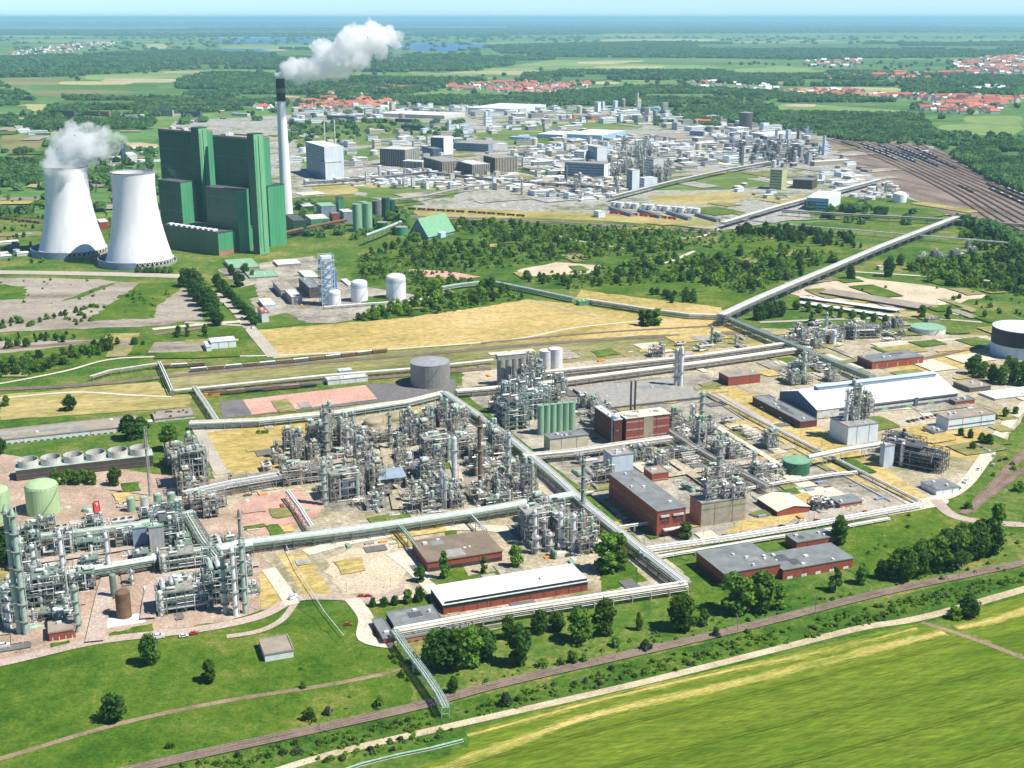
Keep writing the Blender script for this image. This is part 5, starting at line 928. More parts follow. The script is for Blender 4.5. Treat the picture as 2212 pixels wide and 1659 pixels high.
def k_frame(rnd, fr, pm, vm, w, d, h):
    P_ = []; m = MB(); nx = max(2, round(w / 5) + 1); ny = max(2, round(d / 5) + 1); lv = max(1, round(h / 4.5)); X = [-w / 2 + w * i / (nx - 1) for i in range(nx)]; Y = [-d / 2 + d * i / (ny - 1) for i in range(ny)]
    for x in X:
        for y in Y: m.bar((x, y, 0), (x, y, h + (1.1 if rnd.random() < .4 else 0)), .34)
    for l in range(1, lv + 1):
        z = h * l / lv
        for x in X: m.bar((x, Y[0], z), (x, Y[-1], z), .3)
        for y in Y: m.bar((X[0], y, z), (X[-1], y, z), .3)
        for i in range(nx - 1):
            if rnd.random() < .55: m.bar((X[i], Y[0], z - h / lv), (X[i + 1], Y[0], z), .2)
            if rnd.random() < .3: m.bar((X[i + 1], Y[-1], z - h / lv), (X[i], Y[-1], z), .2)
        for j in range(ny - 1):
            if rnd.random() < .45: m.bar((X[0], Y[j], z - h / lv), (X[0], Y[j + 1], z), .2)
    P_.append(('frame', m.mesh('frame', fr)))
    for l in range(1, lv + 1):
        z = h * l / lv + .12; m = MB(); x0 = X[0] if rnd.random() < .6 else X[min(1, nx - 2)]; x1 = X[-1] if rnd.random() < .7 else X[-2] if nx > 2 else X[-1]
        if l == lv and nx > 2: x1 = max(x0 + 3, x1 - w * rnd.uniform(.25, .5))
        m.box(x0, x1, Y[0], Y[-1], z, z + .12)
        for yy in (Y[0], Y[-1]):
            for zz in (.55, 1.1): m.bar((x0, yy, z + zz), (x1, yy, z + zz), .07)
            for k in range(int((x1 - x0) / 2)): m.bar((x0 + 2 * k, yy, z), (x0 + 2 * k, yy, z + 1.1), .07)
        P_.append(('deck', m.mesh('deck', rnd.choice(['grating', 'grating', fr, 'steel']))))
        for _ in range(rnd.randint(2, 4 + int(w / 12))):
            m = MB(); r = rnd.uniform(.5, 1.4); x = rnd.uniform(x0 + r, x1 - r); y = rnd.uniform(Y[0] + r, Y[-1] - r); hh = min(h / lv * .8, rnd.uniform(2, 4.5))
            if rnd.random() < .55: m.rev([(r, z + .3), (r, z + hh), (r * .6, z + hh + r * .4), (.1, z + hh + r * .5)], 10, cx=x, cy=y)
            else: m.tube((x - 2.2, y, z + r + .4), (x + 2.2, y, z + r + .4), r * .8, 10)
            P_.append(('drum', m.mesh('drum', rnd.choice(vm))))
    for _ in range(1 + int(w / 9)):
        if rnd.random() < .55:
            a_, b_, c_ = rnd.uniform(2, 4.5), rnd.uniform(2, 4), rnd.uniform(2.5, h * .6); x = rnd.uniform(-w / 2 + a_ / 2, w / 2 - a_ / 2); y = rnd.uniform(-d / 2 + b_ / 2, d / 2 - b_ / 2); z0_ = rnd.choice((0, h / lv)); m = MB(); m.box(x - a_ / 2, x + a_ / 2, y - b_ / 2, y + b_ / 2, z0_ + .3, min(h + 1.5, z0_ + c_)); P_.append(('casing', m.mesh('casing', rnd.choice(['offwhite', 'panel', 'concrete', 'tan', 'bluewhite']))))
    m = MB(); r = rnd.uniform(.9, 1.5); x = rnd.uniform(-w / 2, w / 2); m.rev([(r, 0), (r, h * 1.05), (r * .6, h * 1.05 + r * .5), (.1, h * 1.05 + r * .6)], 12, cx=x, cy=-d / 2 + 1.2); P_.append(('column', m.mesh('column', rnd.choice(vm))))
    for mm in pm:
        m = MB(); rpipes(m, w * 1.05, d * 1.05, h, int(5 + w * d * h / 260), .25, rnd); P_.append(('pipework', m.mesh('pipework', mm)))
    m = MB(); z = 0; k = 0; y0 = Y[0] - 1.2
    while z < h - 1: m.bar((X[0] if k % 2 == 0 else X[1], y0, z), (X[1] if k % 2 == 0 else X[0], y0, z + h / lv), .35); m.bar((X[0], y0 - .5, z + h / lv), (X[1], y0 - .5, z + h / lv), .2); z += h / lv; k += 1
    P_.append(('stair', m.mesh('stair', fr))); return P_
def k_drum(rnd, sh, fr, L, r, z):
    P_ = []; m = MB(); m.path([(-L / 2 - r * .5, 0, z + r), (-L / 2 - r * .2, 0, z + r), (L / 2 + r * .2, 0, z + r), (L / 2 + r * .5, 0, z + r)], r, 14)
    for i in list(range(14)) + list(range(42, 56)): v = m.v[i]; m.v[i] = (v[0], v[1] * .5, z + r + (v[2] - z - r) * .5)
    P_.append(('shell', m.mesh('shell', sh)))
    for x in (-L * .3, L * .3): m = MB(); m.box(x - .3, x + .3, -r * .8, r * .8, 0, z + r * .5); P_.append(('saddle', m.mesh('saddle', fr)))
    m = MB(); m.path([(0, 0, z + 2 * r), (0, 0, z + 2 * r + 1.2), (L * .3, 0, z + 2 * r + 1.2), (L * .3, r + 1, z + 2 * r + 1.2), (L * .3, r + 1, .4)], .22, 6); m.bar((-L / 2, r + .2, z + 2 * r), (L / 2, r + .2, z + 2 * r), .1); P_.append(('pipe', m.mesh('pipe', 'pipewhite'))); return P_
def k_exch(rnd, sh, fr, n):
    P_ = []
    for k in range(n): m = MB(); z = 1.2 + 1.9 * k; m.tube((-3.4, 0, z), (3.4, 0, z), .75, 10); m.tube((3.4, 0, z), (3.9, 0, z), .95, 10); P_.append(('shell', m.mesh('shell', sh)))
    m = MB()
    for x in (-2.2, 2.2):
        for y in (-1, 1): m.bar((x, y, 0), (x, y, .6 + 1.9 * n), .22)
        m.bar((x, -1, .5 + 1.9 * n), (x, 1, .5 + 1.9 * n), .2)
    P_.append(('frame', m.mesh('frame', fr))); return P_
def k_air(rnd, fr, w, d, z):
    P_ = []; m = MB()
    for x in np.linspace(-w / 2, w / 2, max(2, int(w / 5) + 1)):
        for y in (-d / 2, d / 2): m.bar((x, y, 0), (x, y, z), .3)
        m.bar((x, -d / 2, z), (x, d / 2, z), .3); m.bar((x, -d / 2, z * .5), (x, d / 2, z), .2)
    P_.append(('frame', m.mesh('frame', fr))); m = MB(); m.box(-w / 2, w / 2, -d / 2, d / 2, z, z + .9); P_.append(('housing', m.mesh('housing', 'silver')))
    for k in range(max(1, int(w / 4.5))): x = -w / 2 + (k + .5) * w / max(1, int(w / 4.5)); m = MB(); m.ring(1.5, 1.8, z + .9, z + 1.6, 14, cx=x); m.rev([(1.5, z + 1), (.1, z + 1)], 12, cx=x); P_.append(('fan', m.mesh('fan', 'steel')))
    m = MB(); rpipes(m, w, d, z, 4, .25, rnd); P_.append(('pipework', m.mesh('pipework', 'alu'))); return P_
def k_pipes(rnd, pm, fr, w, d, h, n):
    P_ = []
    for mm in pm: m = MB(); rpipes(m, w, d, h, n, .24, rnd); P_.append(('pipework', m.mesh('pipework', mm)))
    m = MB()
    for _ in range(4): x = rnd.uniform(-w / 2, w / 2); y = rnd.uniform(-d / 2, d / 2); m.bar((x, y, 0), (x, y, h * .8), .24); m.bar((x - 1.5, y, h * .8), (x + 1.5, y, h * .8), .22)
    P_.append(('post', m.mesh('post', fr)))
    for _ in range(2): m = MB(); x = rnd.uniform(-w / 2, w / 2); y = rnd.uniform(-d / 2, d / 2); m.box(x - 1, x + 1, y - .6, y + .6, 0, 1.4); P_.append(('pump', m.mesh('pump', rnd.choice(['greensteel', 'silver', 'blue', 'offwhite'])))) 
    return P_
def k_flue(rnd, sh, r, h):
    m = MB(); m.rev([(r * 1.5, 0), (r, h * .2), (r, h)], 12); P_ = [('shaft', m.mesh('shaft', sh))]; m = MB(); m.ring(r, r + .9, h * .8, h * .8 + .2, 10); m.ring(r, r + .9, h * .5, h * .5 + .2, 10); P_.append(('gallery', m.mesh('gallery', 'steel'))); return P_
def inst(parts, name, label, cat, x, y, ang, group=None, scale=1, zs=1, z=0):
    r = bpy.data.objects.new(name, None); COL.objects.link(r); r.location = (x, y, z); r.rotation_euler = (0, 0, ang); r.scale = (scale, scale, scale * zs)
    tag(r, label, cat, group)
    for n, me in parts: o = bpy.data.objects.new(n, me); COL.objects.link(o); o.parent = r
    return r
PAL = {  # frame, pipes, vessels
 'green': ('greensteel', ('pipewhite', 'alu'), ('silver', 'pipewhite', 'alu', 'greenpipe')),
 'grey': ('steel', ('beigepipe', 'alu'), ('silver', 'tan', 'alu', 'greenpipe')),
 'pale': ('concrete', ('beigepipe', 'pipewhite'), ('silver', 'offwhite', 'alu', 'greensilo')),
 'dark': ('steeldark', ('steel', 'alu'), ('steeldark', 'silver', 'steel'))}
def lib(pal, seed=1):
    if pal in LIB: return LIB[pal]
    rnd = random.Random(seed + hash(pal) % 1 + len(pal) * 7); fr, pm, vm = PAL[pal]; o = {}
    o['frame'] = [k_frame(rnd, fr, pm, vm, w, d, h) for w, d, h in ((9, 8, 9), (12, 8, 13), (10, 10, 17), (14, 9, 9), (8, 7, 22), (15, 10, 5))]
    o['mega'] = [k_frame(rnd, fr, pm, vm, w, d, h) for w, d, h in ((28, 12, 14), (22, 14, 20), (40, 13, 17), (18, 16, 28))]
    o['column'] = [k_column(rnd, rnd.choice(vm), fr, h, r) for h, r in ((16, 1.1), (22, 1.3), (12, 1.5), (28, 1.2), (9, 1.8))]
    o['drum'] = [k_drum(rnd, rnd.choice(vm), fr, L, r, z) for L, r, z in ((9, 1.4, 1), (7, 1.1, 3), (12, 1.6, .8))]
    o['exch'] = [k_exch(rnd, rnd.choice(vm), fr, n) for n in (1, 2, 3)]
    o['air'] = [k_air(rnd, fr, w, d, z) for w, d, z in ((14, 7, 8), (9, 6, 6))]
    o['pipes'] = [k_pipes(rnd, pm, fr, w, d, h, n) for w, d, h, n in ((10, 9, 4, 9), (12, 10, 7, 12), (9, 8, 2.5, 8))]
    LIB[pal] = o; return o
KN = {'frame': ('process_structure', 'steel structure', 'open steel structure with decks, drums and pipes'), 'column': ('distillation_column', 'column', 'upright column with ring platforms'), 'drum': ('pressure_drum', 'drum', 'horizontal drum on saddles'),
      'exch': ('heat_exchanger', 'heat exchanger', 'stacked heat exchanger shells'), 'air': ('air_cooler', 'air cooler', 'raised air cooler with fans'), 'pipes': ('pipe_cluster', 'pipework', 'low tangle of pipes and pumps')}
ZTREE = []
def mega(px, py, pal, i, label, ang=G1, scale=1, zs=1):
    x, y = P(px, py); inst(lib(pal)['mega'][i], 'process_structure', label, 'steel structure', x, y, ang, scale=scale, zs=zs); w, d = ((28, 12), (22, 14), (40, 13), (18, 16))[i]; block(x, y, ang, w / 2 * scale, d / 2 * scale)
def zone(poly, pal, where, cell=(11, 10), wt=(5, 2, 1.3, 1, .8, 4), g=G1, skip=.06, sc_=1.0, hs=1.0, seed=3):
    rnd = random.Random(seed); W = [P(*p) for p in poly]; c, s = math.cos(g), math.sin(g)
    U = [(x * c + y * s, -x * s + y * c) for x, y in W]; u0, u1 = min(p[0] for p in U), max(p[0] for p in U); v0, v1 = min(p[1] for p in U), max(p[1] for p in U)
    o = lib(pal); ks = list(KN); u = u0 + cell[0] / 2
    while u < u1:
        v = v0 + cell[1] / 2
        while v < v1:
            uu = u + rnd.uniform(-1.3, 1.3); vv = v + rnd.uniform(-1.3, 1.3); x, y = uu * c - vv * s, uu * s + vv * c
            if inside((x, y), W) and not occupied(x, y, 2.4) and rnd.random() > skip:
                k = rnd.choices(ks, wt)[0]; i = rnd.randrange(len(o[k])); nm, cat, desc = KN[k]; a = g + rnd.choice((0, math.pi / 2, math.pi, -math.pi / 2))
                col = {'green': 'green-framed', 'grey': 'grey', 'pale': 'pale', 'dark': 'dark'}[pal]
                h = {'frame': (9, 13, 17, 9, 22, 5), 'column': (16, 22, 12, 28, 9)}.get(k, (0,) * 6)[i]
                size = 'very tall ' if h > 20 else 'tall ' if h > 12 else 'low ' if 0 < h < 6 else ''
                inst(o[k][i], nm, f'{size}{col} {desc} {where}', cat, x, y, a, group=f'{cat}s {where}', scale=sc_ * rnd.uniform(.85, 1.1), zs=hs * rnd.uniform(.85, 1.15))
            v += cell[1]
        u += cell[0]
mega(400, 1318, 'green', 0, 'wide green-framed structure with white pipes at the lower left, left of two'); mega(487, 1298, 'green', 1, 'tall green-framed structure with white pipes at the lower left, right of two')
mega(402, 1228, 'green', 0, 'green-framed structure behind the two front ones', zs=.8); mega(100, 1305, 'green', 1, 'green-framed structure right of the twin tall columns', zs=.9); mega(365, 1175, 'green', 3, 'tall green-framed structure beside the grey clad tower', zs=.65)
mega(420, 1052, 'grey', 3, 'tall grey lattice structure right of the cooling block', G1 + 1.571, 1.05, .95); mega(450, 1100, 'grey', 0, 'lower grey lattice structure in front of the tall one', G1, .8); mega(405, 1022, 'grey', 1, 'grey structure behind the tall lattice one', G1, .9, .8)
mega(655, 1045, 'grey', 0, 'dark open frame where the lattice rack meets the refinery'); mega(748, 1078, 'grey', 1, 'big open furnace frame at the front of the refinery'); mega(900, 1040, 'grey', 2, 'long grey pipe structure across the refinery middle', G1, .9, .8); mega(690, 968, 'grey', 3, 'high lattice frame at the left of the refinery', G1, .9, .8)
mega(945, 1000, 'grey', 1, 'many-decked frame left of the shiny column'); mega(1015, 985, 'grey', 0, 'many-decked frame right of the shiny column', G1, 1, 1.1); mega(1165, 1165, 'pale', 1, 'pale many-decked structure before the wide bridge, left of two'); mega(1222, 1172, 'pale', 3, 'pale many-decked structure before the wide bridge, right of two', G1, .9, .7)
mega(1975, 1010, 'dark', 2, 'long dark open structure with many decks beside the stair tower', G1 + math.radians(-58), 1.05, .95); mega(1950, 985, 'dark', 0, 'shorter dark open structure at the far side of the long one', G1 + math.radians(-58), 1, 1.1)
mega(1105, 925, 'green', 3, 'tall green lattice with many platforms left of the silo row', G1, 1.2, .72); mega(1150, 905, 'green', 1, 'green lattice frame directly behind the silo row', G1, 1.15, .95); mega(1180, 872, 'green', 1, 'green lattice frame at the back of the silo group', G1, .9, .8); mega(1560, 1045, 'pale', 0, 'pale open structure behind the beige panel building', G1, .9); mega(1480, 990, 'pale', 2, 'long pale structure in the middle of the eastern plant', G1, .8, .6)
mega(1850, 732, 'grey', 2, 'long grey pipe grid at the upper right', G1 - .25, 1.1, .75); mega(1790, 742, 'grey', 0, 'grey open structure beside the white column at the upper right', G1, 1, .9); mega(1722, 808, 'green', 1, 'green lattice tower where the pipe bridges cross', G1, .7, .8)
Z1a = [(25, 1150), (180, 1140), (410, 1098), (430, 1150), (545, 1195), (548, 1290), (430, 1310), (340, 1320), (345, 1290), (225, 1270), (40, 1300)]
zone(Z1a, 'green', 'in the lower left plant', cell=(8.4, 8.4), skip=.1, hs=.72, seed=11)
zone([(20, 1280), (190, 1260), (195, 1372), (165, 1360), (70, 1385), (-10, 1390)], 'green', 'at the lower left corner', cell=(10, 10), wt=(5, 1.5, 1, 1, .3, 3), hs=.8, seed=12)
zone([(372, 1000), (425, 990), (485, 1090), (490, 1120), (420, 1130), (385, 1090)], 'grey', 'beside the cooling block', cell=(11, 11), wt=(8, 1, .5, .5, 1, 1), hs=.95, seed=13)
zone([(590, 985), (690, 950), (720, 1050), (560, 1030)], 'grey', 'left of the central plant', cell=(12, 12), wt=(5, 2, 1, 1, .5, 4), seed=14, skip=.3)
zone([(700, 940), (820, 960), (960, 905), (1060, 950), (1130, 1040), (1150, 1080), (1010, 1100), (880, 1118), (810, 1110), (760, 1090), (700, 1090), (690, 1030)], 'grey', 'in the central refinery', cell=(8.2, 8.2), skip=.02, hs=1.0, seed=15)
zone([(830, 1090), (1120, 1055), (1160, 1078), (1010, 1102), (840, 1122)], 'green', 'behind the wide pipe bridge', cell=(9, 8), wt=(3, 1, 2, 2, 1, 4), hs=.6, seed=16)
zone([(1115, 1115), (1245, 1095), (1275, 1150), (1270, 1205), (1180, 1215), (1130, 1195)], 'pale', 'in front of the wide pipe bridge', cell=(9.5, 9), wt=(6, 3, 1, 1, .2, 1.5), hs=1.1, seed=17)
zone([(1300, 960), (1450, 930), (1520, 905), (1600, 925), (1720, 1000), (1690, 1050), (1620, 1070), (1500, 1080), (1400, 1010), (1310, 985)], 'pale', 'in the eastern plant', cell=(8.6, 8.6), wt=(4, 1.4, 1.4, 1, .8, 4), skip=.05, hs=.85, seed=18)
zone([(1225, 985), (1300, 975), (1310, 1060), (1260, 1085)], 'pale', 'left of the tall brick hall', cell=(10, 10), wt=(4, 1, 2, 1, .5, 3), hs=.9, seed=19)
zone([(1070, 850), (1160, 828), (1240, 835), (1180, 880), (1120, 930), (1085, 925)], 'green', 'around the green silos', cell=(9, 9), wt=(8, 0, .3, .3, .3, 1), hs=.95, seed=20)
zone([(1255, 870), (1300, 860), (1330, 890), (1290, 930), (1250, 925)], 'pale', 'behind the brick factory', cell=(10, 10), wt=(5, 2, 1, 1, .3, 2), hs=.9, seed=21)
zone([(1135, 800), (1162, 796), (1168, 812), (1140, 818)], 'grey', 'between the concrete silos and white tanks', cell=(9, 9), wt=(9, 0, 0, 0, 0, 0), hs=1.0, seed=22)
zone([(1670, 748), (1760, 700), (1900, 705), (1990, 720), (1960, 738), (1840, 745), (1720, 765)], 'grey', 'in the north-eastern pipe field', cell=(13, 13), wt=(4, 1, 1.5, 1, 1, 5), hs=.85, seed=23)
zone([(1400, 770), (1480, 748), (1600, 735), (1640, 748), (1500, 775), (1420, 785)], 'pale', 'behind the cream pipelines', cell=(13, 12), wt=(2, 2, 3, 2, 1, 3), hs=.8, seed=24, skip=.35)
zone([(1690, 800), (1780, 780), (1870, 800), (1800, 830), (1700, 835)], 'pale', 'behind the white-roofed hall', cell=(12, 12), wt=(3, 1, 2, 1, 1, 4), hs=.8, seed=25, skip=.25)
zone([(1740, 1085), (1790, 1075), (1800, 1100), (1760, 1110)], 'dark', 'between the cream shed and the brick shed', cell=(9, 9), wt=(4, 2, 1, 1, 0, 3), hs=.7, seed=27)
zone([(1980, 552), (2110, 535), (2100, 560), (2010, 578)], 'grey', 'in the trees at the upper right', cell=(20, 16), wt=(4, 0, 1, 1, 0, 2), hs=.6, seed=28, sc_=.9)
zone([(955, 925), (1000, 905), (1080, 935), (1050, 950), (1000, 940)], 'pale', 'beside the diagonal pipe bridge', cell=(10, 10), hs=.8, seed=29, skip=.3)
zone([(0, 1290), (25, 1270), (28, 1385), (0, 1395)], 'green', 'at the left edge', cell=(10, 10), wt=(3, 1, 1, 1, 1, 3), hs=.8, seed=30)
zone([(480, 1040), (600, 1035), (640, 1052), (500, 1075)], 'grey', 'under the lattice rack', cell=(12, 10), wt=(1, .5, 2, 2, 1, 3), hs=.6, seed=31, skip=.3)
# process gear on the two blocks
for x_, y_, k, i, sc2, lab in [(1845, 948, 'frame', 4, 1.05, 'dark lattice process tower on the pale windowless block'), (1868, 944, 'frame', 2, .9, 'lower lattice tower right of the dark process tower'), (1828, 952, 'column', 1, 1, 'thin column left of the dark process tower')]:
    hz_ = HG(1833, 966, 922) + .5; x, y = P(x_, y_ - 44, hz_); inst(lib('grey')[k][i], KN[k][0], lab, KN[k][1], x, y, G1, scale=sc2, zs=1.1, z=hz_)
for x_, y_, i in [(1535, 1075, 1), (1570, 1072, 0), (1596, 1070, 3)]:
    hz_ = HG(1516, 1143, 1088) + .5; x, y = P(x_, y_, hz_); inst(lib('pale')['frame'][i], 'process_structure', 'pale steel structure standing on the beige panel building', 'steel structure', x, y, G1, scale=.85, z=hz_)
for i, (mx_, my_, u_, zz_) in enumerate([(400, 1318, -10.5, 14.3), (400, 1318, -6, 14.3), (487, 1298, -7, 20.3), (487, 1298, -3, 20.3)]):
    x, y = P(mx_, my_); x += u_ * math.cos(G1); y += u_ * math.sin(G1); inst(lib('green')['drum'][i % 3], 'pressure_drum', f'white rounded vessel high in the lower left plant, {ORD[i]} from the left', 'drum', x, y, G1 + 1.57, scale=.95, z=zz_)
# single tall landmarks
def mast(cx, base, top, r, m_, label, name='column_tower', cat='column', rings=3, par='pipe'):
    x, y = P(cx, base); h = HG(cx, base, top); t = Thing(name, label, cat, x, y)
    m = MB(); m.rev([(r * 1.15, 0), (r, h * .3), (r, h * .96), (r * .5, h)], 14); t.part('shell', m, m_)
    for k in range(rings): m = MB(); z = h * (k + 1) / (rings + .4); m.ring(r, r + 1.2, z, z + .2, 12); m.ring(r + 1.1, r + 1.2, z + 1, z + 1.1, 12); t.part('platform', m, 'steel')
    m = MB(); m.path([(0, 0, h), (0, 0, h + 1), (r + .7, 0, h + 1), (r + .7, 0, 1)], .2, 6); t.part(par, m, 'alu'); block(x, y, 0, r, r)
mast(1037, 1078, 898, 1.25, 'rust', 'slender brown stack rising over the central refinery', 'flue_stack', 'stack', 3)
mast(982, 1045, 942, 1.9, 'silver', 'shiny white cylinder column beside the brown stack', rings=1)
mast(884, 1022, 975, 2.2, 'silver', 'short fat white column in the middle of the refinery', rings=1)
mast(706, 992, 882, 1.6, 'concrete', 'tall pale column at the left of the central refinery', rings=5)
mast(843, 975, 888, 1.2, 'concrete', 'tall thin pale column behind the middle refinery frames', rings=4)
mast(702, 1095, 995, 1.5, 'greenpipe', 'tall green column at the left front of the refinery', rings=5)
mast(1258, 1112, 990, 1.1, 'greensteel', 'tall dark green stack beside the diagonal pipe bridge', 'flue_stack', 'stack', 4)
mast(972, 940, 905, 2.4, 'silver', 'stubby silver column by the diagonal bridge', rings=1)
mast(1515, 920, 845, 1.8, 'greenpipe', 'tall pale column right of the brick factory', rings=4); mast(1549, 1070, 955, 1.5, 'concrete', 'tallest pale column in the eastern plant', rings=5)
mast(1460, 842, 752, 2.0, 'offwhite', 'pair-like pale column before the cream pipelines', rings=3); mast(1470, 843, 748, 1.6, 'white', 'slim white column before the cream pipelines', rings=2); mast(1737, 812, 765, 1.2, 'white', 'white column at the end of the brick store', rings=1); mast(1800, 748, 712, 2.2, 'palewhite', 'pale column in the north-eastern pipe field', rings=1)
for i, (cx, b_, tp) in enumerate([(44, 1375, 1092), (58, 1378, 1098)]): mast(cx, b_, tp, 1.35, 'greenpipe', f"{['left', 'right'][i]} of the twin tall green columns at the lower left", rings=7)
mast(528, 1300, 1100, .8, 'greensteel', 'tall thin dark green stack at the right of the lower left plant', 'flue_stack', 'stack', 4); mast(137, 1190, 1140, 1.6, 'palewhite', 'white column behind the left main bridge', rings=2); mast(140, 1270, 1145, 1.2, 'pipewhite', 'tall white column left of the grey clad tower', rings=3); mast(237, 1250, 1150, 1.1, 'pipewhite', 'slim white column left of the dark scaffold', rings=3); mast(170, 1370, 1262, 1.4, 'greenpipe', 'green column beside the little brick house', rings=4)
mast(324, 1075, 925, .6, 'steel', 'tall thin grey pole at the end of the cooling block', 'flue_stack', 'stack', 1)
for i, (cx, b_, tp) in enumerate([(1155, 1185, 1100), (1210, 1190, 1105), (1238, 1195, 1108)]): mast(cx, b_, tp, 1.3, 'pipewhite', f'white column in the plant before the wide bridge, {ORD[i]} from the left', rings=3)
for i, (cx, b_, tp) in enumerate([(530, 1330, 1165), (510, 1335, 1180), (488, 1330, 1190)]): mast(cx, b_, tp, 1.2, ['greenpipe', 'pipewhite', 'greenpipe'][i], f'pipe-wrapped column at the lower left plant edge, {ORD[i]} from the right', rings=5)
B('clad_tower', 'plain grey clad tower standing in the lower left plant', 'tower', (321, 1140), (312, 1134), (352, 1130), 'panel', 'greensilo', base=1198); B('scaffold_block', 'dark blue-grey block left of the grey clad tower', 'building', (285, 1142), (275, 1138), (316, 1138), 'bluegrey', 'greensilo', base=1190)
t = Thing('office_bridge', 'tilted dark panel roof in the central refinery', 'roof', *P(822, 1075), G1); m = MB(); m.add([(0, 0, 12), (18, 0, 12), (18, 11, 15), (0, 11, 15), (0, 0, 12.3), (18, 0, 12.3), (18, 11, 15.3), (0, 11, 15.3)], [(3, 2, 1, 0), (4, 5, 6, 7), (0, 1, 5, 4), (1, 2, 6, 5), (2, 3, 7, 6), (3, 0, 4, 7)]); t.part('roof', m, 'bluegrey')
for x in (.5, 17.5):
    for y in (.5, 10.5): m = MB(); m.bar((x, y, 0), (x, y, 12.3 + y * .25), .35); t.part('post', m, 'steel')
B('grey_bund', 'grey flat-topped control building deep in the refinery', 'building', (740, 952), (722, 935), (835, 935), 'tan', 'rooftan', base=962, par=.2); B('control_house', 'concrete building at the right of the refinery', 'building', (1000, 1052), (985, 1036), (1082, 1035), 'concrete', 'rooftan', base=1066)
B('hoarding', 'bright red container beside the green tanks', 'container', (206, 1108), (197, 1085), (213, 1103), 'red', 'red', base=1116); B('hoarding', 'small red hut right of the pale green tank', 'container', (138, 1102), (132, 1098), (158, 1098), 'red', 'concrete', base=1106)
m = MB(); x, y = P(262, 1352); t = Thing('plinth', 'white plinth slab beneath the brown vessel', 'plinth', x, y, G1); m.box(-7, 12, -3, 8, 0, 1.6); t.part('slab', m, 'white')
# ---------------------------------------------------------------- trees
def crown_pts(rnd, kind, n, leaf):
    """leaf quads of a crown for a tree 10 units tall"""
    V = []; cl = []
    nc = {'broad': 26, 'poplar': 18, 'shrub': 10, 'cone': 16}[kind]
    for i in range(nc):
        a = rnd.uniform(0, 6.283)
        if kind == 'broad': z = rnd.uniform(-1, 1); q = math.sqrt(max(0, 1 - z * z)); rr = rnd.uniform(.45, .95); qq = 1 - max(0, z) * .35; cl.append((2.35 * q * rr * qq * math.cos(a), 2.35 * q * rr * qq * math.sin(a), 5.0 + 3.8 * z * rnd.uniform(.85, 1), rnd.uniform(1.15, 1.7)))
        elif kind == 'poplar': t = i / nc; q = 1.25 * math.sin(math.pi * min(1, .12 + t * .9)) ** .7; cl.append((q * .6 * math.cos(a), q * .6 * math.sin(a), 1.2 + 8 * t, rnd.uniform(.7, 1.05)))
        elif kind == 'cone': t = i / nc; q = 2.4 * (1 - t) ** .8; cl.append((q * .8 * math.cos(a), q * .8 * math.sin(a), 1 + 8.2 * t, rnd.uniform(.8, 1.3) * (1 - t * .5)))
        else: z = rnd.uniform(0, 1); q = math.sqrt(1 - z * z); cl.append((3.4 * q * rnd.uniform(.3, .9) * math.cos(a), 3.4 * q * rnd.uniform(.3, .9) * math.sin(a), 2 + 5 * z, rnd.uniform(1.4, 2.2)))
    V = np.empty((n * 4, 3)); rs = np.random.RandomState(rnd.randrange(10 ** 6))
    for i in range(n):
        c = cl[i % nc]; d = rs.normal(size=3); d /= np.linalg.norm(d); d[2] *= .85
        p = np.array(c[:3]) + d * c[3] * (rs.uniform(.55, 1.0))
        p[2] = max(p[2], .35); nn = d + rs.normal(size=3) * .45; nn /= np.linalg.norm(nn)
        x = np.cross(nn, [.3, .5, .8]); x /= np.linalg.norm(x); y = np.cross(nn, x); s = leaf * rs.uniform(.6, 1.25) / 2
        V[i * 4:(i + 1) * 4] = [p - x * s - y * s * .7, p + x * s * .8 - y * s, p + x * s + y * s * .8, p - x * s * .7 + y * s]
    return V
def quadmesh(name, V, m):
    me = bpy.data.meshes.new(name); n = len(V); me.vertices.add(n); me.vertices.foreach_set('co', V.astype(np.float32).ravel())
    me.loops.add(n); me.loops.foreach_set('vertex_index', np.arange(n, dtype=np.int32)); me.polygons.add(n // 4)
    me.polygons.foreach_set('loop_start', np.arange(0, n, 4, dtype=np.int32)); me.polygons.foreach_set('loop_total', np.full(n // 4, 4, dtype=np.int32))
    me.materials.append(M.get(m) or MATS[m]); me.update(calc_edges=True); return me
TP = {}; rt_ = random.Random(5)
def trunk_mesh(kind):
    m = MB()
    if kind in ('broad',):
        m.path([(0, 0, -.1), (.05, 0, 2), (-.1, .1, 4.2), (0, 0, 6.5)], .26, 7)
        for k in range(5): a = k * 1.26; m.tube((0, 0, 2.4 + k * .5), (1.9 * math.cos(a), 1.9 * math.sin(a), 4.6 + k * .6), .12, 5, r2=.04)
    elif kind in ('poplar', 'cone'): m.path([(0, 0, -.1), (0, 0, 3), (0, 0, 8.5)], .17, 6)
    else:
        for k in range(4): a = k * 1.6; m.tube((0, 0, 0), (1.6 * math.cos(a), 1.6 * math.sin(a), 3.4), .15, 5, r2=.05)
    return m.mesh('trunk' if kind != 'shrub' else 'stem', 'bark')
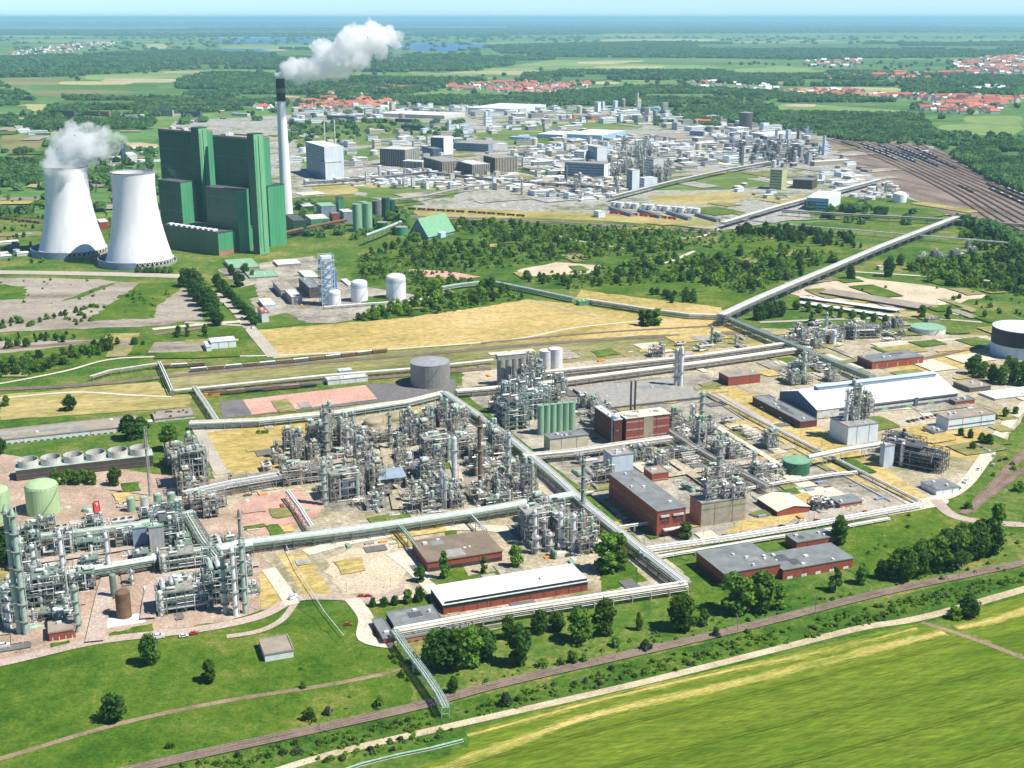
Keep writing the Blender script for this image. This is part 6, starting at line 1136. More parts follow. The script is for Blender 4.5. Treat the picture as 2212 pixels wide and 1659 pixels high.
for nm_, kind, mt, n, cnt in (('dark', 'broad', 'leaf_dark', 1700, 3), ('mid', 'broad', 'leaf_mid', 1700, 4), ('bright', 'broad', 'leaf_bright', 1500, 2), ('poplar', 'poplar', 'leaf_mid', 1100, 2), ('cone', 'cone', 'leaf_dark', 1100, 2), ('shrub', 'shrub', 'leaf_mid', 260, 3), ('bshrub', 'shrub', 'leaf_bright', 260, 2), ('gshrub', 'shrub', 'leaf_grey', 260, 1)):
    TP[nm_] = []
    for _ in range(cnt): V = crown_pts(rt_, kind, n, .62 if kind != 'shrub' else 1.1); TP[nm_].append((trunk_mesh(kind), quadmesh('crown' if kind != 'shrub' else 'foliage', V, mt), V[:4 * (n // (6 if n > 900 else 3))] * 1.0, mt))
TD = {'dark': ('broadleaf_tree', 'tree', 'dark green leafy tree'), 'mid': ('broadleaf_tree', 'tree', 'mid-green leafy tree'), 'bright': ('broadleaf_tree', 'tree', 'bright green leafy tree'), 'poplar': ('poplar_tree', 'tree', 'narrow upright tree'), 'cone': ('conifer_tree', 'tree', 'dark pointed tree'),
      'shrub': ('shrub', 'shrub', 'green bush'), 'bshrub': ('shrub', 'shrub', 'bright green bush'), 'gshrub': ('shrub', 'shrub', 'grey-green bush')}
def put_tree(x, y, h, kind, where, wide=1.0, rnd=rt_, group=None):
    tm, cm, _, _ = rnd.choice(TP[kind]); nm, cat, d = TD[kind]
    r = bpy.data.objects.new(nm, None); COL.objects.link(r); s = h / 10 * (1 if 'shrub' not in kind else 1.25); r.location = (x, y, 0); r.rotation_euler = (0, 0, rnd.uniform(0, 6.28)); r.scale = (s * wide, s * wide * rnd.uniform(.9, 1.1), s)
    tag(r, f'{d} {where}', cat, group or f'{cat}s {where}', h=h)
    for n_, me in (('trunk' if 'shrub' not in kind else 'stem', tm), ('crown' if 'shrub' not in kind else 'foliage', cm)):
        o = bpy.data.objects.new(n_, me); COL.objects.link(o); o.parent = r
def trees(lst, where=None):
    for q in lst:
        px, b, hp, kind = q[:4]; lab = q[4] if len(q) > 4 else where; wd = q[5] if len(q) > 5 else 1
        x, y = P(px, b); h = HG(px, b, b - hp); put_tree(x, y, h, kind, lab, wd * rt_.uniform(.86, 1.2))
trees([(325, 1440, 76, 'dark', 'standing alone on the front lawn, nearest the works road', .8), (452, 1479, 56, 'mid', 'standing alone in the middle of the front lawn', .85), (247, 1562, 68, 'dark', 'standing alone low on the front lawn, nearest the track', 1.05),
       (150, 891, 42, 'dark', 'alone on the dry grass left of the red court', 1.3), (14, 881, 28, 'mid', 'at the left edge on the dry grass', 1.2), (283, 952, 60, 'dark', 'left of the pair behind the fan stacks', 1.25), (308, 948, 52, 'dark', 'just right of the tree behind the fan stacks', 1.2), (370, 976, 66, 'mid', 'large and round, right of the cooling block', 1.3), (2, 985, 45, 'dark', 'at the left edge below the long white hall'),
       (250, 1052, 46, 'mid', 'in front of the cooling block'), (12, 1222, 92, 'dark', 'at the left edge below the pale green tanks', 1.15), (28, 1205, 70, 'bright', 'right of the dark tree at the left edge'), (908, 1262, 46, 'dark', 'at the left corner of the brown-roofed building'), (960, 1256, 70, 'poplar', 'before the brown-roofed building'), (1045, 1243, 45, 'poplar', 'near the right end of the brown-roofed building'), (1114, 1230, 56, 'mid', 'right of the brown-roofed building'),
       (806, 1316, 28, 'dark', 'in the little hedge left of the white-roofed hall'), (829, 1315, 28, 'dark', 'in the little hedge left of the white-roofed hall'), (853, 1312, 28, 'dark', 'in the little hedge left of the white-roofed hall'), (880, 1308, 38, 'mid', 'in the little hedge left of the white-roofed hall'), (906, 1305, 42, 'dark', 'in the little hedge left of the white-roofed hall'),
       (1308, 1240, 92, 'poplar', 'left of the poplar pair beside the diagonal bridge', 1.6), (1334, 1236, 88, 'poplar', 'right of the poplar pair beside the diagonal bridge', 1.5), (1480, 1168, 42, 'mid', 'at the red end of the tall brick hall'), (1385, 706, 40, 'poplar', 'in the clump on the straw field', 1.5), (1400, 708, 42, 'poplar', 'in the clump on the straw field', 1.5), (1418, 706, 42, 'poplar', 'in the clump on the straw field', 1.6)])
trees([(940, 1445, 88, 'mid'), (965, 1452, 98, 'dark'), (990, 1450, 100, 'mid'), (1015, 1445, 95, 'mid'), (1045, 1432, 84, 'dark')], 'in the dense clump beside the green pipe bridge')
trees([(978, 1503, 46, 'mid', 'small, below the dense clump', .7), (1120, 1442, 105, 'dark', 'tall, right of the dense clump', .95), (1098, 1385, 60, 'mid', 'behind the concrete frames', .8), (1165, 1372, 60, 'dark', 'first of the row under the front pipe bridge'), (1202, 1368, 52, 'dark', 'second of the row under the front pipe bridge'), (1252, 1392, 84, 'mid', 'third and broad, in the row under the front pipe bridge', 1.1), (1305, 1376, 86, 'mid', 'fourth and broad, in the row under the front pipe bridge', 1.1), (1380, 1366, 46, 'bright', 'pale, between the pipe bridge and railway', .7),
       (1472, 1366, 92, 'mid', 'standing by the corner of the pipe bridge', 1.05), (1520, 1356, 42, 'mid', 'small, right of the tree at the bridge corner', .8), (1590, 1330, 100, 'mid', 'broad, before the left brick hall', 1.2), (1642, 1322, 94, 'mid', 'before the left brick hall, right of the broad one', 1.0), (1684, 1320, 62, 'poplar', 'slim, before the right brick hall', 1.3), (1804, 1282, 62, 'cone', 'pointed, right of the brick halls'), (1862, 1266, 52, 'mid', 'beside the pointed tree right of the brick halls'), (1812, 1180, 70, 'mid', 'behind the right brick hall', .9),
       (2090, 1336, 56, 'dark', 'broad dark, beside the farm path', 1.4), (2062, 1342, 36, 'bright', 'low and bright, beside the farm path', 1.3), (1330, 1402, 30, 'mid', 'small, above the railway'), (1395, 1408, 26, 'gshrub', 'by the railway'), (1238, 1438, 34, 'mid', 'small, between clump and railway'), (1548, 1380, 24, 'gshrub', 'above the railway near the bridge corner')])
trees([(1905, 1255, 52, 'mid'), (1930, 1258, 66, 'mid'), (1955, 1256, 80, 'mid'), (1980, 1250, 84, 'dark'), (2000, 1243, 76, 'mid'), (2022, 1238, 86, 'mid'), (2048, 1232, 90, 'dark'), (2068, 1226, 96, 'mid'), (2088, 1218, 88, 'dark'), (2108, 1210, 92, 'mid'), (2126, 1204, 88, 'dark'), (2146, 1200, 118, 'poplar'), (1940, 1240, 60, 'dark'), (1990, 1232, 70, 'mid'), (2040, 1215, 80, 'dark'), (2075, 1205, 80, 'mid'), (2112, 1196, 78, 'mid')], 'in the dense row right of the brick halls')
trees([(405 + i * 8.5 + R.uniform(-3, 3), 622 + i * 10.5, 40 + R.uniform(-6, 12), 'dark', 'in the left row of the tree avenue', 1.2) for i in range(9)] + [(470 + i * 11, 622 + i * 12, 34 + R.uniform(-4, 10), 'dark', 'in the right row of the tree avenue', 1.2) for i in range(8)] + [(420 + i * 7, 612 + i * 9, 36, 'mid', 'in the left row of the tree avenue', 1.2) for i in range(7)] + [(444, 732, 34, 'poplar', 'at the lower end of the avenue', 1.2), (406, 732, 36, 'poplar', 'thin, left of the avenue end')])
trees([(500, 598, 30, 'dark'), (530, 592, 26, 'dark'), (516, 622, 40, 'dark'), (545, 600, 20, 'mid')], 'between the avenue and the power station yard')
trees([(300 + i * 14, 592, 18, 'shrub') for i in range(6)], 'at the foot of the nearer cooling tower'); trees([(560 + i * 9, 940, 12, 'bshrub') for i in range(3)], 'beside the dry plot')
trees([(120 + i * 16, 1046 + (i % 2) * 5, 36, 'mid') for i in range(6)], 'in the hedge before the cooling block')
trees([(1640 + i * 11, 694 - i * 2, 44 - i, 'dark', 'at the upper junction of pipe bridges') for i in range(5)] + [(1720 + i * 24, 672 + i * 4, 26, 'mid', 'among the long low barns') for i in range(10)] + [(2048, 692, 34, 'cone', 'right of the grey-roofed cabin'), (1990, 690, 34, 'mid', 'left of the grey-roofed cabin'), (2126, 690, 22, 'mid', 'beside the pale road at the upper right'), (2196, 680, 14, 'mid', 'at the right edge beyond the gas holder'), (1918, 600, 50, 'dark', 'under the wide pipe bridge, right one'), (1836, 606, 40, 'dark', 'under the wide pipe bridge, left one'), (1946, 575, 30, 'mid', 'behind the wide pipe bridge'),
       (1838, 710, 22, 'dark', 'beside the dark little house'), (1752, 700, 30, 'cone', 'left of the dark little house')])
trees([(2100, 812, 46, 'dark'), (2120, 820, 44, 'mid'), (2142, 828, 46, 'dark'), (2165, 834, 50, 'mid'), (2188, 828, 56, 'mid'), (2208, 836, 60, 'dark'), (2178, 806, 40, 'bright'), (2110, 796, 34, 'mid')], 'in front of the gas holder')
trees([(2095, 950, 26, 'dark'), (2120, 962, 30, 'dark'), (2170, 905, 28, 'dark'), (2192, 898, 22, 'mid'), (2150, 910, 18, 'mid'), (2075, 945, 22, 'dark'), (2100, 975, 24, 'dark'), (2135, 965, 30, 'dark')], 'in the car park right of the office block')
trees([(2200, 1065, 26, 'shrub'), (2090, 1105, 24, 'shrub'), (2172, 998, 12, 'shrub'), (2145, 1032, 14, 'shrub'), (2188, 1020, 14, 'shrub')], 'between the pale road and railway'); trees([(1960, 1145, 12, 'shrub'), (1962, 1120, 12, 'shrub'), (2185, 1010, 14, 'shrub'), (1905, 1160, 8, 'shrub')], 'on the grass right of the brick halls')
trees([(1500, 1205, 10, 'shrub'), (1690, 1372, 12, 'shrub'), (1615, 1372, 14, 'shrub'), (1780, 1300, 10, 'shrub'), (655, 1492, 20, 'shrub'), (668, 1562, 34, 'shrub'), (820, 1530, 28, 'shrub'), (755, 1512, 10, 'shrub'), (650, 1452, 14, 'shrub'), (1170, 1446, 24, 'shrub'), (1210, 1442, 22, 'shrub'), (1262, 1434, 22, 'shrub'), (1090, 1530, 34, 'gshrub'), (1120, 1520, 20, 'shrub'), (1050, 1480, 16, 'bshrub'), (1460, 1455, 14, 'shrub'), (708, 1548, 22, 'gshrub'), (370, 1622, 22, 'shrub')], 'near the railway in the foreground')
# scattered woods and scrub
SC = []                                                      # (size on the picture, x, y, h, kind, where)
def scatter(poly, sp, h0, h1, kinds, where, seed=1, fill=1.0, avoid=True):
    rnd = random.Random(seed); W = [P(*p) for p in poly]; x0, x1 = min(p[0] for p in W), max(p[0] for p in W); y0, y1 = min(p[1] for p in W), max(p[1] for p in W)
    n = int((x1 - x0) * (y1 - y0) / sp ** 2 * fill); 
    for _ in range(n):
        x, y = rnd.uniform(x0, x1), rnd.uniform(y0, y1)
        if inside((x, y), W) and not (avoid and occupied(x, y, 2)): h = rnd.uniform(h0, h1); SC.append((h / math.hypot(x, y), x, y, h, rnd.choice(kinds), where))
bk = ['dark', 'mid', 'mid', 'bright', 'mid', 'shrub', 'bshrub']; sk = ['shrub', 'shrub', 'bshrub', 'gshrub']
scatter([(770, 560), (880, 520), (1000, 480), (1130, 490), (1290, 505), (1330, 535), (1130, 565), (1040, 585), (880, 580), (780, 612)], 13, 7, 15, bk, 'in the wood below the green barn', 31, .5)
scatter([(880, 604), (1000, 614), (1120, 628), (1130, 650), (1030, 664), (900, 686), (765, 700), (760, 692), (830, 670), (905, 655)], 11, 8, 15, bk, 'in the wood behind the straw field', 32, .75)
scatter([(1130, 602), (1300, 592), (1400, 560), (1500, 560), (1560, 600), (1610, 640), (1480, 612), (1330, 620), (1240, 628), (1150, 625)], 12, 7, 15, bk, 'in the wood right of the clay ground', 33, .48)
scatter([(1290, 492), (1420, 500), (1480, 540), (1420, 560), (1300, 562), (1130, 570)], 15, 5, 13, bk + ['shrub'], 'in the wood below the far railway', 34, .55)
scatter([(1480, 565), (1640, 542), (1790, 545), (1800, 570), (1700, 610), (1620, 640), (1540, 620)], 12, 7, 16, bk, 'in the wood left of the wide pipe bridge', 35, .5)
scatter([(1560, 500), (1720, 496), (1850, 520), (1860, 540), (1780, 535), (1600, 515)], 12, 8, 17, ['dark', 'dark', 'mid'], 'in the dark tree belt beyond the wide pipe bridge', 36)
scatter([(1970, 580), (2060, 570), (2212, 540), (2300, 540), (2300, 650), (2160, 635), (2040, 618), (1960, 605)], 12, 9, 17, bk, 'in the wood at the upper right', 37, .7)
scatter([(2070, 510), (2150, 505), (2212, 540), (2100, 545)], 14, 8, 14, bk, 'in the grove beneath the rail yard', 38)
scatter([(-60, 800), (100, 775), (180, 755), (240, 740), (245, 762), (130, 800), (0, 828), (-60, 835)], 9, 5, 12, ['dark', 'mid', 'mid', 'shrub'], 'in the belt above the pale curving path', 39)
scatter([(-60, 745), (80, 728), (160, 722), (160, 740), (0, 760)], 12, 6, 12, ['dark', 'mid', 'cone'], 'in the row between the gravel fields', 40); scatter([(-40, 700), (120, 690), (200, 660), (235, 665), (190, 705), (0, 716)], 11, 5, 9, ['dark', 'mid', 'shrub'], 'in the thicket on the gravel field', 41); scatter([(240, 745), (440, 715), (460, 728), (260, 760)], 17, 5, 13, ['dark', 'mid', 'bright', 'poplar'], 'scattered left of the white sheds', 42); scatter([(-40, 610), (200, 606), (380, 660), (260, 690), (60, 672)], 26, 2, 5, sk, 'scattered on the gravel field', 43); scatter([(270, 640), (350, 620), (380, 625), (330, 690), (290, 690)], 16, 3, 6, ['shrub', 'mid'], 'on the green triangle', 44)
scatter([(760, 700), (830, 690), (900, 672), (1040, 665), (900, 690)], 12, 3, 6, sk, 'along the edge of the straw field', 45); scatter([(1405, 640), (1500, 635), (1500, 660), (1440, 658)], 9, 8, 13, ['dark', 'mid'], 'in the group on the green meadow', 46)
scatter([(-200, 1760), (340, 1672), (870, 1560), (1560, 1395), (1900, 1312), (2212, 1240), (2212, 1262), (2040, 1312), (1960, 1335), (1560, 1428), (950, 1575), (600, 1655), (300, 1760)], 2.9, 1.2, 3.8, ['shrub', 'shrub', 'bshrub', 'bshrub', 'shrub', 'gshrub'], 'in the scrub strip between railway and farm path', 47); scatter([(560, 1659), (760, 1650), (1005, 1596), (1000, 1575), (930, 1590), (700, 1645)], 3.2, 1.5, 3.8, sk, 'in the hedge below the farm path', 48)
scatter([(0, 1659), (330, 1655), (860, 1540), (840, 1480), (500, 1535), (250, 1585)], 12, .7, 2.4, sk, 'scattered between track and railway', 49); scatter([(900, 1520), (1100, 1470), (1560, 1368), (1900, 1285), (1880, 1262), (1500, 1345), (1250, 1400), (1000, 1450)], 5.5, 1, 3.2, sk, 'scattered on the verge above the railway', 50)
scatter([(840, 1420), (900, 1440), (945, 1510), (900, 1520), (870, 1470)], 6, 3, 7, ['bright', 'mid', 'shrub'], 'beneath the green pipe bridge', 51); scatter([(100, 1580), (700, 1430), (640, 1360), (100, 1440)], 30, .6, 1.4, sk, 'scattered on the front lawn', 52)
scatter([(0, 420), (95, 425), (95, 590), (0, 560)], 28, 4, 10, bk + ['shrub'], 'behind the left cooling tower', 53); scatter([(190, 380), (240, 380), (330, 560), (230, 540)], 30, 4, 9, bk, 'between cooling towers and power station', 54); scatter([(880, 475), (1560, 500), (1500, 520), (1000, 490)], 26, 3, 8, bk + sk, 'along the far railway', 55)
scatter([(1820, 600), (2212, 618), (2212, 700), (2050, 720), (1980, 650), (1850, 640)], 45, 4, 8, bk + sk, 'scattered at the upper right', 56); scatter([(1040, 755), (1650, 725), (1640, 745), (1000, 790)], 40, 1, 3, sk, 'on the dry meadow', 57)
scatter([(1870, 1180), (2212, 1130), (2212, 1235), (1900, 1290)], 7, 1, 4, sk, 'on the grass below the dense tree row', 58)
for k_, pl in enumerate([[(770, 560), (880, 520), (1000, 480), (1290, 505), (1480, 540), (1130, 575), (1040, 590), (780, 612)], [(880, 604), (1120, 628), (1130, 650), (1030, 664), (765, 700), (830, 670)], [(1130, 602), (1400, 560), (1640, 542), (1800, 545), (1700, 610), (1610, 642), (1480, 612), (1240, 628)], [(1970, 575), (2250, 535), (2250, 650), (2040, 618)], [(880, 475), (1560, 500), (1700, 515), (1560, 540), (1000, 500)]]):
    scatter(pl, 8.5, 2, 5.5, ['bshrub', 'bshrub', 'shrub', 'bshrub', 'gshrub'], 'between the trees of the middle woods', 70 + k_)
SC.sort(reverse=True); cnt = {'tree': 0, 'shrub': 0}; rest = []
have = {'tree': sum(1 for o, h in THINGS if o.get('category') == 'tree'), 'shrub': sum(1 for o, h in THINGS if o.get('category') == 'shrub')}
for s_, x, y, h, kind, where in SC:
    c_ = 'shrub' if 'shrub' in kind else 'tree'; px, py = PROJ(x, y)
    if -30 < px < 2250 and py < 1720 and have[c_] < 296: have[c_] += 1; put_tree(x, y, h, kind, where, rnd=rt_, wide=1.15)
    else: rest.append((x, y, h, kind))
def merged(lst, name, label, rnd=rt_):
    by = {}
    for x, y, h, kind in lst:
        tm, cm, V, mt = rnd.choice(TP[kind]); a = rnd.uniform(0, 6.28); c, s = math.cos(a), math.sin(a); k = h / 10 * (1.25 if 'shrub' in kind else 1)
        Q = V * k; cen = Q.reshape(-1, 4, 3).mean(1, keepdims=True); Q = ((Q.reshape(-1, 4, 3) - cen) * 1.9 + cen).reshape(-1, 3)
        by.setdefault(mt, []).append(np.stack([Q[:, 0] * c - Q[:, 1] * s + x, Q[:, 0] * s + Q[:, 1] * c + y, Q[:, 2]], 1))
    for mt, L_ in by.items():
        o = bpy.data.objects.new(name, quadmesh(name, np.concatenate(L_), mt)); link(o); o['label'] = label; o['kind'] = 'stuff'
merged([q for q in rest if 'shrub' not in q[3]], 'woodland', 'remaining trees of the woods behind the straw field'); merged([q for q in rest if 'shrub' in q[3]], 'scrub', 'low scrub too dense to count')
# far woods as one mass per belt
rs = np.random.RandomState(4); far_pts = []; NEARW = []
def far_scatter(poly, sp):
    W = [P(*p) for p in poly]; xs = [p[0] for p in W]; ys = [p[1] for p in W]
    area = abs(sum(W[i][0] * W[i - 1][1] - W[i - 1][0] * W[i][1] for i in range(len(W)))) / 2; d = sum(math.hypot(*p) for p in W) / len(W); cs = max(13, d / 330) if sp > 16 else 0; sp = max(sp, d / 330)
    n = int((max(xs) - min(xs)) * (max(ys) - min(ys)) / sp ** 2); n = min(n, 30000)
    X = rs.uniform(min(xs), max(xs), n); Y = rs.uniform(min(ys), max(ys), n); ins = np.zeros(n, bool)
    for i in range(len(W)):
        x1, y1 = W[i]; x2, y2 = W[i - 1]; q = (y1 > Y) != (y2 > Y)
        with np.errstate(divide='ignore', invalid='ignore'): ins ^= q & (X < (x2 - x1) * (Y - y1) / (y2 - y1) + x1)
    ins &= ~((np.sin(X / 210 + 1.7 * np.sin(Y / 330)) * np.sin(Y / 290 + 1.1 * np.sin(X / 170 + 2)) > .38) & (rs.uniform(size=n) < .85))
    dd = Y * _c + CH * _s; QX = CX + F * X / dd; QY = CY + F * (-(Y * _s) + CH * _c) / dd
    for (a0, b0, a1, b1) in FARP: ins &= ~((QX > a0 + 3) & (QX < a1 - 3) & (QY > b0) & (QY < b1))
    for x, y in zip(X[ins], Y[ins]): far_pts.append((x, y, (cs or sp) * rs.uniform(.75, 1.35)))
for wp in WOODS: far_scatter(wp, 13)
for poly, sp in (([(0, 130), (620, 150), (620, 260), (0, 300)], 130), ([(600, 150), (2212, 130), (2212, 290), (1400, 250), (1000, 235), (600, 260)], 150), ([(0, 80), (2212, 80), (2212, 130), (0, 130)], 360), ([(0, 300), (340, 300), (340, 470), (0, 470)], 42), ([(620, 265), (1000, 262), (1000, 300), (620, 330)], 50), ([(2060, 330), (2212, 330), (2212, 420)], 24), ([(2060, 480), (2212, 525), (2212, 560), (2100, 500)], 16), ([(1740, 440), (2060, 470), (2060, 500), (1740, 480)], 45), ([(1400, 230), (1560, 250), (1540, 290), (1400, 270)], 60), ([(640, 440), (880, 450), (870, 520), (640, 520)], 45)): far_scatter(poly, sp)
fp = np.array(far_pts); n = len(fp); NL = 16
ctr = np.repeat(fp, NL, 0); N_ = len(ctr); d = rs.normal(size=(N_, 3)); d /= np.linalg.norm(d, axis=1, keepdims=True)
R_ = ctr[:, 2:3] * .62; hgt_ = np.clip(ctr[:, 2] * .8, 7, 17)
pos = np.stack([ctr[:, 0] + d[:, 0] * R_[:, 0] * .8, ctr[:, 1] + d[:, 1] * R_[:, 0] * .8, hgt_ * (.58 + .36 * d[:, 2])], 1)
nn = d + rs.normal(size=(N_, 3)) * .35; nn[:, 2] += .25; nn /= np.linalg.norm(nn, axis=1, keepdims=True); xx = np.cross(nn, [.3, .5, .8]); xx /= np.linalg.norm(xx, axis=1, keepdims=True); yy = np.cross(nn, xx)
sz = (R_ * rs.uniform(.45, .8, (N_, 1))); szy = np.minimum(sz, hgt_[:, None] * .45)
Q = np.stack([pos - xx * sz - yy * szy, pos + xx * sz - yy * szy * .8, pos + xx * sz * .8 + yy * szy, pos - xx * sz * .9 + yy * szy * .8], 1)
Q[:, :, 2] = np.maximum(Q[:, :, 2], .3)
half = (Q[:, 0, 0] < 0)
for msk, lb in ((half, 'left'), (~half, 'right')):
    o = bpy.data.objects.new('far_woodland', quadmesh('far_woodland', Q[msk].reshape(-1, 3), 'leaf_far')); link(o); o['kind'] = 'stuff'; o['label'] = f'far woods and hedgerows in the {lb} half'
print('far trees', n, 'placed', have, 'rest', len(rest))
# ---------------------------------------------------------------- the works beyond
rf = random.Random(21)
bb = bld
for a in [  # N, L, R, wall, roof, base, label, kw
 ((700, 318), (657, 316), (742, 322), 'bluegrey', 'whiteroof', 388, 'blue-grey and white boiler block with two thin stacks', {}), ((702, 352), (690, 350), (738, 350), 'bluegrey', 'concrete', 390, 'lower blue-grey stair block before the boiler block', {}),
 ((875, 324), (820, 322), (906, 318), 'concrete', 'offwhite', 362, 'ribbed grey storage block right of the boiler block', {}), ((912, 350), (870, 346), (925, 345), 'white', 'whiteroof', 366, 'white block between two ribbed grey blocks', {}),
 ((955, 350), (913, 348), (1000, 346), 'rooftan', 'concrete', 380, 'wide ribbed tan block left of the grey pair', {}), ((1020, 356), (985, 353), (1058, 350), 'concrete', 'offwhite', 386, 'ribbed grey block right of the wide tan one', {}), ((1070, 342), (1044, 338), (1118, 337), 'rooftan', 'concrete', 376, 'ribbed brown-grey block at the right of the ribbed group', {}),
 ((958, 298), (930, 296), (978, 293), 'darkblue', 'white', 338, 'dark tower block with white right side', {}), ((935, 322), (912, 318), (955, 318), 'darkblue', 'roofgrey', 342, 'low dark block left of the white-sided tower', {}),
 ((1055, 312), (980, 310), (1096, 310), 'bluegrey', 'concrete', 330, 'long grey barrel-like hall', {}), ((1062, 312), (1055, 310), (1096, 308), 'offwhite', 'whiteroof', 328, 'white end block of the long grey hall', {}),
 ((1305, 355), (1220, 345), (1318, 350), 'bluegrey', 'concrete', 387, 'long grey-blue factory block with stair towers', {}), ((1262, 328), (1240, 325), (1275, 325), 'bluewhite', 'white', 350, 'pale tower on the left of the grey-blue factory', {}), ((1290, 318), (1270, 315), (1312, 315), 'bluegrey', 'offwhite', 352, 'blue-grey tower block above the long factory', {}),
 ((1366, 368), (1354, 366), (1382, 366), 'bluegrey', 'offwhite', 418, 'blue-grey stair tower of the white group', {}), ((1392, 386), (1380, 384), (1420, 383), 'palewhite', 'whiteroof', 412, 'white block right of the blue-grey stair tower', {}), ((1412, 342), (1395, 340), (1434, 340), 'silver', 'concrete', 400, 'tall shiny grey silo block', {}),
 ((1690, 368), (1664, 366), (1702, 366), 'yellowgreen', 'concrete', 412, 'tall pale yellow-green block near the rail yard', {}), ((1755, 390), (1713, 386), (1767, 386), 'timber', 'roofgrey', 411, 'dark brown block right of the yellow-green one', {}),
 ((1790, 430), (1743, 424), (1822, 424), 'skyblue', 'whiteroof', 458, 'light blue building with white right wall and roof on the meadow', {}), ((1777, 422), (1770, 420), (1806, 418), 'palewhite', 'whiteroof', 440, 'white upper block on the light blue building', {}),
 ((1292, 221), (1284, 220), (1298, 220), 'white', 'white', 250, 'tall white tower in the farthest works', {}), ((1402, 234), (1384, 232), (1424, 232), 'teal', 'bluegrey', 252, 'teal building with grey top in the farthest works', {}), ((1240, 248), (1236, 247), (1262, 246), 'orange', 'offwhite', 258, 'orange-walled hall in the farthest works', {}), ((1278, 252), (1262, 250), (1320, 249), 'brickpale', 'pinkroof', 262, 'reddish hall right of the orange-walled one', {}),
 ((1545, 262), (1490, 262), (1562, 260), 'brickpale', 'redroof', 268, 'low red-roofed sheds at the back of the works', {}), ((1660, 292), (1620, 290), (1735, 272), 'offwhite', 'whiteroof', 302, 'long white-roofed hall behind the dark structures', {}),
 ((960, 250), (820, 246), (1004, 244), 'offwhite', 'whiteroof', 258, 'very long white-roofed hall before the village', {}), ((1110, 236), (1010, 236), (1180, 230), 'palewhite', 'whiteroof', 246, 'second long white-roofed hall further right', {}), ((1085, 232), (1070, 230), (1150, 226), 'white', 'whiteroof', 240, 'raised white hall behind the second long one', {}),
 ((765, 252), (706, 250), (770, 251), 'darkblue', 'concrete', 262, 'dark office slab with bands, left one', {}), ((830, 258), (788, 256), (834, 257), 'darkblue', 'concrete', 266, 'dark office slab with bands, second from left', {}), ((890, 258), (853, 256), (896, 257), 'darkblue', 'concrete', 266, 'dark office slab, third from left', {}), ((914, 272), (866, 270), (918, 271), 'darkblue', 'roofgrey', 284, 'dark office slab, nearest of the four', {}),
 ((1215, 292), (1160, 290), (1250, 283), 'bluewhite', 'whiteroof', 302, 'pale-roofed hall with bright blue wall', {}), ((1300, 293), (1225, 288), (1350, 280), 'skyblue', 'whiteroof', 305, 'bright blue cluster hall in the middle of the works', {}), ((1145, 298), (1100, 294), (1156, 293), 'offwhite', 'skyblue', 304, 'hall with bright blue roof at the middle of the works', {}), ((1460, 300), (1400, 292), (1540, 286), 'offwhite', 'rooftan', 306, 'large tan flat roof in the middle of the works', {}),
 ((1520, 284), (1490, 282), (1522, 278), 'bluegrey', 'whiteroof', 300, 'white-framed block beyond the tan roof', {}), ((160, 240), (108, 240), (164, 239), 'darkblue', 'roofgrey', 254, 'dark hall before the left woods', {}), ((235, 242), (182, 240), (238, 240), 'brickpale', 'brickpale', 252, 'reddish long building before the left woods', {}), ((372, 238), (322, 236), (374, 237), 'panel', 'concrete', 252, 'grey block before the woods, left of a blue one', {}), ((432, 242), (390, 240), (436, 241), 'darkblue', 'roofgrey', 254, 'dark blue block before the woods', {}), ((534, 246), (500, 240), (540, 240), 'cream', 'white', 252, 'cream building with white top near the chimney', {}),
 ((275, 335), (265, 330), (296, 330), 'white', 'white', 352, 'white works house behind the cooling towers', {}), ((262, 312), (258, 311), (268, 311), 'darkblue', 'roofdark', 350, 'slim dark tower behind the cooling towers', {}), ((215, 480), (207, 476), (234, 476), 'brick', 'white', 500, 'red building between the cooling towers', {}), ((1198, 458), (1270, 450), (1300, 453), 'white', 'white', 470, '', {}),
 ((1293, 458), (1282, 456), (1308, 455), 'palewhite', 'white', 472, 'little white house left of the red train', {}), ((1125, 402), (1105, 398), (1160, 396), 'offwhite', 'whiteroof', 412, 'low white shed before the grey pipeline', {}), ((1760, 350), (1750, 347), (1840, 347), 'concrete', 'roofcream', 360, 'long cream-roofed shed beside the rail yard', {})]:
    if a[6]:
        t = bb('factory_block', a[6], 'building', a[0], a[1], a[2], a[3], a[4], base=a[5], g=math.radians(64) if (a[0][0] - a[1][0]) > 1.2 * (a[2][0] - a[0][0]) else math.radians(26), par=.8, amin=8)
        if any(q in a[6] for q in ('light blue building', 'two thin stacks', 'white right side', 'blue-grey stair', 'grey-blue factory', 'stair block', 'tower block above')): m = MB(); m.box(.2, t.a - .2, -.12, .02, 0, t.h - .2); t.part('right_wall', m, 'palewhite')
        if 'ribbed' in a[6]:
            for k in range(14): m = MB(); y = t.b * (k + .5) / 14; m.box(-.8, 0, y - t.b / 60, y + t.b / 60, 0, t.h - 1); t.part('rib', m, 'timber')
            for k in range(8): m = MB(); y = t.a * (k + .5) / 8; m.box(y - .5, y + .5, -.6, 0, 0, t.h - 1); t.part('rib', m, 'darkconc')
        elif t.h > 14 and t.a * t.b > 200:
            for z in np.arange(4, t.h - 2, 5): m = MB(); m.box(-.15, .02, 1, t.b - 1, z, z + 1.3); t.part('window_band', m, 'window')
for cx, b_, tp in ((702, 325, 250), (724, 325, 258)): mast(cx, b_, tp, 1.6, 'offwhite', f'thin white stack over the boiler block, {"left" if cx < 710 else "right"} one', 'flue_stack', 'stack', 2)
mast(1222 + 553 * 0, 398, 358, 2.4, 'steeldark', 'dark round column in front of the tan ribbed blocks', 'flue_stack', 'stack', 1)
tank('storage_silo', 'big dark round silo towering over the right works', 'silo', 1610, 282, 14, 243, 'steeldark', 'concrete', 'cone', stair=False)
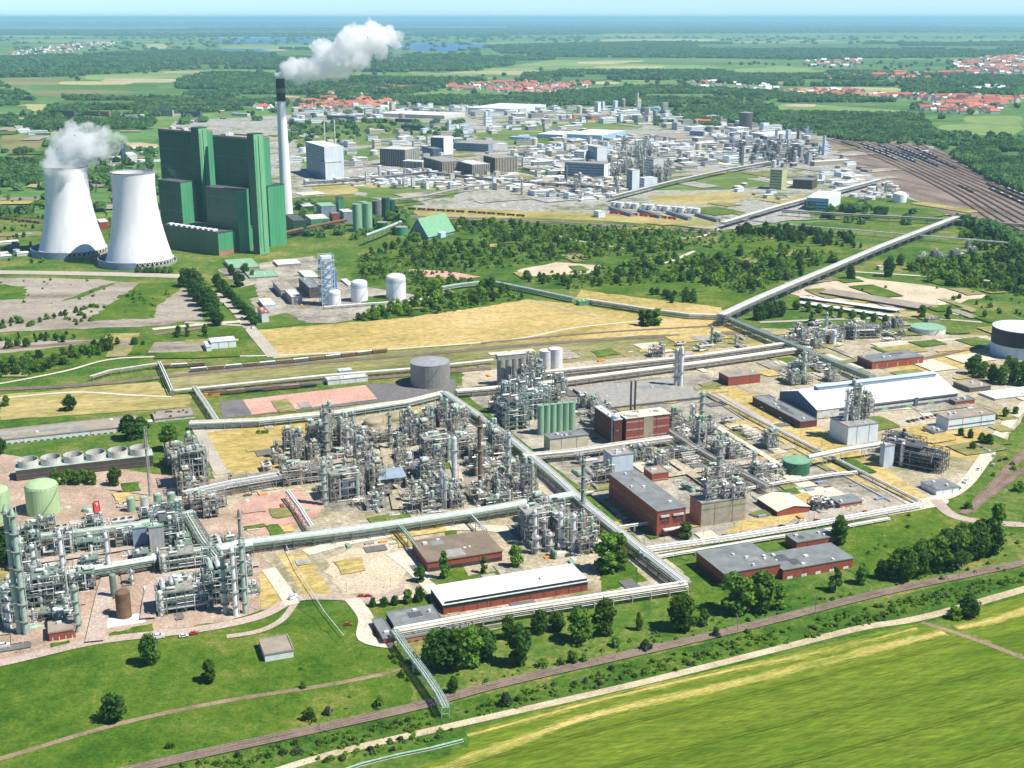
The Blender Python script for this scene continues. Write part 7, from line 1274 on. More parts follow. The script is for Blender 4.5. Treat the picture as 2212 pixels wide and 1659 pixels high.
# scattered works buildings
pals = {'pale': (['offwhite', 'concrete', 'palewhite', 'palewhite', 'cream'], ['whiteroof', 'whiteroof', 'concrete', 'offwhite', 'roofgrey', 'rooftan']), 'mix': (['concrete', 'bluegrey', 'offwhite', 'tan', 'panel', 'brickpale', 'darkblue'], ['roofgrey', 'whiteroof', 'concrete', 'rooftan']), 'dark': (['bluegrey', 'steeldark', 'concrete', 'offwhite', 'panel', 'bluewhite'], ['roofgrey', 'concrete', 'whiteroof', 'purplegrey'])}
CN = {'cream': 'cream', 'offwhite': 'off-white', 'concrete': 'grey', 'palewhite': 'pale', 'bluewhite': 'light blue-grey', 'panel': 'ribbed grey', 'bluegrey': 'blue-grey', 'tan': 'tan', 'brickpale': 'reddish', 'darkblue': 'dark', 'steeldark': 'dark grey', 'whiteroof': 'white', 'roofgrey': 'dark', 'rooftan': 'tan', 'purplegrey': 'brown-grey', 'skyblue': 'blue'}
NB = [0]
WQ = []
def works(poly, n, pal, where, smin=12, smax=45, hmin=5, hmax=14, seed=1, tower=.08, g=math.radians(30), cyl=.12):
    rnd = random.Random(seed); W = [P(*p) for p in poly]; x0, x1 = min(p[0] for p in W), max(p[0] for p in W); y0, y1 = min(p[1] for p in W), max(p[1] for p in W); k = 0; tr = 0
    while k < n and tr < n * 40:
        tr += 1; x, y = rnd.uniform(x0, x1), rnd.uniform(y0, y1); a = rnd.uniform(smin, smax); b = rnd.uniform(smin * .7, smax * .55)
        if not inside((x, y), W) or occupied(x, y, max(a, b) * .5): continue
        k += 1; h = rnd.uniform(hmin, hmax); wl, rf_ = rnd.choice(pals[pal][0]), rnd.choice(pals[pal][1])
        if rnd.random() < tower: h *= 2.2; a *= .45; b *= .6
        cy_ = rnd.random() < cyl
        WQ.append((-math.sqrt(a * (h + b * .1)) / math.hypot(x, y), x, y, a, b, h, wl, rf_, where, g, cy_, rnd.random(), rnd.random())); block(x, y, g, a / 2 + 2, b / 2 + 2)
def works_build():
    WQ.sort(); big = MB(); nb = 0; ml = []
    for _, x, y, a, b, h, wl, rf_, where, g, cyl, q1, q2 in WQ:
        if cyl:
            r = min(9, a * .3 + 2); t = Thing('works_tank', f'{CN[wl]} round tank {where}', 'tank', x, y, 0, f'tanks {where}'); m = MB(); m.rev([(r, 0), (r, h * 1.1)], 16); t.part('shell', m, wl); m = MB(); m.rev([(r + .2, h * 1.1), (r * .5, h * 1.1 + 1), (.2, h * 1.1 + 1.4)], 16); t.part('roof', m, 'white'); continue
        nb += 1
        if nb > 285:
            c, s = math.cos(g), math.sin(g); m = MB(); m.box(-a / 2, a / 2, -b / 2, b / 2, 0, h)
            for u in (wl, rf_):
                if u not in ml: ml.append(u)
            big.add([(p[0] * c - p[1] * s + x, p[0] * s + p[1] * c + y, p[2]) for p in m.v], m.f, ml.index(wl)); m = MB(); m.box(-a / 2 - .5, a / 2 + .5, -b / 2 - .5, b / 2 + .5, h, h + .5)
            big.add([(p[0] * c - p[1] * s + x, p[0] * s + p[1] * c + y, p[2]) for p in m.v], m.f, ml.index(rf_)); continue
        t = Thing('works_building', f'{CN[wl]} works building with {CN[rf_]} roof {where}', 'building', x, y, g, f'works buildings {where}')
        m = MB(); m.box(-a / 2, a / 2, -b / 2, b / 2, 0, h)
        if q1 < .3: m.box(-a / 2 + .3, -a / 2 + a * .3, -b / 2 + .3, b / 2 - .3, h, h * 1.5)
        t.part('wall', m, wl); m = MB(); m.box(-a / 2 - .5, a / 2 + .5, -b / 2 - .5, b / 2 + .5, h, h + .5)
        if q2 < .5: m.box(-a * .1, a * .2, -b * .2, b * .2, h + .5, h + 2.5)
        t.part('roof', m, rf_)
        if h > 7:
            for z in (h * .35, h * .7): m = MB(); m.box(-a / 2 + 1, a / 2 - 1, -b / 2 - .2, -b / 2 + .05, z, z + 1.2); t.part('window_band', m, 'winlight')
    if big.v: solo('far_works_buildings', big, ml, 'remaining small buildings of the far works', None, kind='stuff')
works([(660, 400), (900, 370), (1110, 380), (1120, 412), (900, 410), (700, 398)], 110, 'pale', 'among the front sheds of the far works', 10, 32, 4, 10, 1)
works([(620, 330), (800, 290), (1100, 262), (1280, 262), (1230, 330), (930, 345), (640, 392)], 100, 'pale', 'in the left part of the far works', 14, 48, 5, 13, 2)
works([(1100, 330), (1240, 305), (1560, 290), (1600, 350), (1440, 375), (1330, 372), (1200, 385), (1110, 360)], 230, 'pale', 'in the centre of the far works', 11, 56, 4, 11, 3)
works([(1120, 395), (1210, 385), (1350, 392), (1350, 420), (1280, 440), (1100, 415)], 60, 'pale', 'between the grey pipeline and the white silos', 10, 34, 4, 10, 4, cyl=.3)
works([(1560, 290), (1740, 285), (1790, 330), (1740, 365), (1600, 365)], 110, 'dark', 'in the dark towers group of the far works', 10, 34, 5, 15, 5, tower=.15)
works([(1700, 355), (1830, 340), (1880, 370), (1900, 420), (1700, 410)], 22, 'pale', 'beside the rail yard', 12, 42, 4, 9, 6)
works([(640, 240), (1000, 232), (1300, 236), (1560, 262), (1700, 280), (1560, 290), (1300, 262), (1000, 250), (640, 268)], 150, 'pale', 'at the far edge of the works', 18, 70, 6, 16, 7)
works([(1220, 240), (1340, 236), (1420, 240), (1470, 262), (1300, 268)], 30, 'pale', 'in the colourful farthest works', 14, 50, 7, 20, 8, tower=.3)
works([(0, 258), (100, 250), (130, 262), (90, 290), (0, 290)], 12, 'pale', 'at the far left', 16, 60, 4, 9, 9); works([(250, 335), (340, 330), (340, 372), (230, 368)], 14, 'pale', 'behind the steaming tower', 10, 30, 4, 8, 10); works([(0, 500), (60, 510), (60, 560), (0, 570)], 7, 'pale', 'left of the cooling towers', 10, 26, 3, 6, 11); works([(230, 240), (520, 238), (560, 262), (340, 272)], 18, 'mix', 'before the left woods', 12, 40, 4, 9, 12)
works([(1640, 395), (1700, 415), (1740, 440), (1600, 440), (1580, 400)], 9, 'pale', 'left of the light blue building', 10, 26, 4, 8, 13, cyl=.3); works([(1830, 400), (1950, 400), (1960, 440), (1850, 445)], 14, 'pale', 'on the meadow below the rail yard', 8, 22, 4, 8, 14, cyl=.6); works([(1980, 330), (2010, 320), (2020, 340)], 2, 'pale', 'at the head of the rail yard', 10, 20, 4, 6, 15)
works_build()
for i in range(12):
    cx = 1326 + i // 2 * 33 + (i % 2) * 14; tank('white_silo', f'white conical tank in the long row before the far works, {ORD[i]} from the left', 'tank', cx, 450 + i * 1.3, 7.5, 436 + i * 1.3, 'white', 'white', 'cone', rail=False, stair=False)
for i in range(4):
    x0 = 1312 + i * 62; bld('tank_shed', f'low dark tank shed in front of the white tank row, {ORD[i]} from the left', 'building', (x0 + 50, 462 + i * 4), (x0, 456 + i * 4), (x0 + 58, 460 + i * 4), 'bluegrey', 'roofgrey', base=470 + i * 4, g=math.radians(-10) if 0 else G1)
zone([(1570, 320), (1740, 300), (1760, 350), (1600, 370)], 'dark', 'among the far dark towers', cell=(40, 40), wt=(6, 2, 0, 0, 0, 0), hs=.9, seed=41, sc_=1.5, skip=.25)
zone([(1320, 330), (1440, 330), (1450, 400), (1330, 410)], 'grey', 'in the far silver works', cell=(36, 34), wt=(6, 2, 0, 0, 0, 0), hs=1.3, seed=42, sc_=1.6, skip=.1)
zone([(1100, 400), (1300, 400), (1290, 420), (1130, 430)], 'grey', 'in the low far piping', cell=(26, 26), wt=(3, 2, 1, 1, 0, 2), hs=.8, seed=43, sc_=1.3, skip=.3)
zone([(1850, 405), (1930, 400), (1940, 425), (1860, 440)], 'grey', 'on the far meadow', cell=(26, 26), wt=(3, 2, 1, 1, 0, 2), hs=.7, seed=44, sc_=1.2, skip=.3)
# ---------------------------------------------------------------- villages
def house_me(w, d, h, rf_, wl):
    m = MB(); m.box(-w / 2, w / 2, -d / 2, d / 2, 0, h); e = .5; r = h + d * .42
    m.add([(-w / 2, -d / 2, h), (w / 2, -d / 2, h), (-w / 2, d / 2, h), (w / 2, d / 2, h), (-w / 2, 0, r), (w / 2, 0, r)], [(0, 4, 2), (1, 3, 5)])
    m.add([(-w / 2 - e, -d / 2 - e, h - .3), (w / 2 + e, -d / 2 - e, h - .3), (w / 2 + e, 0, r + .1), (-w / 2 - e, 0, r + .1), (w / 2 + e, d / 2 + e, h - .3), (-w / 2 - e, d / 2 + e, h - .3)], [(0, 1, 2, 3), (3, 2, 4, 5)], 1)
    m.box(w * .2, w * .2 + .9, -.5, .5, r - 1.2, r + 1, 0); return m
HM = [(house_me(*a, None, None), rf_) for a, rf_ in (((14, 10, 5), 'redroof'), ((20, 11, 6), 'redroof'), ((12, 12, 7), 'pinkroof'), ((34, 12, 8), 'redroof'), ((16, 10, 5), 'whiteroof'))]
HM = [(m.mesh('village_house', ['housewall', r]), m, r) for m, r in HM]
HS = []
def village(poly, sp, where, pale=.15, seed=1):
    rnd = random.Random(seed); W = [P(*p) for p in poly]; x0, x1 = min(p[0] for p in W), max(p[0] for p in W); y0, y1 = min(p[1] for p in W), max(p[1] for p in W); y = y0
    while y < y1:
        x = x0
        while x < x1:
            xx, yy = x + rnd.uniform(-.3, .3) * sp, y + rnd.uniform(-.35, .35) * sp
            if inside((xx, yy), W) and rnd.random() < .8: k = 4 if rnd.random() < pale else rnd.choice((0, 0, 1, 1, 2, 3)); HS.append((math.hypot(xx, yy), xx, yy, k, rnd.uniform(-.3, .3) + rnd.choice((0, 1.57)), rnd.uniform(1.1, 1.7), where))
            x += sp
        y += sp * 1.3
village([(655, 222), (700, 216), (800, 214), (862, 222), (850, 236), (780, 238), (700, 244), (640, 240)], 34, 'in the red-roofed village right of the chimney', seed=1); village([(695, 196), (760, 188), (870, 188), (880, 198), (800, 206), (700, 206)], 38, 'in the village strip under the smoke', .3, seed=2); village([(960, 185), (1100, 180), (1280, 180), (1260, 194), (1130, 206), (1060, 198), (980, 196)], 42, 'in the long red village beyond the works', seed=3)
village([(560, 230), (600, 226), (600, 238), (540, 240)], 34, 'in the hamlet left of the chimney', .4, seed=4); village([(1680, 198), (1800, 195), (1950, 206), (2100, 208), (2212, 212), (2190, 224), (2040, 222), (1900, 212), (1700, 208)], 40, 'in the curved village before the right woods', seed=5); village([(1985, 228), (2060, 218), (2180, 226), (2150, 246), (2060, 246), (1990, 240)], 34, 'in the nearest red village at the right', seed=6)
village([(1760, 164), (1900, 160), (2080, 158), (2060, 172), (1780, 174)], 55, 'in the village band at the upper right', seed=7); village([(2050, 140), (2130, 126), (2212, 118), (2212, 162), (2090, 162)], 62, 'in the town at the right edge', .35, seed=8); village([(1480, 180), (1640, 176), (1700, 184), (1680, 204), (1540, 206)], 60, 'in the pale town left of the yellow field', .7, seed=9); village([(1730, 132), (1860, 130), (1860, 146), (1740, 146)], 85, 'in the distant settlement', .5, seed=10)
village([(50, 108), (150, 96), (250, 92), (240, 100), (120, 118), (0, 124)], 120, 'in the distant left village', .6, seed=11); village([(2060, 190), (2212, 186), (2212, 206), (2080, 204)], 60, 'among the pale halls at the right edge', .9, seed=12); village([(1150, 190), (1240, 186), (1240, 198), (1160, 200)], 30, 'in the long red village beyond the works', seed=13)
HS.sort(); LB = {0: 'red-roofed house', 1: 'longer red-roofed house', 2: 'house with faded pink roof', 3: 'long red-roofed row house', 4: 'pale-roofed building'}; far_h = {}
for i, (d_, x, y, k, a, s_, wh) in enumerate(HS):
    if i < 290: o = bpy.data.objects.new('village_house', HM[k][0]); link(o); o.location = (x, y, 0); o.rotation_euler = (0, 0, a); o.scale = (s_, s_, s_); tag(o, f'{LB[k]} {wh}', 'house', f'houses {wh}')
    else: far_h.setdefault(k, []).append((x, y, a, s_ * (1.3 if d_ > 7000 else 1)))
big = MB()
for k, L_ in far_h.items():
    src = HM[k][1]
    for x, y, a, s_ in L_:
        c, s = math.cos(a) * s_, math.sin(a) * s_; big.add([(p[0] * c - p[1] * s + x, p[0] * s + p[1] * c + y, p[2] * s_) for p in src.v], src.f, 0); big.m[-len(src.f):] = [0 if mi == 0 else (1 if k in (0, 1, 3) else 2 if k == 2 else 3) for mi in src.m]
solo('far_houses', big, ['housewall', 'redroof', 'pinkroof', 'whiteroof'], 'remaining far houses too small to count', None, kind='stuff')
print('houses', len(HS), 'bldg', len(BLOCK))
# ---------------------------------------------------------------- trains
def wagon_kit(body, top, L=14, kind='box'):
    P_ = []; m = MB()
    if kind == 'box': m.box(-L / 2, L / 2, -1.45, 1.45, 1.1, 3.6)
    elif kind == 'tank': m.path([(-L / 2, 0, 2.6), (-L / 2 + .2, 0, 2.6), (L / 2, 0, 2.6)], 1.4, 12)
    else: m.box(-L / 2, L / 2, -1.45, 1.45, 1.1, 1.6); m.box(-L / 2, L / 2, -1.45, -1.3, 1.6, 3.1); m.box(-L / 2, L / 2, 1.3, 1.45, 1.6, 3.1); m.box(-L / 2, -L / 2 + .2, -1.3, 1.3, 1.6, 3.1); m.box(L / 2 - .2, L / 2, -1.3, 1.3, 1.6, 3.1)
    P_.append(('body', m.mesh('body', body)))
    if kind == 'box': m = MB(); m.box(-L / 2, L / 2, -1.55, 1.55, 3.6, 3.8); m.box(-L / 2, L / 2, -1, 1, 3.8, 3.95); P_.append(('roof', m.mesh('roof', top)))
    elif kind == 'open': m = MB(); m.box(-L / 2 + .2, L / 2 - .2, -1.3, 1.3, 1.7, 2.7); P_.append(('load', m.mesh('load', top)))
    m = MB(); m.box(-L / 2 - .5, L / 2 + .5, -.5, .5, .8, 1.1); P_.append(('underframe', m.mesh('underframe', 'steeldark')))
    for x in (-L / 2 + 1.5, -L / 2 + 3.3, L / 2 - 3.3, L / 2 - 1.5): m = MB(); m.tube((x, -.9, .45), (x, .9, .45), .45, 8); P_.append(('wheelset', m.mesh('wheelset', 'steeldark')))
    return P_
WK = {'dark': wagon_kit('rust', 'rooftan'), 'white': wagon_kit('darkconc', 'whiteroof'), 'grey': wagon_kit('steel', 'concrete'), 'tank': wagon_kit('steeldark', '', kind='tank'), 'wtank': wagon_kit('offwhite', '', kind='tank'), 'open': wagon_kit('rust', 'timber', kind='open'), 'red': wagon_kit('red', 'red'), 'blue': wagon_kit('bluegrey', 'roofgrey')}
WD = {'dark': 'rusty covered wagon', 'white': 'dark wagon with pale roof', 'grey': 'grey covered wagon', 'tank': 'dark tank wagon', 'wtank': 'white tank wagon', 'open': 'brown open wagon', 'red': 'red covered wagon', 'blue': 'blue-grey covered wagon'}
def train(pts, n, kinds, where, step=16, off=0, start=0):
    w = smooth([P(*p) for p in pts], 6); k = 0; acc = start; nxt = start; L_ = 0
    for i in range(len(w) - 1):
        a, b = w[i], w[i + 1]; d = math.dist(a, b)
        while nxt <= L_ + d and k < n:
            q = (nxt - L_) / d; ang = math.atan2(b[1] - a[1], b[0] - a[0]); kd = kinds[k % len(kinds)] if isinstance(kinds, list) else kinds
            inst(WK[kd], 'goods_wagon', f'{WD[kd]} {where}', 'railway wagon', a[0] + (b[0] - a[0]) * q - math.sin(ang) * off, a[1] + (b[1] - a[1]) * q + math.cos(ang) * off, ang, group=f'wagons {where}', z=ZL[0] * .5 + .1); nxt += step; k += 1
        L_ += d
rl = [(-100, 850), (200, 835), (480, 805), (840, 775), (1300, 738), (1640, 722)]
train([(430, 806), (640, 787), (850, 763)], 17, ['white', 'dark', 'white', 'dark'], 'in the long train below the straw field', 15)
train([(350, 800), (430, 795), (480, 790)], 3, ['dark', 'white'], 'left of the long train', 15)
train([(470, 858), (560, 850), (700, 838)], 9, ['open', 'dark', 'tank'], 'in the train above the red court', 15)
x, y = P(459, 859); inst(wagon_kit('orange', 'orange', 12), 'locomotive', 'bright orange shunting locomotive above the grey court', 'locomotive', x, y, .2)
train([(1326, 464), (1400, 470), (1472, 478)], 11, 'red', 'in the red train beyond the woods', 17); train([(1020, 462), (1130, 470)], 9, 'open', 'on the far line before the woods', 17); train([(890, 455), (1010, 462)], 9, 'dark', 'on the far line beside the coal barn', 17); train([(0, 475), (90, 486)], 6, 'open', 'behind the left cooling tower', 17)
tr = [[(1780 + k * 19, 301 + k * 1.2), (1870 + k * 19, 332 + k * 2), (1960 + k * 17, 372 + k * 1), (2060 + k * 15, 425 - k * 1.5), (2160 + k * 16, 490 - k * 4), (2290 + k * 16, 560 - k * 5)] for k in range(13)]
for k, q in enumerate([[(x_ + d_, y_) for x_, y_ in q_] for q_ in tr for d_ in (0,)]): strip('railway_bed', q, 3.4, 'g_trackdark', 'track in the rail yard')
for k, (a_, n_, kd) in enumerate([(1, 10, ['dark', 'open']), (2, 16, ['white', 'tank', 'white']), (3, 15, ['grey', 'tank', 'white']), (4, 16, ['white', 'tank']), (5, 18, ['tank', 'blue', 'wtank']), (6, 18, ['blue', 'tank']), (7, 16, ['white', 'tank']), (8, 18, ['dark', 'tank', 'open']), (9, 12, ['white', 'tank'])]):
    st = 80 + (k * 137) % 260; train(tr[a_], n_, kd, 'in the upper rail yard', 17, start=st)
for a_, n_, kd, st in [(6, 14, ['tank', 'white', 'tank'], 900), (7, 16, ['tank', 'open'], 820), (8, 12, ['white', 'tank'], 880), (9, 9, ['tank', 'wtank'], 700), (3, 6, ['dark', 'open'], 900)]: train(tr[a_], n_, kd, 'in the lower rail yard', 17, start=st)
# ---------------------------------------------------------------- cars
def car(px, py, col, label, ang=G1, van=False):
    x, y = P(px, py); t = Thing('parked_car' if not van else 'parked_van', label, 'car' if not van else 'van', x, y, ang, z=ZL[0] * .6); m = MB()
    L_, W_ = (4.4, 1.8) if not van else (5.6, 2); hb, hc = (.95, 1.5) if not van else (2.1, 2.4)
    m.add([(-L_ / 2, -W_ / 2, .3), (L_ / 2, -W_ / 2, .3), (L_ / 2, W_ / 2, .3), (-L_ / 2, W_ / 2, .3), (-L_ / 2, -W_ / 2, hb), (L_ / 2, -W_ / 2, hb * .85), (L_ / 2, W_ / 2, hb * .85), (-L_ / 2, W_ / 2, hb)], [(3, 2, 1, 0), (4, 5, 6, 7), (0, 1, 5, 4), (1, 2, 6, 5), (2, 3, 7, 6), (3, 0, 4, 7)]); t.part('body', m, col)
    m = MB(); m.add([(-L_ * .42, -W_ * .46, hb), (L_ * .22, -W_ * .46, hb * .93), (L_ * .22, W_ * .46, hb * .93), (-L_ * .42, W_ * .46, hb), (-L_ * .34, -W_ * .4, hc), (L_ * .08, -W_ * .4, hc), (L_ * .08, W_ * .4, hc), (-L_ * .34, W_ * .4, hc)], [(4, 5, 6, 7), (0, 1, 5, 4), (1, 2, 6, 5), (2, 3, 7, 6), (3, 0, 4, 7)]); t.part('window', m, 'window')
    m = MB(); m.box(-L_ * .33, L_ * .07, -W_ * .39, W_ * .39, hc, hc + .05); t.part('roof', m, col)
    for sx in (-.3, .3):
        for sy in (-.5, .5): m = MB(); m.tube((L_ * sx, W_ * sy - .1, .33), (L_ * sx, W_ * sy + .1, .33), .33, 10); t.part('wheel', m, 'tyre')
car(420, 1376, 'red', 'red car with white trailer on the works road'); car(752, 1357, 'brick', 'dark red car in the court left of the gatehouse', .1); car(344, 1385, 'white', 'white van behind the lone tree by the works road', van=True); car(398, 1382, 'white', 'white car just left of the red car on the road')
for i, c in enumerate(['darkblue', 'steeldark', 'silver', 'steeldark', 'red', 'silver', 'steeldark']): car(1962 + i * 10, 916 - i * 2.2, c, f'parked car in the row left of the office block, {ORD[i]} from the left', 1.9)
for i, (x, y, c) in enumerate([(2104, 964, 'red'), (2120, 973, 'steeldark'), (2128, 977, 'skyblue'), (2136, 981, 'white'), (2146, 990, 'white'), (2160, 1000, 'steeldark'), (2112, 968, 'silver'), (2144, 1010, 'silver')]): car(x, y, c, f"{ {'red': 'red', 'steeldark': 'dark', 'skyblue': 'blue', 'white': 'white', 'silver': 'silver'}[c] } car parked beside the pale curving road", 1.0)
car(10, 1405, 'white', 'white van at the lower left corner', van=True); car(265, 1100, 'white', 'white van on the red yard behind the vessels', van=True)
# ---------------------------------------------------------------- masts along the railway
for i, (px, py, tp) in enumerate([(715, 1590, 1535), (1058, 1490, 1440), (1328, 1432, 1385), (1592, 1372, 1330), (1760, 1332, 1290), (2070, 1262, 1222)]):
    x, y = P(px, py); h = HG(px, py, tp); t = Thing('catenary_mast', f'thin railway mast beside the line, {ORD[i]} from the left', 'mast', x, y); m = MB(); m.bar((0, 0, 0), (0, 0, h), .22); t.part('post', m, 'steel'); m = MB(); m.bar((0, 0, h * .85), (0, 5, h * .9), .12); m.bar((0, 0, h), (0, 5, h * .9), .08); t.part('arm', m, 'steel')
# low concrete frames by the trees, white fence pipe at the bottom
x, y = P(1050, 1372); t = Thing('concrete_structure', 'grey open concrete frames among the trees under the pipe bridge', 'frame', x, y, G1)
for k in range(3):
    m = MB(); o_ = k * 5
    for a in (0, 14): m.box(a, a + .6, o_, o_ + .6, 0, 4.5)
    m.box(0, 14.6, o_, o_ + .8, 4.5, 5.1); m.box(0, 14.6, o_, o_ + .8, 2, 2.5); t.part('bay', m, 'concrete')
rack('pale green pipeline half hidden in the hedge at the bottom edge', [(700, 1680), (780, 1652), (860, 1632), (930, 1618), (1000, 1600)], 1.6, 1.6, [(0, .45, 'greenpale')], 8, 'concrete')
def pipeline(label, pts, z, r, mm, sp=10):
    W = [P(x, y, z) for x, y in pts]; t = Thing('pipeline', label, 'pipeline', W[0][0], W[0][1]); ox, oy = W[0]; m = MB(); m.path([(x - ox, y - oy, z) for x, y in W], r, 6); t.part('pipe', m, mm); m = MB(); m.bar((0, 0, 0), (0, 0, z), .12); m.bar((-.4, 0, z), (.4, 0, z), .1); me = m.mesh('post', 'steel')
    for (a, b), (c, d) in zip(W, W[1:]):
        n = max(1, int(math.dist((a, b), (c, d)) / sp))
        for k in range(n): o = bpy.data.objects.new('post', me); link(o, t.o); o.location = (a + (c - a) * k / n - ox, b + (d - b) * k / n - oy, 0)
pipeline('thin pale pipe on posts from the wide bridge down over the lawn corner, right one', [(612, 1165), (640, 1225), (700, 1320), (742, 1372)], 4, .2, 'pipewhite', 9); pipeline('thin dark pipe near the ground along the yellow grass plot, left one', [(600, 1205), (650, 1295), (715, 1405), (770, 1398), (830, 1392)], .7, .18, 'steeldark', 9); pipeline('short dark pipe beside the sandy ground', [(690, 1240), (722, 1296)], .6, .3, 'steeldark', 9)

# ---------------------------------------------------------------- lamp posts and yard clutter
LM = MB(); LM.bar((0, 0, 0), (0, 0, 8), .16); LPOST = LM.mesh('post', 'steel'); LM = MB(); LM.bar((0, 0, 8), (1.6, 0, 8.3), .12); LM.box(1.2, 2.1, -.2, .2, 8.2, 8.4); LHEAD = LM.mesh('lamp_head', 'offwhite')
def lamps(pts, step, where, off=5):
    w = smooth([P(*p) for p in pts], 6); L_ = 0; nxt = step / 2
    for i in range(len(w) - 1):
        a, b = w[i], w[i + 1]; d = math.dist(a, b); ang = math.atan2(b[1] - a[1], b[0] - a[0])
        while nxt <= L_ + d:
            q = (nxt - L_) / d; x, y = a[0] + (b[0] - a[0]) * q - math.sin(ang) * off, a[1] + (b[1] - a[1]) * q + math.cos(ang) * off; nxt += step
            px, py = PROJ(x, y)
            if -20 < px < 2230 and not occupied(x, y, .3): inst([('post', LPOST), ('lamp_head', LHEAD)], 'street_lamp', f'slim street lamp {where}', 'street lamp', x, y, ang - 1.57, group=f'lamps {where}')
        L_ += d
lamps([(0, 1440), (210, 1392), (430, 1366), (560, 1338), (640, 1300), (720, 1296), (880, 1280)], 24, 'along the pinkish works road'); lamps([(1000, 905), (1120, 1000), (1300, 1140), (1400, 1205)], 26, 'beside the diagonal bridge road', 7); lamps([(2212, 880), (2120, 1005), (2030, 1082)], 28, 'along the pale curving road', 6); lamps([(1400, 1200), (1700, 1150), (2000, 1100)], 26, 'along the grass strip road'); lamps([(1510, 830), (1700, 940), (1975, 1100)], 28, 'along the yellow grass'); lamps([(660, 1200), (780, 1170), (960, 1145)], 24, 'below the wide pipe bridge'); lamps([(395, 600), (490, 655), (540, 712), (592, 775)], 36, 'along the avenue', 7)
CK = []
for c_ in ('white', 'bluegrey', 'brick', 'orange', 'greensilo', 'concrete', 'rust'):
    m = MB(); m.box(-3, 3, -1.2, 1.2, .15, 2.7); m2 = MB(); m2.box(-3.05, 3.05, -1.25, 1.25, 2.7, 2.8); m3 = MB(); m3.box(3, 3.06, -1, 1, .3, 2.5); CK.append((c_, [('body', m.mesh('body', c_)), ('lid', m2.mesh('lid', c_)), ('door', m3.mesh('door', 'steel'))]))
rc = random.Random(9); CNM = {'white': 'white', 'bluegrey': 'blue-grey', 'brick': 'dark red', 'orange': 'orange', 'greensilo': 'pale green', 'concrete': 'grey', 'rust': 'rusty'}
for poly, n_, where in [([(1000, 790), (1650, 725), (1900, 760), (1640, 840), (1520, 810), (1100, 845)], 26, 'in the northern yard'), ([(500, 1050), (700, 1100), (640, 1150), (520, 1120)], 8, 'on the reddish yard'), ([(1620, 1060), (1800, 1040), (1950, 1085), (1640, 1140)], 12, 'beside the cream-roofed shed'), ([(640, 1180), (880, 1150), (900, 1180), (780, 1190)], 6, 'below the wide bridge'), ([(1950, 840), (2150, 860), (2120, 905), (1980, 890)], 8, 'near the office block'), ([(1700, 660), (1980, 660), (2000, 700), (1720, 700)], 12, 'among the long barns'), ([(560, 640), (900, 650), (880, 670), (600, 665)], 10, 'in the air plant yard'), ([(1150, 1210), (1280, 1195), (1290, 1220), (1180, 1230)], 4, 'beside the poplar pair')]:
    W = [P(*p) for p in poly]; k = 0; t_ = 0
    while k < n_ and t_ < 600:
        t_ += 1; x, y = rc.uniform(min(p[0] for p in W), max(p[0] for p in W)), rc.uniform(min(p[1] for p in W), max(p[1] for p in W))
        if inside((x, y), W) and not occupied(x, y, 2): k += 1; c_, kt = rc.choice(CK); inst(kt, 'storage_container', f'{CNM[c_]} storage container {where}', 'container', x, y, G1 + rc.choice((0, 1.5708)), group=f'containers {where}', scale=rc.uniform(.7, 1.1)); block(x, y, 0, 3, 3)

# ---------------------------------------------------------------- more parked cars
rk = random.Random(12)
def cars_on(pts, n, where, off):
    W = [P(*p) for p in pts]
    for _ in range(n):
        i = rk.randrange(len(W) - 1); q = rk.random(); a, b = W[i], W[i + 1]; ang = math.atan2(b[1] - a[1], b[0] - a[0]); x = a[0] + (b[0] - a[0]) * q - math.sin(ang) * off; y = a[1] + (b[1] - a[1]) * q + math.cos(ang) * off; c_ = rk.choice(['white', 'silver', 'steeldark', 'darkblue', 'red', 'bluegrey', 'white'])
        p = PROJ(x, y); 
        if not occupied(x, y, 1): car(p[0], p[1], c_, f"{ {'white': 'white', 'silver': 'silver', 'steeldark': 'dark grey', 'darkblue': 'dark blue', 'red': 'red', 'bluegrey': 'blue-grey'}[c_] } {'van' if c_ == 'white' else 'car'} parked {where}", ang, van=c_ == 'white')
cars_on([(1400, 1195), (1700, 1146), (1950, 1103)], 7, 'beside the grass strip road', 2.5); cars_on([(660, 1195), (780, 1168), (960, 1145), (1080, 1150)], 6, 'below the wide pipe bridge', 2); cars_on([(560, 1338), (640, 1300), (800, 1298)], 3, 'on the road corner by the lawn', 1.5); cars_on([(1640, 1125), (1740, 1110)], 4, 'before the cream-roofed shed', 2); cars_on([(1780, 905), (1960, 885)], 5, 'on the road before the big white-roofed hall', 1.5); cars_on([(480, 660), (540, 712), (590, 770)], 3, 'on the avenue', 2); cars_on([(600, 655), (780, 668)], 4, 'in the air plant yard', 4); cars_on([(1180, 1215), (1280, 1205)], 3, 'beside the poplar pair', 2); cars_on([(2220, 880), (2120, 1005), (2060, 1066)], 3, 'on the pale curving road', 1.8)
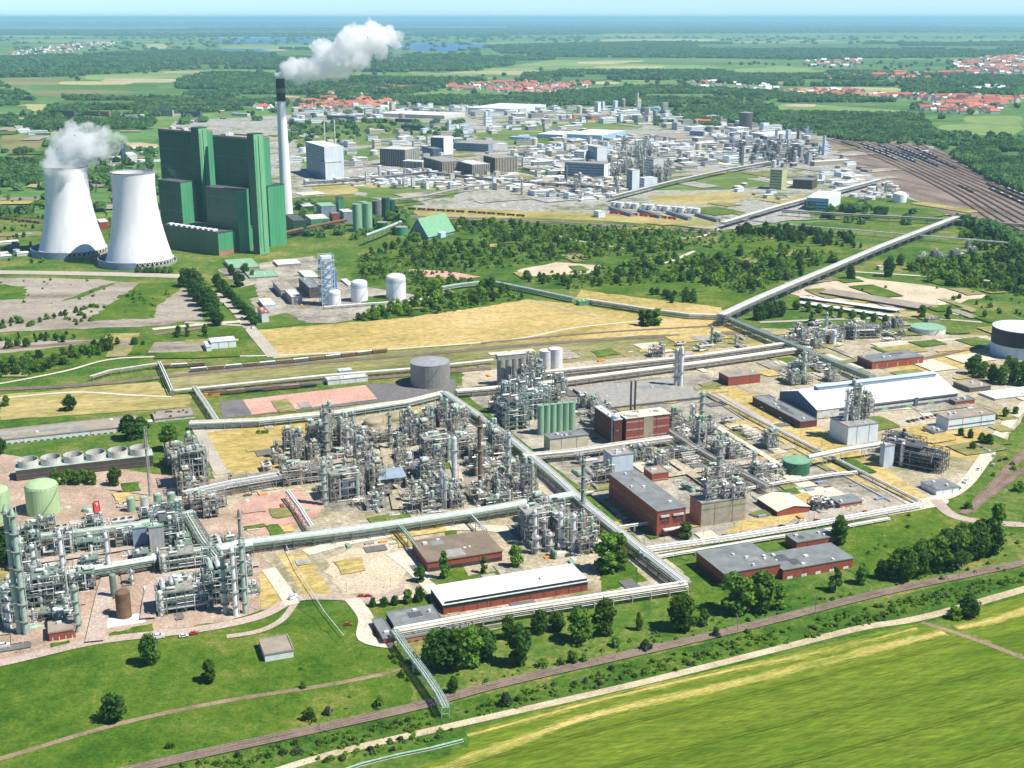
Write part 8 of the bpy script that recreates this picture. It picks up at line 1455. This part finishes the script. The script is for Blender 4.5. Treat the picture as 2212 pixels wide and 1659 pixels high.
# ---------------------------------------------------------------- steam and smoke
def PV(px, py, Y):
    x = (px - CX) / F; v = (py - CY) / F; t = Y / (_c - v * _s); return (x * t, Y, CH + t * (-_s - v * _c))
def plume(name, label, Y, mp, blobs, dens, noise, sc_n, disp, tex=12, vox=3.0, aniso=.3, yj=.5, seed=1):
    rnd = random.Random(seed); m = MB()
    for bx, by, br in blobs:
        c = PV(bx, by, Y); c = (c[0], c[1] + rnd.uniform(-yj, yj) * br * mp, c[2]); r = br * mp
        prof = [(max(.01, r * math.sin(math.pi * k / 10)), -r * math.cos(math.pi * k / 10)) for k in range(11)]
        m2 = MB(); m2.rev(prof, 16); m.add([(p[0] + c[0], p[1] + c[1], p[2] + c[2]) for p in m2.v], m2.f)
    me = m.mesh(name, 'white'); o = bpy.data.objects.new(name, me); link(o)
    rm = o.modifiers.new('r', 'REMESH'); rm.mode = 'VOXEL'; rm.voxel_size = vox
    for s_, st in ((tex, disp), (tex * .4, disp * .5)):
        t = bpy.data.textures.new('t', 'CLOUDS'); t.noise_scale = s_; t.noise_depth = 3; dmod = o.modifiers.new('d', 'DISPLACE'); dmod.texture = t; dmod.strength = st; dmod.mid_level = .5; dmod.texture_coords = 'GLOBAL'
    dg = bpy.context.evaluated_depsgraph_get(); me2 = bpy.data.meshes.new_from_object(o.evaluated_get(dg)); o.modifiers.clear(); o.data = me2
    mt = bpy.data.materials.new(name); mt.use_nodes = True; N = mt.node_tree.nodes; L = mt.node_tree.links; N.remove(N["Principled BSDF"])
    pv = N.new("ShaderNodeVolumePrincipled"); pv.inputs["Color"].default_value = (1, 1, 1, 1); pv.inputs["Anisotropy"].default_value = aniso; pv.inputs["Density"].default_value = dens
    if noise:
        g_ = N.new("ShaderNodeNewGeometry"); no = N.new("ShaderNodeTexNoise"); no.inputs["Scale"].default_value = sc_n; no.inputs["Detail"].default_value = 4; L.new(g_.outputs["Position"], no.inputs[0])
        mr = N.new("ShaderNodeMapRange"); mr.inputs[1].default_value = noise; mr.inputs[2].default_value = noise + .2; mr.inputs[3].default_value = 0; mr.inputs[4].default_value = dens; L.new(no.outputs[0], mr.inputs[0]); L.new(mr.outputs[0], pv.inputs["Density"])
    L.new(pv.outputs[0], N["Material Output"].inputs["Volume"]); o.data.materials.clear(); o.data.materials.append(mt)
    tag(o, label, 'steam' if 'steam' in name else 'smoke'); return o
x, y, hc_, mp = chim
plume('smoke_plume', 'dense white smoke plume trailing right from the chimney', y, mp, [(603, 166, 9), (612, 160, 14), (622, 155, 20), (640, 150, 24), (656, 152, 26), (672, 148, 26), (690, 142, 30), (700, 118, 22), (694, 105, 20), (712, 108, 18), (715, 132, 32), (736, 128, 34), (745, 105, 28), (758, 90, 28), (755, 72, 14), (775, 105, 32), (772, 82, 26), (800, 78, 28), (803, 60, 17), (806, 50, 8), (822, 85, 24), (842, 76, 18), (850, 90, 14), (820, 108, 16), (780, 130, 24), (742, 145, 24), (700, 160, 14), (650, 168, 12), (724, 160, 12), (862, 80, 9)],
      .085, 0, 0, 18, tex=12, vox=1.8, aniso=0)
plume('smoke_wisp', 'thin bluish wisps at the right end of the chimney smoke', y, mp, [(832, 112, 14), (850, 112, 12), (866, 106, 12), (880, 104, 10), (892, 100, 6), (868, 120, 7), (846, 122, 8), (890, 112, 5)], .035, .5, .05, 10, tex=10, vox=2.4)
xa, ya, ha, ra = ctA; mpa = MPP(160, 560)
plume('steam_plume', 'thin white steam drifting from the farther cooling tower', ya, mpa, [(142, 362, 42), (118, 345, 26), (130, 325, 30), (155, 315, 32), (160, 335, 40), (185, 312, 32), (215, 312, 28), (240, 312, 18), (200, 292, 22), (170, 288, 20), (140, 295, 18), (230, 292, 16), (250, 300, 15), (265, 306, 10), (150, 275, 12), (185, 275, 12), (120, 300, 14), (190, 335, 26), (215, 330, 18), (102, 358, 10)],
      .075, .37, .03, 24, tex=14, vox=3, aniso=0)
plume('steam_wisp', 'small white steam puff at the foot of the left boiler house', P(400, 505)[1], .62, [(368, 366, 7), (374, 373, 8), (382, 380, 8), (390, 383, 5)], .05, 0, 0, 5, tex=6, vox=1.5)
plume('steam_wisp', 'tiny white steam puff above the right bunker block', P(500, 530)[1], .6, [(488, 400, 4), (496, 403, 5), (505, 406, 4)], .05, 0, 0, 3, tex=5, vox=1.2)
# ---------------------------------------------------------------- labels: tell look-alikes apart by their place in the row
def lab_final():
    by = {}
    for o, h in THINGS: by.setdefault(o['label'], []).append(o)
    for lab, os_ in by.items():
        if len(os_) < 2: continue
        if 'group' not in o: pass
        os_.sort(key=lambda o: PROJ(o.location[0], o.location[1])[0])
        for o in os_:
            if 'group' not in o: o['group'] = lab
        if len(os_) <= 20 and len(lab.split()) <= 12:
            for i, o in enumerate(os_): o['label'] = f'{lab}, {ORD[i]} from the left' if len(os_) > 2 else f'{lab}, {("left", "right")[i]} one'
lab_final()
for o, h in THINGS:
    w_ = o['label'].split()
    if len(w_) > 16: o['label'] = ' '.join(w_[:16])
# ---------------------------------------------------------------- haze
mb = MB(); mb.box(-140000, 140000, -140000, 140000, -1, 352)
hz = solo('haze', mb, 'white', 'thin bluish summer haze', None, kind='stuff')
hm = bpy.data.materials.new('haze_air'); hm.use_nodes = True; N = hm.node_tree.nodes; N.remove(N["Principled BSDF"])
pv = N.new("ShaderNodeVolumePrincipled"); pv.inputs["Color"].default_value = (.43, .77, 1, 1); pv.inputs["Density"].default_value = 3.6e-5; pv.inputs["Anisotropy"].default_value = .1
hm.node_tree.links.new(pv.outputs[0], N["Material Output"].inputs["Volume"]); hz.data.materials.clear(); hz.data.materials.append(hm)
